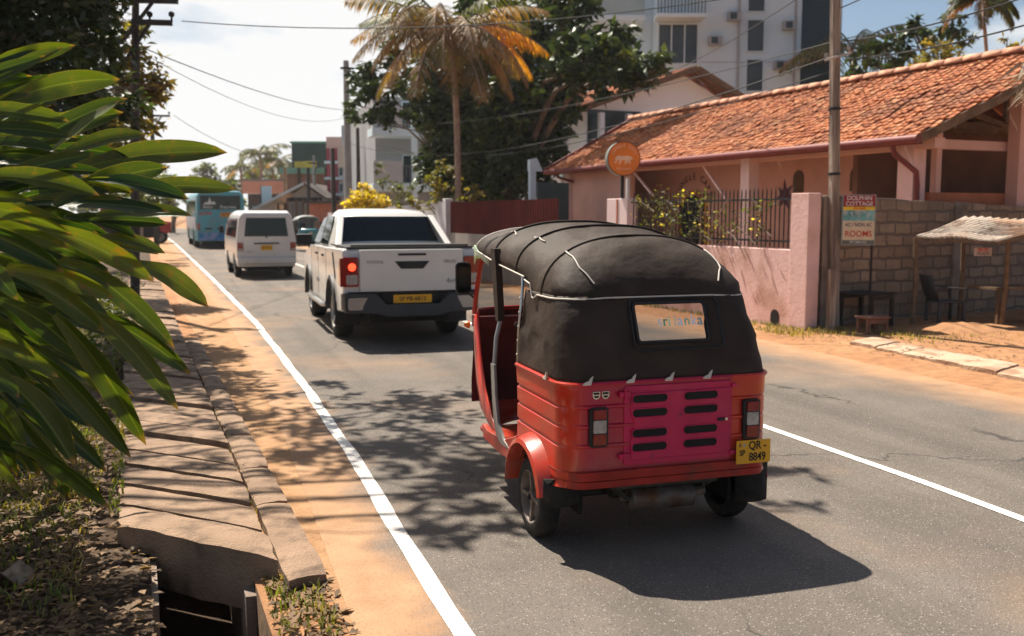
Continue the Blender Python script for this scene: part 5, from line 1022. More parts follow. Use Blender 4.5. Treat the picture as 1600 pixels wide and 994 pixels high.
# gutter, fascia, verge boards, rafters under the roof
a = MB(); a.loft([[(ET-.02+.075*math.cos(R(t)), s_, EZ-.045+.075*math.sin(R(t))) for t in range(0, 360, 30)] for s_ in (S0-.02, S1+.1)]); a.build('gutter', m_maroon, hs, True)
a = MB(); a.box(ET+.07, ET+.10, S0, S1, EZ-.12, EZ+.04); a.bar((ET-.02, S1+.06, EZ-.03), (RT, S1+.06, RZ+.02), .06, .20); a.build('fascia', m_maroon, hs)
a = MB()
for k in range(24):
    s_ = S0+.1+k*.58; 
    if s_ < S1: a.bar((ET+.08, s_, EZ-.06), (RT, s_-.0, RZ-.10), .05, .09)
for t in np.arange(.1, 1., .12): a.bar((ET+(RT-ET)*t, S0-1.0*t, EZ+(RZ-EZ)*t-.03), (ET+(RT-ET)*t, S1, EZ+(RZ-EZ)*t-.03), .045, .02)
a.build('rafter', m_wood, hs)
a = MB(); a.bar((ET+.05, S0+.02, EZ-.04), (RT, S0-1.12, RZ-.06), .04, .14); a.bar((RT, S0-1.12, RZ-.06), (RT+3.2, S0+.02, EZ-.15), .04, .14); a.build('verge_board', m_wood, hs)
a = MB(); a.tube([(ET+.03, 1.02, EZ-.10), (ET+.06, 1.0, EZ-.25), (ET+.42, .86, EZ-.55), (ET+.44, .85, EZ-.75), (ET+.44, .85, 0)], .045, 8); a.build('downpipe', m_maroon, hs, True)
a = MB(); a.tube([(ET+.0, S1-.5, EZ-.10), (ET+.1, S1-.6, EZ-.22), (ET+.55, S1-.7, EZ-.35)], .04, 8); a.build('downpipe', m_maroon, hs, True)
# walls: left solid block, recessed verandah, pillars
def hbox(nm, m, t0, t1, s0, s1, z0=-.1, z1=2.85, parent=hs, bevel=.0): a = MB(); a.box(t0, t1, s0, s1, z0, z1); return a.build(nm, m, parent, bevel=bevel)
sA, _ = onwall(885, 300, 3.05)
hbox('corner_pillar', m_pinkw, 3.0, 3.25, sA-.25, sA, z1=2.95)
hbox('wall', m_pink_shade, 3.18, 8.5, sA-.22, sA-.02); hbox('wall', m_pink_shade, 4.5, 4.65, 2.2, sA-.22, z1=3.6); hbox('wall', m_pink_shade, 3.1, 3.24, 10.2, sA-.25)
sB, _ = onwall(1166, 300, 3.05); hbox('pillar', m_pinkw, 3.0, 3.26, sB-.14, sB+.14, z1=2.95)
sC, _ = onwall(1413, 300, 3.0); hbox('pillar', m_pink, 3.0, 3.28, sC-.17, sC+.17, z1=2.95)
hbox('beam', m_pink_shade, 3.02, 3.24, .5, sA, 2.83, 3.0)
# open pavilion on the right: low gable end wall, posts, back walls coloured dark to stand for deep shade
hbox('wall', m_orangew, 3.45, 8.6, .95, 1.07, 0, 2.12); hbox('wall', mat('shade_dark_back_wall', (.16, .075, .045), .9, .2, 2), 3.4, 8.8, 2.6, 2.72, 0, 3.35); hbox('wall', _M['shade_dark_back_wall'], 8.65, 8.8, 1.0, 14, 0, 3.0)
a = MB(); a.box(3.62, 3.74, 1.0, 1.12, 2.0, 3.5); a.build('post', m_pink_shade, hs)
hbox('pillar', m_pink_shade, 5.24, 5.56, .70, .94, z1=4.42)
hbox('beam', m_pink_shade, 3.24, 5.3, .98, 1.1, 2.86, 3.02)
a = MB()
for k in range(9): a.bar((4.7, 1.6+k*.5, 3.35), (8.6, 1.6+k*.5, 3.35), .06, .12)
for k in range(4): a.bar((5.5, 1.3+k*1.2, 3.35), (4.3, 1.3+k*1.2, 3.62), .07, .10); a.bar((5.6, 1.3+k*1.2, 3.4), (5.6, 1.3+k*1.2, 4.4), .08)
a.build('roof_frame', m_wood, hs)
lampo = MB(); lampo.lathe([(0, .02), (.02, .10), (.14, .13), (.16, .02)], (6.4, 1.6, 2.35), 'z', 12); lampo.tube([(6.4, 1.6, 2.5), (6.4, 1.6, 3.35)], .012, 5); lampo.build('hanging_lamp', mat('pale_lampshade', (.5, .45, .38), .7), hs, True)
# arched doorway and wall niches
sE, zE = onwall(1084, 330, 4.5)
def arch_panel(nm, m, t, s, w_, z0, zt, th=.02, parent=hs):
    P_ = [(s-w_, z0), (s+w_, z0)]+[(s+w_*math.cos(R(x)), zt-w_+w_*math.sin(R(x))) for x in range(0, 181, 15)]; a = MB(); a.prism(P_, 'x', t-th, t+.01); return a.build(nm, m, parent)
dr_ = arch_panel('arched_doorway', mat('orange_door_frame', (.55, .20, .05), .7, .15, 3), 4.5, sE, .62, 0, 2.36, .03); arch_panel('door_opening', m_dark, 4.47, sE, .50, 0, 2.24, .02, dr_)
a = MB()
for k in range(8): a.bar((4.42, sE-.48+k*.137, 1.75), (4.42, sE-.48+k*.137, 2.22-.35*abs(k-3.5)/3.5*.6), .022)
a.bar((4.42, sE-.5, 1.95), (4.42, sE+.5, 1.95), .03); a.bar((4.42, sE-.5, 1.75), (4.42, sE+.5, 1.75), .05); a.build('door_grille', m_black_metal, dr_)
sN, zN = onwall(1248, 282, 4.5); arch_panel('wall_niche', mat('dark_niche', (.13, .085, .05), .9), 4.5, sN, .17, zN-.26, zN+.22, .012)
for px, py, w_ in ((1340, 275, .2), (1375, 278, .2)):
    s_, z_ = onwall(px, py, 4.5); arch_panel('wall_niche', _M['dark_niche'], 4.5, s_, w_, z_-.3, z_+.2, .012)
# painted words over the doorway
m_paint = mat('brown_sign_paint', (.13, .06, .04), .8, .1)
word = 'JUNGLE CAFE'; Rw = .80; zc = onwall(1084, 326, 4.5)[1]
for i, ch in enumerate(word):
    if ch == ' ': continue
    th = R(152-(i)*12.6); s_ = sE+Rw*math.cos(th); z_ = zc+Rw*math.sin(th)*1.0
    text('wall_writing', ch, .23, (4.484, sE-Rw*math.cos(th), z_), Matrix.Rotation(-math.pi/2, 3, 'Z').to_euler().to_quaternion().to_euler() if False else (Matrix.Rotation(-math.pi/2, 3, 'Z') @ Matrix.Rotation(math.pi/2, 3, 'X') @ Matrix.Rotation((th-math.pi/2), 3, 'Z')).to_euler(), m_paint, hs, .002, sx=.9)
# painted leaf star on the wall and brackets
s_, z_ = onwall(1226, 305, 4.5)
a = MB(); P_ = []
for k in range(14): r_ = (.34 if k % 2 == 0 else .15)*(1 if k < 8 else .8); P_.append((s_+r_*math.cos(R(k*25.7+90)), z_+r_*math.sin(R(k*25.7+90))))
a.prism(P_, 'x', 4.485, 4.497); a.build('wall_painting', mat('purple_paint', (.12, .04, .07), .8), hs)
for px0, py0, px1, py1 in ((1098, 258, 1134, 310), (990, 268, 1020, 305)):
    s0, z0_ = onwall(px0, py0, 3.1); s1, z1_ = onwall(px1, py1, 3.1); a = MB(); a.bar((3.1, s0, z0_), (3.1, s1, z1_), .05); a.build('brace', m_pinkw, hs)
a = MB(); s_, z_ = onwall(981, 290, 1.5); a.bar((1.5, s_, 0), (1.5, s_, 2.55), .07); o_ = a.build('white_post', mat('white_post', (.6, .58, .55), .7, .1, 3), gw)
# round sign on the pillar
rsn = F_('round_sign', 'round orange lightbox sign on a black post above the pale pink pillar', 'sign', .10, 5.5, 2.06, turn=0)
Pc = PD(960, 250, 18.6); loc_ = rsn.location
a = MB(); a.tube([(0, 0, 0), (0, 0, .45)], .035, 8); a.build('post', m_black, rsn, True)
sgn = empty('x'); bpy.data.objects.remove(sgn)
def sgm(nm, prof, m, par, n_=40): a = MB(); a.lathe(prof, (0, 0, 0), 'y', n_); o = a.build(nm, m, par, True, 30); o.location = (0, 0, .78); o.rotation_euler.z = -PHI-R(8); return o
bx_ = sgm('sign_box', [(-.10, .001), (-.10, .335), (.10, .335), (.10, .001)], mat('grey_green_sign_case', (.16, .19, .17), .5, .1), rsn)
def sub(nm, prof, m): a = MB(); a.lathe(prof, (0, 0, 0), 'y', 40); return a.build(nm, m, bx_, True, 30)
sub('sign_face', [(-.102, .001), (-.106, .325), (-.100, .325)], mat('orange_sign_face', (.85, .22, .02), .4, .15, 4)); sub('sign_rim', [(-.108, .322), (-.112, .33), (-.108, .338), (-.09, .338)], m_maroon)
m_sp = mat('pale_orange_print', (.95, .55, .35), .5)
# prowling big cat silhouette and lettering
a = MB(); a.prism([(-.17, .03), (-.14, .055), (-.02, .05), (.10, .055), (.15, .03), (.19, -.01), (.15, -.01), (.12, -.02), (.14, -.10), (.10, -.10), (.07, -.04), (.05, -.10), (.01, -.10), (.02, -.03), (-.05, -.03), (-.07, -.10), (-.11, -.10), (-.09, -.03), (-.14, -.02), (-.16, -.09), (-.20, -.09), (-.17, -.02), (-.19, .0)], 'y', -.111, -.106); a.build('sign_emblem', m_sp, bx_)
for i, ch in enumerate('JUNGLE CAFE'):
    th = R(155-i*13); text('sign_lettering', ch, .075, (.255*math.cos(th), -.109, .255*math.sin(th)), (Matrix.Rotation(math.pi/2, 3, 'X') @ Matrix.Rotation(th-math.pi/2, 3, 'Z')).to_euler(), m_sp, bx_, .001) if ch != ' ' else None
text('sign_lettering', 'RESTAURANT', .05, (0, -.109, -.20), (math.pi/2, 0, 0), m_sp, bx_, .001)
# ------------------------------------------------------------------ concrete block wall going to the right
m_blk, n, b = nodes('rough_concrete_blocks'); q = NB(n); tc = n.nodes.new('ShaderNodeTexCoord'); ob = tc.outputs['Object']
wob = n.nodes.new('ShaderNodeVectorMath'); wob.operation = 'MULTIPLY_ADD'; nn_ = n.nodes.new('ShaderNodeTexNoise'); nn_.inputs['Scale'].default_value = 3.5; nn_.inputs['Detail'].default_value = 4; n.links.new(ob, nn_.inputs[0]); n.links.new(nn_.outputs[1], wob.inputs[0]); wob.inputs[1].default_value = (.10, .10, .10); n.links.new(ob, wob.inputs[2])
bv = q.mapping(wob.outputs[0], (1, 1, 1), (0, 0, 0), (math.pi/2, 0, 0)); br = n.nodes.new('ShaderNodeTexBrick'); n.links.new(bv, br.inputs[0]); br.inputs['Scale'].default_value = 1; br.inputs['Brick Width'].default_value = .36; br.inputs['Row Height'].default_value = .185; br.inputs['Mortar Size'].default_value = .022; br.inputs['Mortar Smooth'].default_value = .4; br.inputs['Bias'].default_value = 0
br.inputs['Color1'].default_value = (.26, .175, .115, 1); br.inputs['Color2'].default_value = (.42, .29, .19, 1); br.inputs['Mortar'].default_value = (.19, .135, .10, 1)
base = q.mix(q.math('MULTIPLY', q.rng(q.noise(ob, 1.4, 6, .65), .42, .66), .75), br.outputs[0], (.17, .13, .10)); base = q.mix(q.math('MULTIPLY', q.rng(q.noise(ob, 22, 5, .7), .5, .65), .5), base, (.14, .105, .08))
q.lk(base, b.inputs['Base Color']); b.inputs['Roughness'].default_value = .95; q.bump(q.math('ADD', q.math('MULTIPLY', br.outputs['Fac'], -1.6), q.noise(ob, 26, 5, .7)), .9, .02, b)
bw0 = Vector((8.66, 12.35, 0)); bw1 = Vector((19.0, 14.2, 0)); dr2 = (bw1-bw0); rz_ = math.atan2(dr2.y, dr2.x)
bwl = thing('block_wall', 'rough unplastered concrete block wall behind the utility pole and stall', 'wall', bw0, rz_)
a = MB(); Lw = dr2.length; prof_ = [(0, -.1), (Lw, -.1)]+[(Lw*(1-k/30), 1.74+.30*(1-(1-k/30))**1.0*1.0 if False else 1.76+.29*(k/30)**1.3+.01*math.sin(k*2.3)) for k in range(31)]
a.prism(prof_, 'y', 0, .17); a.build('wall', m_blk, bwl, bevel=.01)
a = MB()
for x in (.15, 3.1, 6.2): a.box(x, x+.28, -.05, .0, -.1, float(np.interp(x, [0, Lw], [2.03, 1.76])))
a.build('pier', m_conc, bwl, bevel=.01)
# ------------------------------------------------------------------ utility pole on the right
pole_c, n, b = nodes('concrete_pole'); q = NB(n); tc = n.nodes.new('ShaderNodeTexCoord'); ob = tc.outputs['Object']; st_ = q.mapping(ob, (6, 6, .5))
q.lk(q.mix(q.rng(q.noise(st_, 1.6, 6, .65), .42, .62), (.16, .115, .09), (.42, .33, .26)), b.inputs['Base Color']); b.inputs['Roughness'].default_value = .9; q.bump(q.noise(ob, 20, 5, .7), .8, .02, b)
PB = G(1302, 516); upl = thing('utility_pole', 'tall weathered concrete utility pole in front of the block wall', 'utility pole', PB, PHI)
a = MB(); a.loft([[(x*w_, y*w_*.85, z) for x, y in ((-1, -.6), (-.6, -1), (.6, -1), (1, -.6), (1, .6), (.6, 1), (-.6, 1), (-1, .6))] for z, w_ in ((-.2, .083), (2, .076), (5, .068), (8.6, .058))]); a.build('pole', pole_c, upl, True, 30)
upl.rotation_euler = (0, R(-2.2), PHI)
a = MB(); a.bar((-.28, -.12, 3.98), (.20, -.10, 4.10), .05, .03); cr1 = a.build('crossarm', mat('pale_bracket', (.45, .38, .33), .7, .2, 8), upl)
a = MB()
for x, z in ((-.26, 4.05), (.16, 4.16)): a.lathe([(-.03, .02), (0, .028), (.03, .02)], (x, -.11, z), 'z', 8)
a.build('insulator', m_lens, cr1, True)
a = MB(); a.bar((-.8, 0, 7.9), (.8, 0, 7.9), .08); a.build('crossarm', m_black_metal, upl)
for z in (2.35, 3.3): a = MB(); a.lathe([(-.02, .080), (-.02, .090), (.02, .090), (.02, .080)], (0, 0, z), 'z', 16); a.build('metal_band', m_black_metal, upl, True)
stub = MB(); stub.loft([[(x*w_, y*w_, z) for x, y in ((-1, -1), (1, -1), (1, 1), (-1, 1))] for z, w_ in ((-.1, .05), (.95, .045))]); sp_ = stub.build('short_post', pole_c, None, loc=G(1297, 522)); tag(sp_, 'short pale concrete stub post leaning beside the foot of the tall pole', 'post')
# ------------------------------------------------------------------ room sign, table, stool, chair, stall
SB = G(1357, 517); sg_ = thing('room_sign', 'upright red yellow and white DOLPHIN COTTAGE rooms sign on a thin post', 'sign', SB, 0)
D_ = SB.x*math.sin(YAW)+SB.y*math.cos(YAW); zt_ = PD(1337, 304, D_).z; zb_ = PD(1337, 383, D_).z; xl = PD(1311, 340, D_); wd_ = 51*D_/FPX
sgz = -YAW-R(4)
a = MB(); a.tube([(0, 0, 0), (0, 0, zt_)], .018, 8); a.build('post', m_black_metal, sg_, True)
def sbox(nm, x0, x1, z0, z1, y0, y1, m, par): a = MB(); a.box(x0, x1, y0, y1, z0, z1); o = a.build(nm, m, par); return o
H_ = zt_-zb_; bo_ = MB(); bo_.box(-wd_+.02, .02, -.06, -.03, zb_, zt_); bo_ = bo_.build('board', mat('sign_board_back', (.25, .28, .27), .6), sg_); bo_.rotation_euler.z = sgz
def band(a_, b_, m, y=-.063): return sbox('sign_band', -wd_+.035, .005, zb_+H_*a_, zb_+H_*b_, y, -.0595, m, bo_)
band(.76, .985, mat('sign_dark_red', (.28, .02, .02), .5)); band(.69, .76, mat('sign_yellow', (.75, .5, .03), .5)); band(.48, .69, mat('sign_picture_sea', (.12, .30, .30), .5, .5, 9, col2=(.35, .42, .40), c2s=12, c2w=(.5, .6))); band(.10, .48, mat('sign_cream', (.62, .50, .34), .5)); band(.02, .10, mat('sign_grey', (.12, .12, .11), .5))
cxs = -wd_/2+.02
def st_(s, size, f_, m, sx=1.): text('sign_writing', s, size, (cxs, -.065, zb_+H_*f_), (math.pi/2, 0, 0), m, bo_, .001, sx=sx)
m_red2 = mat('sign_red_ink', (.5, .03, .015), .5)
st_('DOLPHIN', H_*.12, .925, m_wtxt, .95); st_('COTTAGE', H_*.12, .815, m_wtxt, .95); st_('VILLAGE', H_*.07, .725, m_red2, .9); st_('AC / NON AC', H_*.105, .40, mat('sign_blue_ink', (.03, .03, .12), .5), .80); st_('ROOMS', H_*.16, .22, m_red2, .95); st_('077 3458 2310', H_*.065, .058, m_wtxt, .82)
def frame_table(nm, label, cat, loc, rz, w_, d_, h_, m, th=.03, leg=.05, low=None, group=None):
    t = thing(nm, label, cat, loc, rz, group); a = MB(); a.box(-w_/2, w_/2, -d_/2, d_/2, h_-th, h_); a.build('table_top' if h_ > .6 else 'seat', m, t, bevel=.005)
    for sx in (-1, 1):
        for sy in (-1, 1): a = MB(); a.bar((sx*(w_/2-leg), sy*(d_/2-leg), 0), (sx*(w_/2-leg), sy*(d_/2-leg), h_-th), leg); a.build('leg', m, t)
    for sy in (-1, 1): a = MB(); a.bar((-w_/2+leg, sy*(d_/2-leg), h_-th-.04), (w_/2-leg, sy*(d_/2-leg), h_-th-.04), leg*.6, .06); a.build('apron', m, t)
    return t
frame_table('table', 'small dark wooden table under the rooms sign', 'table', G(1352, 516), PHI+R(12), .62, .62, .58, mat('black_stained_wood', (.035, .026, .02), .8, .3, 8), .03, .05)
frame_table('stool', 'low rough wooden stool in front of the small dark table', 'stool', G(1362, 526), PHI-R(5), .40, .30, .30, mat('reddish_old_wood', (.20, .10, .07), .85, .3, 8), .03, .045)
ch = thing('plastic_chair', 'dark plastic armchair standing in the shade under the stall roof', 'chair', G(1475, 512), PHI+R(70)); mch = mat('dark_grey_plastic', (.05, .05, .055), .45, .1)
a = MB(); a.box(-.22, .22, -.22, .22, .40, .43); a.build('seat', mch, ch, bevel=.01)
a = MB(); a.loft([[(x, y+.03*k, z) for x in (-.2, 0, .2)] for k, (y, z) in enumerate(((.2, .43), (.25, .6), (.28, .82)))], False, False); a.build('backrest', mch, ch, True, solid=.012)
for sx in (-1, 1):
    for sy in (-1, 1): a = MB(); a.bar((sx*.20, sy*.20, 0), (sx*.19, sy*.19, .41), .04); a.build('leg', mch, ch)
    a = MB(); a.tube([(sx*.24, -.2, .42), (sx*.25, -.18, .62), (sx*.25, .1, .64), (sx*.22, .26, .62)], .018, 6); a.build('armrest', mch, ch, True)
# stall
p1_ = PD(1431, 369, 14.6); p2_ = PD(1556, 376, 14.05); p3_ = PD(1720, 344, 14.2); p4_ = PD(1506, 340, 14.9)
stl = thing('roadside_stall', 'makeshift stall with a rusty corrugated sheet roof on crooked wooden posts', 'stall', (p2_.x, p2_.y, 0)); O_ = Vector((p2_.x, p2_.y, 0))
m_rust, n, b = nodes('rusty_corrugated_iron'); q = NB(n); tc = n.nodes.new('ShaderNodeTexCoord'); ob = tc.outputs['Object']
base = q.mix(q.rng(q.noise(ob, .9, 5, .6), .44, .58), (.62, .52, .42), (.55, .27, .11)); base = q.mix(q.rng(q.noise(ob, 5, 6, .7), .5, .66), base, (.24, .12, .06)); q.lk(base, b.inputs['Base Color']); b.inputs['Roughness'].default_value = .7
N1 = 64; P_ = []
q1, q2, q3, q4 = [Vector(v)-O_ for v in (p1_, p2_, p3_, p4_)]
q4.z = q3.z = 1.69
nr = (q2-q1).cross(q4-q1).normalized(); nr = nr if nr.z > 0 else -nr
for j in range(6):
    t = j/5; P_.append([tuple(q1.lerp(q4, t).lerp(q2.lerp(q3, t), i/N1)+nr*.022*math.sin(i*math.pi*2/4)+Vector((0, 0, -.02*math.sin(i/N1*9+t*4)))) for i in range(N1+1)])
a = MB(); a.grid(P_); a.build('roof_sheet', m_rust, stl, True, 180, solid=.004)
pf = G(1563, 517)-O_; pf2 = q2+Vector((.03, .1, -.05))
for nm, A_, B_, r_ in (('post', pf, q2.lerp(q3, .12)+Vector((0, 0, -.02)), .035), ('post', Vector((q1.x, q1.y, 0)), q1+Vector((0, 0, -.02)), .035), ('post', Vector((q3.x-.2, q3.y, 0)), q3+Vector((-.2, 0, -.02)), .04), ('post', Vector((q4.x, q4.y, 0)), q4, .035)):
    a = MB(); mid = A_.lerp(B_, .5)+Vector((.03, 0, 0)); a.tube([A_+Vector((0, 0, -.1)), mid, B_], [r_*1.15, r_, r_*.9], 8); a.build(nm, m_wood, stl, True)
a = MB(); a.bar(q1+Vector((0, 0, -.04)), q2+Vector((0, 0, -.04)), .04); a.bar(q2+Vector((0, 0, -.04)), q3+Vector((0, 0, -.04)), .04); a.bar(q4+Vector((0, 0, -.04)), q3+Vector((0, 0, -.04)), .04); a.build('beam', m_wood, stl)
tp_ = MB(); A_ = q1.lerp(q2, .55).lerp(q4.lerp(q3, .55), .92); B_ = q3+Vector((-.1, .5, 0)); tp_.grid([[(A_.x+(B_.x-A_.x)*i/16, A_.y+(B_.y-A_.y)*i/16+.03*math.sin(i*1.3), 1.6-1.45*j/6) for i in range(17)] for j in range(7)]); tp_.build('shade_sheet', mat('stall_shade_dark', (.03, .026, .02), .85, .3, 3), stl, True, solid=.006)  # added dark sheet, stands in for the deep shade under the stall roof
cn = q2.lerp(q3, .42)+Vector((0, .2, 0)); a = MB(); a.box(cn.x-.4, cn.x+1.6, cn.y+.1, cn.y+.7, .62, .66)
for x in (-.3, .7, 1.5): a.bar((cn.x+x, cn.y+.2, 0), (cn.x+x, cn.y+.2, .62), .05)
a.build('counter', m_wood, stl)
sb = q1.lerp(q2, .86)+Vector((.10, .12, -.14)); a = MB(); a.box(-.13, .13, -.006, .006, -.10, .02); nb_ = a.build('notice_board', mat('pale_notice', (.45, .33, .28), .7), stl, loc=sb, rz=-YAW)
text('notice_writing', 'BUS', .075, (0, -.009, -.012), (math.pi/2, 0, 0), m_red2, nb_, .001, sx=1.2); text('notice_writing', 'TICKETS', .05, (0, -.009, -.07), (math.pi/2, 0, 0), m_ink, nb_, .001)
# thatch of the neighbouring hut at the frame edge
th_ = PD(1612, 118, 13.2); tp = np.array([[th_.x+random.Random(k).uniform(-.05, .8), th_.y+random.Random(k+99).uniform(-.6, .2), th_.z+random.Random(k+7).uniform(-.1, .25)] for k in range(500)])
tht = thing('thatched_shelter', 'grey thatch eave hanging in at the right edge beside the pink pillar', 'thatch', (th_.x+.4, th_.y, 0)); leaf_cloud('thatch', tp-np.array([th_.x+.4, th_.y, 0]), .2, .45, .03, mat('grey_thatch', (.33, .27, .2), .9, .3, 4, leafattr=True), tht, 3, droop=1.4)
a = MB(); a.tube([(.5, 0, 0), (.5, 0, th_.z+.2)], .06, 8); a.build('post', m_wood, tht, True)
# ------------------------------------------------------------------ right verge: paving slabs, mound, tufts
rnd = random.Random(21); pv = []
for k in range(8):
    y = 6.6+k*.52; x = 8.02+.02*k; pv.append(rough_slab([(x, y), (x+.62, y+.30), (x+.60, y+.78), (x-.02, y+.47)], .075+rnd.uniform(-.01, .012), .12, 'paving_slab', rnd, mat('dusty_slab', (.50, .36, .25), .9, .18, 4, bump=.6, bscale=30, col2=(.3, .18, .11), c2s=4), amp=.01))
for i, o in enumerate(pv): tag(o, '%s dusty concrete slab from the nearest end of the row along the right verge' % ordn[i], 'concrete slab', 'slabs along the right verge')
mc = G(1500, 525); Mm = []
for i in range(17):
    Mm.append([(mc.x-1.4+i*.19, mc.y-1.1+j*.2, .02+.16*math.exp(-(((i-8)/4.2)**2+((j-6)/3.2)**2))+.012*math.sin(i*2.1+j*1.7)) for j in range(13)])
a = MB(); a.grid(Mm); o = a.build('dirt_mound', m_soil, None, True, 180); o['kind'] = 'structure'
rg = np.random.default_rng(33); n_ = 3200
xs = rg.uniform(7.7, 12.5, n_); ys_ = 12.0-(xs-8)*.05+rg.normal(0, .32, n_); ys_ = np.where(xs > 9, ys_-.9+rg.normal(0, .35, n_), ys_); keep_ = rg.uniform(0, 1, n_) < np.clip(1.2-(xs-8)*.25, .15, 1)
tag(grass('verge_grass', np.stack([xs, ys_, np.full(n_, .045)], 1)[keep_], .07, mat('dry_grass', (.24, .20, .07), .7, .3, 2, transl=.3, leafattr=True), 5), 'dry tufts of grass at the foot of the pink and block walls', 'grass')
P = np.stack([rg.uniform(7.9, 13, 700), rg.uniform(8.5, 12.2, 700), np.full(700, .06)], 1); tag(ground_leaves('leaf_litter', P, .05, .03, m_leafB, 12), 'scattered dry leaves on the orange soil of the right verge', 'leaf litter')
P = []
for s_ in np.arange(-.1, 8, .05): 
    c_v = A0+Vector((-.06-math.sin(PHI)*s_*1.0, math.cos(PHI)*s_, .02)); P.append((c_v.x+rg.normal(0, .05), c_v.y, .03))
tag(grass('wall_weeds', np.repeat(np.array(P), 6, 0)+rg.normal(0, .03, (len(P)*6, 3))*np.array([1, 1, 0]), .07, m_grass, 9), 'thin line of weeds where the pink wall meets the verge', 'weeds')
# ================================================================== BACKGROUND
m_wpl = mat('white_plaster', (.56, .68, .73), .8, .06, .5, col2=(.46, .56, .60), c2s=.25, c2w=(.5, .7)); m_wgh = mat('bright_white_wall', (.78, .87, .95), .8, .05, .5); m_grey = mat('grey_render_wall', (.30, .31, .32), .8, .12, .6); m_wing = mat('window_dark', (.035, .045, .05), .12, .2, 1)
def at_px(px, py, D): return PD(px, py, D)
def zpx(py, D, px=800): return PD(px, py, D).z
def block(name, label, cat, px0, px1, pytop, D, depth, m, rz=None, group=None):
    """building whose near face spans px0..px1 at distance D; local x to the right along the face, y away"""
    a, b_ = PD(px0, 335, D), PD(px1, 335, D); z = zpx(pytop, D, (px0+px1)/2); W_ = (b_-a).length
    t = thing(name, label, cat, (a.x, a.y, 0), -YAW if rz is None else rz, group); q_ = MB(); q_.box(0, W_, 0, depth, -.1, z); q_.build('wall', m, t); return t, W_, z
def lbox(t, nm, m, x0, x1, z0, z1, y0=-.06, y1=.02): a = MB(); a.box(x0, x1, y0, y1, z0, z1); return a.build(nm, m, t)
def win(t, x0, x1, z0, z1, mull=2, mw=.05, glass=None, fm=None, y=-.02):
    w_ = lbox(t, 'window', glass or m_wing, x0, x1, z0, z1, y-.02, y+.03); a = MB()
    for k in range(mull+1): x = x0+(x1-x0)*k/mull; a.box(x-mw/2, x+mw/2, y-.06, y-.0, z0, z1)
    for z in (z0, z1): a.box(x0-mw/2, x1+mw/2, y-.065, y-.005, z-mw/2, z+mw/2)
    a.build('frame', fm or m_wpl, w_); return w_
# tall white apartment tower
D = 46
tw, W_, z_ = block('apartment_tower', 'tall white apartment tower with a dark glazed end rising behind the tiled houses', 'tower block', 1022, 1243, -260, D, 12, m_wpl)
def X(px): return (px-1022)*D/FPX
def Z(py): return zpx(py, D, 1130)
for y0, y1 in ((52, -40), (100, 60), (150, 165)): pass
for k in range(6):   # narrow window strip
    zb_, zt__ = Z(145-62*k-2), Z(145-62*k-52) 
    win(tw, X(1159), X(1185), zb_, zt__, 1)
for k in range(4):   # big windows with balconies
    zz = Z(100-105*k); win(tw, X(1024), X(1084), zz, Z(100-105*k-62), 3)
    lbox(tw, 'balcony_slab', m_wpl, X(1016), X(1090), Z(34-105*k), Z(28-105*k), -1.1, 0); a = MB()
    for j in range(15): x = X(1018)+j*(X(1088)-X(1018))/14; a.box(x-.02, x+.02, -1.08, -1.04, Z(28-105*k), Z(2-105*k))
    a.box(X(1016), X(1090), -1.10, -1.03, Z(4-105*k), Z(0-105*k)); a.build('balcony_railing', m_black_metal, tw)
lbox(tw, 'dark_glazed_wing', mat('blue_black_glass', (.006, .018, .026), .18, .25, .4), X(1244.5), X(1301), 0, Z(-240), .3, 10); lbox(tw, 'corner_strip', m_wpl, X(1301), X(1306), 0, Z(-240), .25, 10)
lbox(tw, 'left_wing', m_wpl, X(912), X(1021.5), 0, Z(-200), 1.5, 11); lbox(tw, 'balcony_slab', m_wpl, X(905), X(1004), Z(30), Z(22), .2, 1.5); 
gb_ = lbox(tw, 'glass_balustrade', mat('pale_green_glass', (.30, .40, .40), .15, .1, 1), X(906), X(1004), Z(20), Z(-14), .22, .26); win(tw, X(926), X(990), Z(120), Z(50), 3, y=1.46)
for k, (xa, za) in enumerate(((1100, 58), (1128, 20), (1200, 96), (1212, 34))):
    ac_ = lbox(tw, 'air_conditioner', mat('grey_cabinet', (.30, .31, .31), .6, .15, 3), X(xa), X(xa+20), Z(za+14), Z(za), -.35, -.02); lbox(ac_, 'fan_grille', m_wing, X(xa+3), X(xa+13), Z(za+12), Z(za+2), -.37, -.34)
a = MB(); a.tube([(X(1146), -.08, 0), (X(1146), -.08, Z(-250))], .06, 6); a.tube([(X(1232), -.08, 0), (X(1232), -.08, Z(-250))], .05, 6); a.build('drain_pipe', m_grey, tw)
for py in (-10, 98): lbox(tw, 'floor_joint', m_grey, X(1090), X(1158), Z(py), Z(py-1.2), -.012, .01); lbox(tw, 'floor_joint', m_grey, X(1186), X(1243), Z(py), Z(py-1.2), -.012, .01)
# white gabled house between tower and pink house
gh = F_('gabled_house', 'white upstairs house with a gabled clay tile roof behind the pink house', 'house', 3.0, 17.2)
gD = 31
def lg(px, py, yl=1.4):
    d = ray(px, py); n_ = Vector((-math.sin(PHI), math.cos(PHI), 0)); g0_ = Vector((gh.location.x, gh.location.y, 0)); k = (g0_.dot(n_)+yl)/d.dot(n_); P = Vector((0, 0, CAM_H))+d*k-g0_; c, s_ = math.cos(-PHI), math.sin(-PHI); return Vector((P.x*c-P.y*s_, P.x*s_+P.y*c, P.z))
e0, ap, e1 = lg(905, 168, .6), lg(1090, 103, .6), lg(1180, 162, .6); yg = 1.4
wl_ = MB(); wl_.prism([(e0.x+.7, -.1), (e1.x-.5, -.1), (e1.x-.5, e1.z), (ap.x, ap.z-.25), (e0.x+.7, e0.z)], 'y', yg, yg+8); wl_.build('wall', m_wgh, gh)
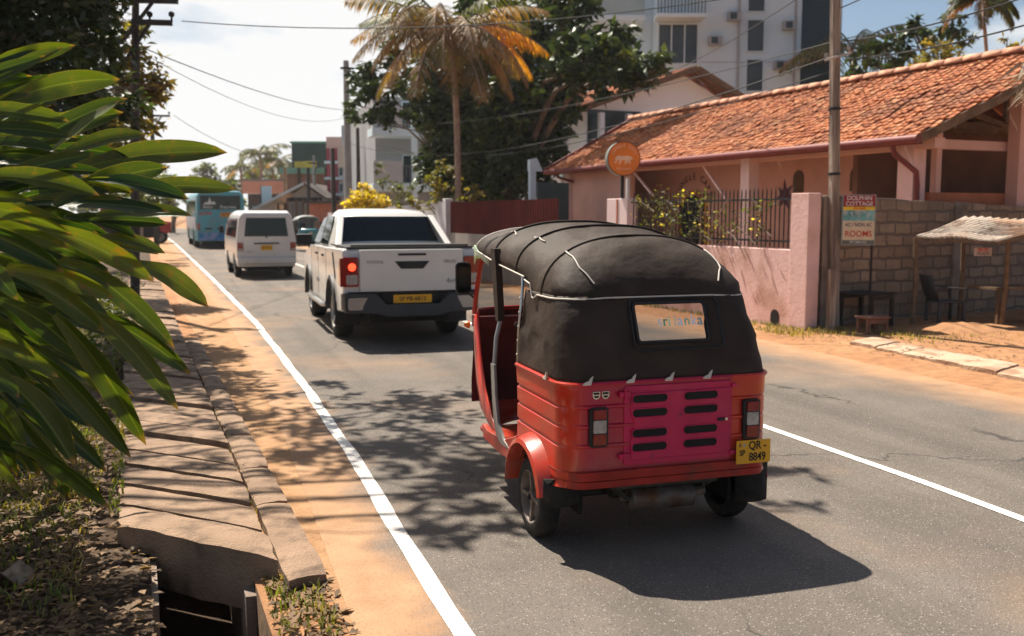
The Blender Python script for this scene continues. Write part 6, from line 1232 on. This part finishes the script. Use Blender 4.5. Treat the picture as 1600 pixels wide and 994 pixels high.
V1 = roof_sheet(e0.x, e0.z, ap.x, ap.z, .6, .6, 9, 9, 12, .3, 12); rr_ = fastmesh('roof', *V1[:2], m_tile, gh, V1[2]); V2 = roof_sheet(e1.x+.3, e1.z-.1, ap.x, ap.z, .6, .6, 9, 9, 8, .4, 13); fastmesh('roof', *V2[:2], m_tile, gh, V2[2])
a = MB(); a.bar((e0.x, .6, e0.z-.08), (ap.x, .6, ap.z-.08), .08, .2); a.bar((ap.x, .6, ap.z-.08), (e1.x+.3, .6, e1.z-.18), .08, .2); a.build('verge_board', m_wood, rr_)
a = MB()
for k in range(9): y = .8+k*.25; a.bar((e0.x, y, e0.z-.12), (ap.x, y, ap.z-.12), .05, .06) if y < 1.5 else None; a.bar((ap.x, y, ap.z-.12), (e1.x+.2, y, e1.z-.2), .05, .06) if y < 1.5 else None
a.build('rafter', m_wood, rr_)
# upstairs verandah
def gbx(nm, m, x0, x1, y0, y1, z0, z1, p=None): a = MB(); a.box(x0, x1, y0, y1, z0, z1); return a.build(nm, m, p or gh)
gbx('verandah_opening', m_wing, e0.x+.75, lg(1000, 200).x, yg-.03, yg+.0, lg(900, 262).z, lg(940, 172).z)
for px in (872, 928, 970, 1000): x_ = lg(px, 200).x; gbx('column', m_wgh, x_-.09, x_+.09, yg-.6, yg-.42, 0 if px == 872 else 3.2, e0.z-.1)
gbx('verandah_floor', m_wpl, lg(866, 200).x, lg(1003, 200).x, yg-.7, yg, 3.0, 3.2)
gbx('lower_glazing', m_wing, lg(890, 300).x, lg(1000, 300).x, yg-.04, yg, .3, 2.8)
# dark teal glazing panel and white post left of it
a = MB(); t_ = thing('garden_gate', 'dark glazed gate with a white post at the end of the red fence', 'gate', PD(832, 335, 26), PHI); t_.location.z = 0
a.box(.15, 1.1, 0, .06, 0, 2.6); a.build('gate_panel', mat('dark_teal_panel', (.05, .09, .09), .4, .2, 2), t_); a = MB(); a.box(-.08, .08, -.05, .1, 0, 3.0); a.prism([(-.1, 2.9), (.28, 2.9), (.1, 3.25), (-.1, 3.2)], 'y', -.06, .11); a.build('gate_post', m_wpl, t_)
# balcony building in the trees
D = 44
bb, W_, z_ = block('balcony_house', 'grey and white house with two railed balconies showing through the big tree', 'house', 588, 760, 150, D, 10, m_grey, -YAW+R(16))
def Xb(px): return (px-588)*D/FPX
def Zb(py): return zpx(py, D, 640)
for py in (216, 300):
    lbox(bb, 'balcony_slab', m_wpl, -.35, Xb(700), Zb(py), Zb(py-12), -1.6, 0); lbox(bb, 'balcony_panel', mat('pale_grey_panel', (.42, .42, .42), .8, .1, 1), -.3, Xb(622), Zb(py-12), Zb(py-46), -1.5, -1.4)
    a = MB()
    for j in range(16): x = Xb(622)+j*.15; a.box(x-.025, x+.025, -1.5, -1.45, Zb(py-12), Zb(py-38))
    a.box(Xb(622), Xb(702), -1.52, -1.43, Zb(py-40), Zb(py-37)); a.build('balcony_railing', mat('dark_grey_metal', (.08, .09, .10), .5), bb)
    win(bb, Xb(630), Xb(690), Zb(py-14), Zb(py-58), 2)
for px in (640, 700): lbox(bb, 'column', m_wpl, Xb(px)-.12, Xb(px)+.12, 0, Zb(180), -1.55, -1.3)
D = 56
gb2, W_, z_ = block('grey_building', 'pale grey two storey building behind the cluster of poles', 'building', 536, 624, 196, D, 9, mat('pale_blue_grey_wall', (.36, .40, .43), .8, .12, .6))
def Xc(px): return (px-536)*D/FPX
def Zc(py): return zpx(py, D, 570)
lbox(gb2, 'beige_band', mat('beige_wall', (.50, .44, .37), .8, .1, .8), -.2, Xc(626), Zc(262), Zc(228), -.3, 0); lbox(gb2, 'dark_recess', mat('dark_red_recess', (.09, .03, .03), .8), .2, Xc(612), Zc(290), Zc(263), -.05, .02); win(gb2, Xc(548), Xc(575), Zc(224), Zc(204), 2); lbox(gb2, 'roof_tank', m_grey, Xc(580), Xc(600), Zc(196), Zc(182), 2, 3)
D = 62
pb2, W_, z_ = block('shop_building', 'narrow pink and white shop building with crimson columns at the end of the right side', 'building', 512, 548, 214, D, 8, mat('pale_pink_upper', (.62, .42, .36), .8, .1, 1))
def Xd(px): return (px-512)*D/FPX
def Zd(py): return zpx(py, D, 530)
m_crim = mat('crimson_paint', (.30, .05, .07), .6, .15, 2)
for a0, a1 in ((512.5, 517), (522, 530)): lbox(pb2, 'crimson_column', m_crim, Xd(a0), Xd(a1), Zd(310), Zd(232), -.12, .02)
for py in (250, 275, 300): win(pb2, Xd(531), Xd(546), Zd(py), Zd(py-14), 2); lbox(pb2, 'floor_band', m_wpl, -.1, Xd(548), Zd(py+6), Zd(py+2), -.25, 0)
# billboard and shops at the bend
D = 72
bl_ = thing('billboard', 'dark green billboard panel on posts above the low shops at the bend', 'billboard', PD(458, 335, D), -YAW); bl_.location.z = 0
def Xe(px): return (px-458)*D/FPX
def Ze(py): return zpx(py, D, 490)
def ebox(t, nm, m, x0, x1, z0, z1, y0, y1): a = MB(); a.box(x0, x1, y0, y1, z0, z1); return a.build(nm, m, t)
pn_ = ebox(bl_, 'panel', mat('dark_green_panel', (.018, .05, .045), .4, .3, .5), 0, Xe(515), Ze(262), Ze(224), 0, .2); ebox(bl_, 'frame', mat('green_frame', (.08, .25, .18), .6), -.1, Xe(517), Ze(224), Ze(221), -.05, .25); ebox(bl_, 'picture_band', mat('yellow_green_print', (.30, .33, .05), .6, .3, 1), Xe(462), Xe(497), Ze(262), Ze(252), -.04, .0)
for px in (466, 508): ebox(bl_, 'post', m_black_metal, Xe(px), Xe(px)+.2, 0, Ze(262), .05, .2)
def shop(name, label, px0, px1, pyt, D, m, dep=6): return block(name, label, 'shop', px0, px1, pyt, D, dep, m)
s1, W1, z1 = shop('brick_shop', 'brown shop front under the teal roof edge below the billboard', 450, 515, 272, 74, mat('brown_shop_wall', (.16, .10, .085), .8, .3, .8))
ebox(s1, 'roof_edge', mat('teal_roof_edge', (.12, .30, .26), .6, .15, 1), -.3, W1+.3, z1, z1+.45, -1.2, 6.2); ebox(s1, 'doorway', m_dark, .4, W1*.5, 0, 2.4, -.04, .02)
s2, W2, z2 = shop('orange_shop', 'low shop with a wide salmon orange sign fascia beyond the bus', 388, 470, 303, 82, mat('dark_shop_front', (.07, .055, .045), .8, .3, 1))
ebox(s2, 'fascia', mat('salmon_fascia', (.62, .30, .20), .6, .08, 1), -.2, W2+.6, z2, z2+1.05, -.8, -.6); ebox(s2, 'roof', mat('grey_roof_sheet', (.2, .2, .2), .7, .2, 1), -.3, W2+.8, z2+1.05, z2+1.2, -.8, 6); ebox(s2, 'shop_window', m_wing, 1, W2*.7, .6, z2-.2, -.04, .02)
# gabled sheds beside the road
D = 58
sh = thing('gabled_shed', 'old cream shed with a dark gable and a shiny metal roof slope', 'shed', PD(444, 335, D), -YAW); sh.location.z = 0
def Xf(px): return (px-444)*D/FPX
def Zf(py): return zpx(py, D, 470)
a = MB(); a.prism([(Xf(450), -.1), (Xf(502), -.1), (Xf(502), Zf(308)), (Xf(477), Zf(290)), (Xf(450), Zf(312))], 'y', 0, 7); a.build('wall', mat('cream_stained_wall', (.40, .35, .29), .85, .2, .8), sh)
ebox(sh, 'gable_board', m_dark, Xf(449), Xf(503), Zf(315), Zf(309), -.1, .02)
a = MB(); a.prism([(Xf(478), Zf(285)), (Xf(478), Zf(289)), (Xf(392), Zf(333)), (Xf(390), Zf(330))], 'y', -.5, 7.5); r_ = a.build('roof', mat('bright_metal_roof', (.62, .64, .62), .4, .15, 1.5, metal=.3), sh); a = MB(); a.prism([(Xf(478), Zf(285)), (Xf(478), Zf(289)), (Xf(512), Zf(312)), (Xf(513), Zf(309))], 'y', -.5, 7.5); a.build('roof', mat('dark_sheet_roof', (.07, .06, .055), .7, .2, 1), sh)
for px in (452, 466, 476, 489, 500): ebox(sh, 'post', m_wood, Xf(px)-.06, Xf(px)+.06, 0, Zf(312), -.5, -.38)
ebox(sh, 'shutter', mat('grey_shutter', (.25, .24, .23), .6, .1, 3), Xf(456), Xf(472), 0, Zf(318), -.05, .01)
for i, (px, pyt, D_, w_, m_) in enumerate([(505, 318, 52, 1.5, mat('terracotta_low_wall', (.42, .17, .11), .85, .25, 1)), (418, 322, 64, 2.0, mat('blue_white_sheet', (.35, .48, .56), .6, .2, 1))]):
    p_ = PD(px, 335, D_); t_ = thing('market_hut', ['small terracotta walled hut between the shed and the yellow bush', 'little hut with blue and white sheeting left of the metal roofed shed'][i], 'hut', (p_.x, p_.y, 0), -YAW); ebox(t_, 'wall', m_, -w_/2, w_/2, 0, zpx(pyt, D_, px), 0, 2); ebox(t_, 'roof', _M['dark_sheet_roof'], -w_/2-.2, w_/2+.2, zpx(pyt, D_, px), zpx(pyt, D_, px)+.12, -.4, 2.2)
bs2 = thing('banner', 'tall pale blue upright banner standing in front of the orange shop', 'banner', PD(417, 335, 66), -YAW); bs2.location.z = 0; ebox(bs2, 'panel', mat('pale_blue_banner', (.35, .5, .6), .6, .1), -.35, .35, .8, zpx(291, 66, 417), 0, .06); ebox(bs2, 'post', m_black_metal, -.38, -.33, 0, zpx(290, 66, 417), 0, .06)
# ------------------------------------------------------------------ utility poles and wires
def pole(label, px, pyt, D_, r_, m_, arms=(), lean=0, name='utility_pole', group=None):
    p_ = PD(px, 335, D_); t = thing(name, label, 'utility pole', (p_.x, p_.y, 0), -YAW, group); zt = zpx(pyt, D_, px); a = MB(); a.tube([(0, 0, -.2), (lean*.5, 0, zt*.5), (lean, 0, zt)], [r_*1.15, r_, r_*.75], 8); a.build('pole', m_, t, True)
    for pya, x0, x1, ins in arms:
        za = zpx(pya, D_, px); xa, xb = (x0-px)*D_/FPX, (x1-px)*D_/FPX; a = MB(); a.bar((xa, -.1, za), (xb, -.1, za-.02), .09, .09); a.bar((0, -.1, za-.75), ((xb+0)*.6, -.1, za), .05); c_ = a.build('crossarm', m_black_metal, t)
        for xi in ins: x = (xi-px)*D_/FPX; a = MB(); a.tube([(x, -.1, za), (x, -.1, za+.10)], .02, 6); a.lathe([(.08, .02), (.10, .05), (.15, .055), (.18, .02)], (x, -.1, za), 'z', 10); a.build('insulator', m_dark, c_, True)
    return t
pole('near power pole on the left with two crossarms and insulators in front of the trees', 204, -60, 17.5, .08, mat('dark_pole', (.05, .045, .04), .8, .3, 3), ((2, 216, 292, (230, 290)), (36, 222, 282, (249, 282))), lean=.28)
pole('distant power pole on the left with one crossarm below the near one', 243, 166, 46, .12, _M['dark_pole'], ((181, 222, 272, (271,)),))
for i, (px, pyt, D_, r_, m_, lb) in enumerate([(545, 95, 42, .16, mat('grey_pole', (.26, .25, .24), .8, .2, 2), 'tallest grey concrete pole in the cluster right of the road'), (561, 200, 48, .11, _M['dark_pole'], 'dark timber pole just right of the tall grey pole'), (572, 205, 50, .11, _M['dark_pole'], 'dark timber pole in the middle of the pole cluster'), (583, 228, 47, .10, _M['dark_pole'], 'rightmost dark timber pole of the cluster'), (522, 232, 38, .09, _M['dark_pole'], 'slim black pole left of the tall grey pole above the yellow bush'), (492, 243, 60, .10, _M['grey_pole'], 'grey street pole in front of the dark green billboard'), (447, 262, 62, .14, m_wood, 'brown timber pole between bus and shed'), (483, 262, 55, .12, _M['dark_pole'], 'dark pole at the middle of the cream shed'), (435, 300, 60, .07, m_wood, 'thin leaning stake left of the shed')]):
    pole(lb, px, pyt, D_, r_, m_, ((pyt+12, px-8, px+12, ()),) if i in (0, 5) else ())
def wire(label, P, Q, sag, r_=.012, n=14):
    P, Q = Vector(P), Vector(Q); a = MB(); a.tube([P.lerp(Q, i/n)-Vector((0, 0, sag*4*(i/n)*(1-i/n))) for i in range(n+1)], r_, 5); o = a.build('overhead_wire', m_wire, None, True); tag(o, label, 'wire', 'overhead wires'); return o
wire('upper wire from the right utility pole across the tower to the far poles', PD(1300, 66, 14.7), PD(548, 190, 42), .55, .009)
wire('second wire from the right utility pole dipping across the white gable', PD(1296, 90, 14.6), PD(548, 225, 42), .9, .011)
wire('third thin wire running below the others across the big tree', PD(1298, 112, 14.6), PD(572, 215, 50), 1.1, .009)
wire('steep service wire rising to the right across the front of the tower', PD(1300, -40, 14.7), PD(960, 140, 30), .3, .009)
wire('wire from the right pole up to the right above the far trees', PD(1308, 66, 14.6), PD(1780, -70, 9), .12, .010)
wire('lower wire from the right pole to the right corner of the sky', PD(1322, 92, 14.6), PD(1900, -60, 8), .15, .010)
wire('topmost short wire leaving the right pole near the frame edge', PD(1310, 14, 14.6), PD(1700, -190, 8), .05, .009)
wire('long wire from the near left pole across the white sky to the palm', PD(284, 33, 17.5), PD(1300, -30, 14.7), .35, .009)
wire('slack wire running down from the near left pole over the road', PD(224, 75, 17.5), PD(545, 172, 42), .25, .010)
wire('thinner slack wire close below the slack one on the left', PD(224, 84, 17.5), PD(545, 182, 42), .6, .006)
wire('low far wire from the distant left pole over the bus', PD(271, 180, 46), PD(492, 250, 60), .8, .012)
# ------------------------------------------------------------------ trees on the right
def blobs(L, k=1.): return [pdb(px, py, D_, r_, k) for px, py, D_, r_ in L]
m_big = mat('broad_dark_leaves', (.038, .066, .018), .45, .25, .8, transl=.15, leafattr=True, spec=.3, col2=(.12, .15, .04), c2s=.45, c2w=(.55, .7))
tree('broadleaf_tree', 'loose broad leaved tree with sky showing through left of the coconut palm', 'tree', PD(715, 335, 33.5).xy.to_3d(), PD(705, 235, 33.5), blobs([(585, 120, 33, 24), (570, 150, 33, 22), (600, 165, 33, 24), (560, 180, 34, 15), (625, 110, 33, 28), (640, 150, 32, 28), (615, 75, 33, 16), (680, 190, 32, 26), (580, 100, 34, 14), (690, 225, 32, 20), (690, 150, 33, 34), (555, 130, 34, 12), (570, 185, 34, 10), (640, 185, 33, 12), (550, 165, 33, 9), (605, 195, 33, 12)]), .09, m_big, 620, .32, .18, 31)
tree('broadleaf_tree', 'huge dense dark tree between the coconut palm and the white gabled house', 'tree', PD(800, 335, 33).xy.to_3d(), PD(800, 240, 33), blobs([(740, 120, 33, 50), (690, 100, 34, 38), (680, 60, 34, 34), (715, 165, 33, 44), (665, 130, 35, 28), (730, 245, 33, 48), (690, 260, 34, 40), (750, 300, 33, 40), (790, 60, 33, 55), (860, 40, 33, 50), (910, 90, 28, 46), (960, 120, 27, 34), (1005, 105, 27, 28), (1030, 100, 27, 16), (850, 120, 32, 55), (800, 180, 32, 60), (740, 210, 33, 50), (860, 190, 32, 44), (790, 260, 32, 60), (720, 280, 34, 46), (850, 240, 32, 40), (960, 70, 28, 30), (900, 20, 29, 36), (950, 90, 27, 30), (870, 150, 31, 40), (760, 10, 34, 50), (700, 220, 34, 34), (860, 280, 32, 20)]), .3, m_big, 1000, .32, .18, 32)
# coconut palm
def frond(mb_l, mb_r, origin, az, el, L_, droop, rn, wid=.55, nl=34):
    o_ = Vector(origin); pts = []; d = Vector((math.cos(az)*math.cos(el), math.sin(az)*math.cos(el), math.sin(el))); p = o_.copy()
    for i in range(13): pts.append(p.copy()); p = p+d*(L_/12); d = (d+Vector((0, 0, -droop/12*(.6+i/8)))).normalized()
    mb_r.tube(pts, [.035*(1-i/14)+.006 for i in range(13)], 5)
    for i in range(nl):
        t = .12+.88*i/nl; k = min(11, int(t*12)); fr_ = t*12-k; c = pts[k].lerp(pts[k+1], fr_); T = (pts[k+1]-pts[k]).normalized(); S = T.cross(Vector((0, 0, 1)))
        S = S.normalized() if S.length > .01 else Vector((1, 0, 0)); w_ = wid*math.sin(math.pi*min(1, .15+t*.82))**.6
        for sg in (-1, 1):
            e = c+(S*sg*.75+T*.45+Vector((0, 0, -rn.uniform(.35, 1.1)))).normalized()*w_*rn.uniform(.8, 1.1); m_ = c.lerp(e, .5)+Vector((0, 0, .04)); ww = T*(.022 if nl > 20 else .07)
            mb_l.add([c-ww*.6, c+ww*.6, m_+ww, m_-ww, e], [(0, 1, 2, 3), (3, 2, 4)])
def palm(label, base, top, r_, fronds, mats, L_, seed, detail=58, group=None):
    rn = random.Random(seed); t = thing('coconut_palm', label, 'palm tree', base, 0, group); B = Vector(base); T = Vector(top)-B; a = MB(); pts = []
    for i in range(15): k = i/14; pts.append(Vector((T.x*k+.18*math.sin(k*2.6)*(1 if T.z > 5 else .3), T.y*k, -.2+T.z*k)))
    pts[-1] = T; a.tube(pts, [r_*(1.35-.55*min(1, i/5))*(1+.03*(i % 2)) for i in range(15)], 10); a.build('trunk', m_palm, t, True)
    for az, el, dr_, mi in fronds:
        ml, mr_ = MB(), MB(); frond(ml, mr_, T+Vector((0, 0, .05)), az, el, L_*rn.uniform(.85, 1.1), dr_, rn, L_*(.27 if detail > 20 else .36), detail); lf = ml.build('frond', mats[mi], t); mr_.build('rachis', m_palm if mi else mats[0], lf, True)
    return t
m_frG = mat('green_frond', (.075, .085, .025), .5, .3, 2, transl=.35); m_frB = mat('browning_frond', (.24, .14, .055), .6, .3, 1.5, transl=.3, col2=(.12, .10, .04), c2s=1.2); m_frY = mat('yellow_frond', (.62, .30, .03), .5, .2, 2, transl=.4)
D = 28.7; base_ = PD(712, 335, D); top_ = PD(700, 48, D)
rn = random.Random(15); fr_l = []
vw = -YAW   # azimuth of the picture's right-hand direction
for ang, el, dr_, mi in [(5, .25, 1.0, 2), (20, .45, .9, 1), (-5, .5, .8, 1), (175, .3, .9, 1), (185, .55, .7, 1), (160, .5, .9, 0), (200, .15, 1.2, 1), (60, .6, 1.1, 1), (120, .7, 1.0, 1), (240, .5, 1.6, 1), (265, .6, 2.0, 1), (290, .3, 1.9, 1), (320, .1, 1.8, 1), (345, 0., 1.7, 1), (225, -.1, 1.8, 1), (20, -.2, 1.7, 1), (330, .7, 1.2, 0), (90, .3, 1.4, 0), (300, -.5, 1.0, 1), (210, .8, 1.0, 0), (355, .15, .9, 2), (250, -.3, 1.4, 1), (280, -.6, 1.0, 1), (310, -.4, 1.4, 1), (190, .1, 1.5, 1), (15, .1, 1.4, 2), (270, .2, 2.2, 1), (40, .2, 1.4, 1), (170, -.2, 1.5, 1)]: fr_l.append((vw+R(ang), el, dr_, mi))
palm('coconut palm with browning drooping fronds rising over the red fence', (base_.x, base_.y, 0), top_, .115, fr_l, [m_frG, m_frB, m_frY], 3.1, 16)
D = 24; b_, t_ = PD(1556, 335, D), PD(1532, 2, D)
palm('palm with a thin bent trunk at the top right corner above the tiled roof', (b_.x, b_.y, 0), t_, .055, [(vw+R(a), e, d_, m_) for a, e, d_, m_ in [(0, .3, 1.9, 0), (10, .1, 2.2, 0), (180, .2, 1.9, 0), (200, .5, 1.6, 0), (150, .0, 2.0, 1), (90, .6, 1.2, 0), (270, .5, 1.8, 0), (330, -.2, 1.5, 0), (50, .4, 1.7, 0), (250, -.4, 1.2, 1)]], [m_frG, m_frB, m_frY], 1.25, 17)
for i, (px, py, D_, L_, lb) in enumerate([(405, 240, 92, 3.0, 'tall thin palm standing behind the salmon fascia shop'), (437, 250, 95, 3.0, 'second palm just right of the tall thin one in the distance'), (375, 262, 105, 2.4, 'small far palm over the roofs beyond the bus'), (1330, 78, 44, 3.4, 'spiky palm between the dark tower end and the roof ridge'), (425, 262, 98, 2.6, 'low bushy palm between the two distant palms')]):
    b_, t_ = PD(px, 335, D_), PD(px, py, D_); palm(lb, (b_.x, b_.y, 0), t_, .16, [(R(k*36+i*11), rn.uniform(-.2, .7), rn.uniform(1.0, 1.9), 1 if k == 3 else 0) for k in range(10)], [m_frG, m_frB, m_frY], L_, 20+i, 16)
# trees above the tiled roof on the right
tree('spreading_tree', 'dark open branched tree above the right part of the tiled roof', 'tree', PD(1460, 335, 30).xy.to_3d(), PD(1462, 150, 30), blobs([(1350, 90, 30, 18), (1375, 70, 30, 16), (1400, 62, 30, 18), (1430, 50, 30, 18), (1425, 42, 30, 10), (1385, 110, 30, 18), (1345, 115, 31, 20), (1460, 60, 30, 18), (1490, 45, 29, 18), (1510, 60, 29, 14), (1490, 30, 29, 12), (1415, 90, 30, 16), (1365, 125, 30, 16), (1325, 130, 31, 14)]), .2, m_big, 620, .30, .15, 41)
tree('bushy_tree', 'sunlit olive green bushy tree just behind the roof ridge', 'tree', PD(1470, 335, 26).xy.to_3d(), PD(1470, 140, 26), blobs([(1440, 110, 26, 22), (1465, 80, 26, 22), (1490, 95, 26, 24), (1460, 115, 25, 24), (1500, 115, 26, 16), (1430, 125, 25, 14)]), .16, m_leafO, 1100, .20, .08, 42)
tree('bushy_tree', 'low olive tree at the right end of the roof ridge under the bent palm', 'tree', PD(1575, 335, 27).xy.to_3d(), PD(1575, 130, 27), blobs([(1560, 95, 27, 16), (1580, 85, 27, 18), (1600, 90, 27, 20), (1570, 105, 27, 16), (1572, 60, 27, 7), (1540, 110, 27, 14), (1615, 100, 27, 20)]), .14, m_leafO, 900, .18, .08, 43)
# bushes behind the white wall
tree('yellow_bush', 'bright yellow leaved bush over the white wall', 'bush', PD(572, 335, 34).xy.to_3d(), PD(572, 335, 34), blobs([(575, 318, 34, 22), (560, 312, 34, 16), (585, 315, 34, 18), (572, 298, 34, 12), (600, 318, 34, 12), (545, 322, 34, 11), (555, 325, 34, 14), (590, 325, 34, 16), (565, 290, 34, 6), (607, 312, 34, 6)]), .06, m_leafY, 2200, .15, .07, 51)
tree('green_bush', 'rounded yellow green bush at the foot of the coconut palm', 'bush', PD(690, 335, 29).xy.to_3d(), PD(690, 330, 29), blobs([(690, 275, 29, 22), (672, 295, 29, 18), (705, 290, 29, 22), (650, 308, 29, 15), (735, 300, 28, 16), (690, 310, 29, 24), (630, 318, 30, 12), (725, 315, 28, 14), (660, 320, 29, 14)]), .07, m_leafO, 620, .15, .08, 52)
tree('green_bush', 'grey green shrub between the yellow bush and the balconies', 'bush', PD(625, 335, 36).xy.to_3d(), PD(625, 330, 36), blobs([(620, 300, 36, 16), (600, 285, 38, 14), (640, 290, 37, 14), (585, 262, 40, 12), (630, 312, 36, 14)]), .07, m_leafM, 620, .18, .08, 53)
for i, (L_, lb) in enumerate([([(325, 275, 120, 18), (312, 285, 120, 14), (335, 288, 120, 14), (320, 262, 120, 8)], 'rounded pale green tree above the bus in the far distance'), ([(352, 290, 110, 12), (372, 283, 110, 12), (385, 275, 112, 12), (362, 298, 108, 12)], 'low far trees right of the rounded tree beyond the bus'), ([(270, 300, 90, 12), (285, 305, 95, 10), (262, 292, 88, 10), (250, 310, 80, 16)], 'far trees at the left side of the bend beside the bus'), ([(430, 285, 105, 14), (410, 275, 105, 14), (455, 270, 100, 16), (470, 280, 98, 14), (395, 282, 108, 10)], 'dark tree clump behind the salmon fascia shop')]):
    c_ = PD(L_[0][0], 335, L_[0][2]); tree('distant_tree', lb, 'tree', (c_.x, c_.y, 0), (c_.x, c_.y, 3), blobs(L_), .25, m_leafM, 210, .55, .28, 60+i)
far = []
for k in range(46):
    px = -300+k*48; D_ = 150+40*math.sin(k*2.2); far.append(pdb(px, 322+6*math.sin(k*1.7), D_, 15+5*math.sin(k*3.1)))
p = blob_pts(far, 60, 77); o = leaf_cloud('far_wood', p, .6, 1.1, .6, m_leafM, None, 77); o['kind'] = 'stuff'; tag(o, 'continuous far line of trees along the horizon', 'wood')
# left verge: hedge mass behind the plant, grey gate pillar
tree('hedge_bush', 'dense dark hedge bush directly behind the strap leaved shrub', 'bush', (-3.2, 7.5, 0), (-3.2, 7.5, .4), [((-2.9, 6.4, .8), .7), ((-3.3, 7.6, 1.2), .8), ((-3.0, 8.6, .9), .75), ((-3.4, 9.6, 1.4), .9), ((-3.2, 11, 1.0), .8), ((-3.4, 5.2, 1.0), .8), ((-3.9, 8.5, 2.0), .9), ((-4.2, 10.5, 2.5), 1.0), ((-3.6, 12.6, 1.6), .9), ((-3.2, 14.5, 1.0), .8)], .06, m_leafD, 520, .14, .06, 71)
gp = G(212, 392); t_ = thing('gate_pillar', 'grey masonry gate pillar at the left verge beside the red vehicle', 'pillar', (gp.x, gp.y, 0), 0); a = MB(); a.box(-.35, .35, -.35, .35, -.1, 1.5); a.build('pillar', m_conc, t_, bevel=.03); a = MB(); a.box(-.42, .42, -.42, .42, 1.5, 1.6); a.build('cap', m_conc, t_, bevel=.02)

# ------------------------------------------------------------------ air
hz = MB(); hz.box(-60, 90, -6, 230, -1.2, 22); hzo = hz.build('haze', None or bpy.data.materials.new('haze_air')); hzo['kind'] = 'stuff'; hzo['label'] = 'thin warm haze over the road and the far buildings'
mh = hzo.data.materials[0]; mh.use_nodes = True; n = mh.node_tree; n.nodes.clear(); o_ = n.nodes.new('ShaderNodeOutputMaterial'); pv_ = n.nodes.new('ShaderNodeVolumePrincipled'); pv_.inputs['Color'].default_value = (.95, .96, 1, 1); pv_.inputs['Density'].default_value = .00035; pv_.inputs['Anisotropy'].default_value = .3; n.links.new(pv_.outputs[0], o_.inputs['Volume'])
